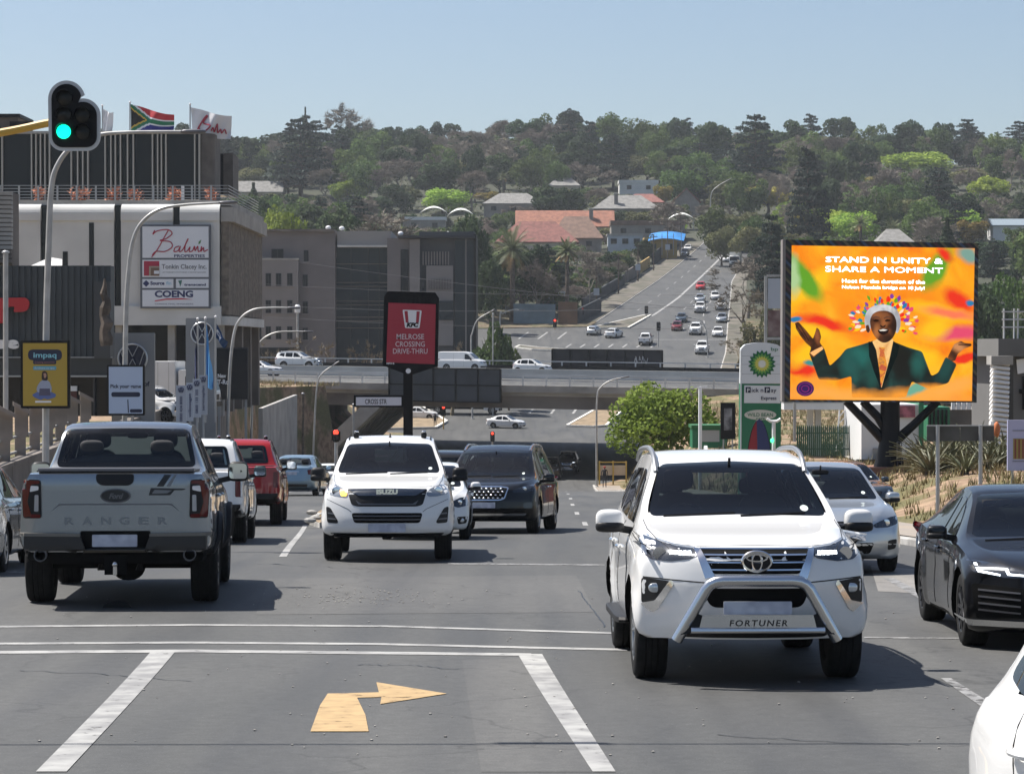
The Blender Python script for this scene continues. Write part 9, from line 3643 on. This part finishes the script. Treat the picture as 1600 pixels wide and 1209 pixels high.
def cable(pts, d, label, r=.02, sag=.6):
 a, c = at(*pts[0], d), at(*pts[1], d + pts[2] if len(pts) > 2 else d)
 o = thing('overhead_cable', label, 'cable', a)
 b = MB()
 n = 24
 b.tube([a.lerp(c, k / n) - a - Vector((0, 0, sag * 4 * (k / n) * (1 - k / n))) for k in range(n + 1)], r, 5)
 b.build('wire', mat('wire_grey', (.20, .20, .21), .6), o)
cable(((300,385),(1230,496)),205,'uppermost overhead cable crossing in front of the grey office',.016,.4)
cable(((300, 470), (1230, 470)), 208, 'middle overhead cable crossing in front of the grey office', .014, .8)
cable(((300, 488), (1230, 512)), 208, 'lower overhead cable crossing in front of the grey office', .014, .5)
cable(((300,436),(1230,458)),210,'faint overhead cable above the middle one at the grey office',.012,.6)
wo = thing('overhead_cable','overhead cable whose thin shadow crosses the turning lane','cable',(-16,18.9,5.4))
b = MB()
b.tube([(36 * k / 24, .006 * k, -.5 * 4 * (k / 24) * (1 - k / 24)) for k in range(25)], .022, 6)
b.build('wire', M_BLK, wo)
b = MB()
b.tube([(11.8, .07, -.45), (12.5, .07, -.46)], .06, 8)
b.build('cable_shadow_bar', M_BLK, wo)  # unseen bar, added to cast the thicker stretch of the cable's shadow
cp2 = thing('cable_pole','timber pole carrying the cable over the near road','pole',(-16,18.9,gxy(-16,18.9)))
b = MB()
b.tube([(0, 0, -.3), (0, 0, 5.45 - gxy(-16, 18.9))], .13, 8)
b.build('shaft', M_BARK, cp2, True)
cp3 = thing('cable_pole','timber pole on the right carrying the cable over the near road','pole',(20,19.05,gxy(20,19.05)))
b = MB()
b.tube([(0, 0, -.3), (0, 0, 5.45 - gxy(20, 19.05))], .13, 8)
b.build('shaft', M_BARK, cp3, True)
M_ALOE = mat('aloe_leaf', (.085, .095, .045), .6, col2=(.16, .155, .085), vs=2, objvar=.25)
def aloe_mesh(seed):
 rng = random.Random(seed)
 b = MB()
 for k in range(46):
  a = 2.39996 * k
  el = rng.uniform(.35, 1.35)
  ln = rng.uniform(.7, 1.25)
  d = Vector((math.cos(a), math.sin(a), 0))
  v = d * math.cos(el) + Vector((0, 0, math.sin(el)))
  p = d * .06
  sd = Vector((-d.y, d.x, 0))
  w = rng.uniform(.035, .06)
  ring = []
  for i in range(6):
   f = i / 5
   ww = w * (1 - f ** 1.6)
   ring.append((p - sd * ww, p + Vector((0, 0, -.02)), p + sd * ww))
   v = (v + Vector((0, 0, -.20))).normalized()
   p = p + v * ln / 5
  o = len(b.v)
  for r_ in ring:
   b.v += [tuple(x) for x in r_]
  for i in range(5):
   for m in range(2):
    q = o + 3 * i + m
    b.f.append((q, q + 1, q + 4, q + 3))
    b.m.append(0)
 me = b.mesh('leaf_rosette')
 me.materials.append(M_ALOE)
 return me
AM = [aloe_mesh(k) for k in range(3)]
stem = MB().lathe([(.16, -.2), (.14, .15), (.07, .3)], 8, 'Z').mesh('stem')
stem.materials.append(M_BARK)
ra = random.Random(6)
where = ['closest to the billboard mast','right of the billboard mast','between the two sign posts','behind the right sign post','near the louvred pylon','beside the lilac board']
for k in range(26):
 u = 1436 + 5.8 * k + ra.uniform(-4, 4)
 d = ra.uniform(72, 84)
 p = at(u, 700, d)
 z = gxy(p.x, d)
 w_ = where[min(5, int((u - 1420) / 27))]
 o = thing('aloe_plant','spiky strap-leaved aloe clump on the verge %s' % w_,'plant',(p.x,d,z),ra.uniform(0,6),'aloe clumps on the verge %s' % w_)
 s = ra.uniform(.8, 1.3)
 o.scale = (s, s, s * ra.uniform(.9, 1.2))
 for nm, me_ in (('leaf_rosette', AM[k % 3]), ('stem', stem)):
  c = bpy.data.objects.new(nm, me_)
  C.objects.link(c)
  c.parent = o
p = at(1556, 724, 76)
o = thing('aloe_flower','orange flower spike among the aloes near the lilac board','flower',(p.x,76,gxy(p.x,76)))
b = MB()
b.tube([(0, 0, 0), (.02, 0, 1.0)], .02, 6)
b.build('stalk', M_ALOE, o)
b = MB()
b.blob((.02, 0, 1.1), (.2, .2, .45), 2)
b.build('flower_head', mat('flower_orange', (.55, .17, .06), .8), o, True)
def tufts(n, fx, name, label, cols, seed, hmax=.35):
 r_ = random.Random(seed)
 b = MB()
 for k in range(n):
  x, y = fx(r_)
  z = gxy(x, y)
  for j in range(6):
   a = r_.uniform(0, 6.28)
   h = r_.uniform(.3, 1) * hmax
   q = Vector((x + r_.uniform(-.1, .1), y + r_.uniform(-.1, .1), z - .02))
   t = q + Vector((math.cos(a) * h * .5, math.sin(a) * h * .5, h))
   e = Vector((-math.sin(a), math.cos(a), 0)) * .022
   b.add([q - e, q + e, t], [(0, 1, 2)])
 o = b.build(name, cols)
 return tag(o, label, 'grass', kind='stuff')
def vg(r_):
 y = r_.uniform(52, 92)
 return XR(y) + 2.4 + r_.random() ** .8 * 14, y
tufts(2600,vg,'verge_grass','dry grass tufts on the sandy right verge',mat('grass_dry',(.16,.15,.06),.9,col2=(.26,.20,.10),vs=.8),1)
def bk_(r_):
 y = r_.uniform(96, 218)
 return XR(y) + 2.3 + r_.random() * 26, y
tufts(3800, bk_, 'bank_grass', 'dry grass on the bank beside the underpass', MATS['grass_dry'], 2, .5)
def bl_(r_):
 y = r_.uniform(206, 226)
 return XL(y) - 1.0 - r_.random() * 12, y
tufts(900, bl_, 'bank_grass', 'yellow grass bank at the left bridge end', MATS['grass_dry'], 3, .5)
def md_(r_):
 y = r_.uniform(62, 210)
 f = r_.uniform(.12, .88)
 return MEDL(y) + (MEDR(y) - MEDL(y)) * f, y
tufts(500, md_, 'median_grass', 'sparse dry weeds on the median', MATS['grass_dry'], 4, .3)
sr = random.Random(8)
b = MB()
for k in range(300):
 if k < 180:
  u, v = sr.gauss(570, 60), sr.gauss(935, 7)
  x, y = G(u, v)
 else:
  x, y = G(sr.uniform(60, 1500), sr.uniform(930, 1190))
 s = sr.uniform(.005, .017) if k < 180 else sr.uniform(.006, .014)
 b.blob((x, y, ZR(y) + .014 + s * .3), (s * 2, s * 1.6, s), 2, 5, 3)
tag(b.build('gravel',mat('gravel_pale',(.34,.32,.29),.9,var=.3,vs=8)),'loose pale gravel scattered on the junction','gravel',kind='stuff')
for k, (u, v) in enumerate(((487, 812), (492, 822), (484, 826))):
 x, y = G(u, v)
 b = MB()
 b.blob((0, 0, .04), (.3, .22, .13), 2, 7, 5)
 o = b.build('rubble_stone', M_CONC, None, True, 20)
 o.location = (x, y, ZR(y) + .15)
 tag(o,'broken kerb stone at the median nose, %s of three' % ['farthest','middle','nearest'][k],'stone','broken stones at the median nose')
def person(x, y, label, top, legs, skin=(.10, .06, .045), h=1.70, rz=0.0, z=None, cap=None, stride=.12):
 zg = gxy(x, y) if z is None else z
 o = thing('person', label, 'person', (x, y, zg), rz)
 k = h / 1.75
 V, E, RAD = [], [], []
 def add(p, r, par=None):
  V.append((p[0] * k, p[1] * k, p[2] * k))
  RAD.append(r * k)
  if par is not None:
   E.append((par, len(V) - 1))
  return len(V) - 1
 pel = add((0, 0, .95), .145)
 ch = add((0, 0, 1.18), .145, pel)
 sh = add((0, 0, 1.40), .125, ch)
 nk = add((0, 0, 1.50), .055, sh)
 hd = add((0, -.01, 1.60), .095, nk)
 ht = add((0, 0, 1.70), .075, hd)
 for s in (-1, 1):
  hp_ = add((s * .10, 0, .88), .095, pel)
  kn = add((s * .11, -s * stride, .50), .065, hp_)
  an = add((s * .11, -s * stride * .6, .09), .045, kn)
  add((s * .12, -s * stride * .6 - .14, .04), .04, an)
  so = add((s * .19, 0, 1.40), .065, sh)
  el = add((s * .25, .02 + s * .05, 1.13), .045, so)
  wr = add((s * .25, -.06 + s * .08, .90), .034, el)
  add((s * .25, -.08 + s * .09, .80), .032, wr)
 me = bpy.data.meshes.new('body')
 me.from_pydata(V, E, [])
 bo = bpy.data.objects.new('body', me)
 md = bo.modifiers.new('s', 'SKIN')
 for i, sv in enumerate(me.skin_vertices[0].data):
  sv.radius = (RAD[i], RAD[i] * .8)
  sv.use_root = i == 0
 ss = bo.modifiers.new('u', 'SUBSURF')
 ss.levels = ss.render_levels = 1
 out = evaluated(bo)
 bpy.data.objects.remove(bo)
 ms = [mat('cloth_%02d%02d' % (int(top[0] * 99),int(top[2] * 99)),top,.9),mat('cloth_%02d%02d' % (int(legs[0] * 99),int(legs[2] * 99)),legs,.9),mat('skin_%02d' % int(skin[0] * 99),skin,.7)]
 for m_ in ms:
  out.materials.append(m_)
 for p in out.polygons:
  c = p.center / k
  p.material_index = 2 if c.z > 1.46 or (abs(c.x) > .19 and c.z < .88 and c.z > .7) else (1 if c.z < .93 and abs(c.x) < .2 else 0)
 link('body', out, ms, o, True, 80)
 if cap:
  b = MB()
  b.blob((0, 0, 1.66 * k), (.22 * k, .24 * k, .17 * k), 2.2)
  b.build('hat', mat('hat_%02d' % int(cap[0] * 99), cap, .8), o, True)
 return o
p = at(945, 0, 211)
person(p.x,211,'person in dark clothes and red cap walking right of the underpass',(.02,.02,.025),(.025,.025,.03),cap=(.35,.05,.04))
p = at(681, 0, 297)
person(-8.6,300.5,'person in dark clothes waiting at the kerb beyond the underpass',(.015,.015,.018),(.02,.02,.025))
p = at(1082, 0, 590)
person(XL(600) - 2.2,600,'pedestrian in dark clothes at the top left of the far road',(.04,.04,.05),(.03,.03,.04))
p = at(958, 752, 216)
o = thing('road_barrier','pale barrier with yellow posts right of the underpass','barrier',(p.x,216,gxy(p.x,216)))
w = 1.1
for x in (-1.1, 0.0, 1.05):
 box(o, 'post', (x - .06, -.06, -.1), (x + .06, .06, 1.9), mat('barrier_yellow', (.46, .33, .07), .6))
box(o, 'panel', (-1.15, .07, .75), (1.1, .12, 1.55), M_WALL_C)
box(o, 'rail', (-1.15, .07, 1.75), (1.1, .12, 1.85), MATS['barrier_yellow'])
rd = person(mx_,my_ + .30,'motorcycle rider in black with a dark helmet by the filling station',(.015,.015,.017),(.015,.015,.017),z=ZR(my_) - .10,h=1.55,cap=(.02,.02,.02),stride=.25)
hz = MB()
hz.bbox((-620, -75, -14), (640, 1320, 92))
m = bpy.data.materials.new('haze')
m.use_nodes = True
N, K = m.node_tree.nodes, m.node_tree.links
N.remove(N['Principled BSDF'])
pv = N.new('ShaderNodeVolumePrincipled')
pv.inputs['Color'].default_value = (.88, .94, 1.0, 1)
pv.inputs['Density'].default_value = 0.00012
pv.inputs['Anisotropy'].default_value = .2
K.new(pv.outputs['Volume'], N['Material Output'].inputs['Volume'])
tag(hz.build('haze', m), 'thin pale haze filling the valley air', 'haze', kind='stuff')
bpy.context.view_layer.update()
same = {}
for o in C.objects:
 if o.parent is None and 'label' in o:
  same.setdefault(o['label'], []).append(o)
ORD = ['', 'second', 'third', 'fourth', 'fifth', 'sixth', 'seventh', 'eighth', 'ninth', 'tenth']
for lab, os_ in same.items():
 n = len(os_)
 if n < 2:
  continue
 os_.sort(key=lambda o: o.location.x / max(1.0, o.location.y))
 for i, o in enumerate(os_):
  w = 'leftmost one' if i == 0 else 'rightmost one' if i == n - 1 else 'middle one' if n == 3 else (ORD[i] + ' from left') if i < 10 else (ORD[min(9,n - 1 - i)] + ' from right')
  o['label'] = lab + ', ' + w
  while len(o['label'].split()) > 16 and ' the ' in o['label']:
   o['label'] = o['label'].replace(' the ', ' ', 1)
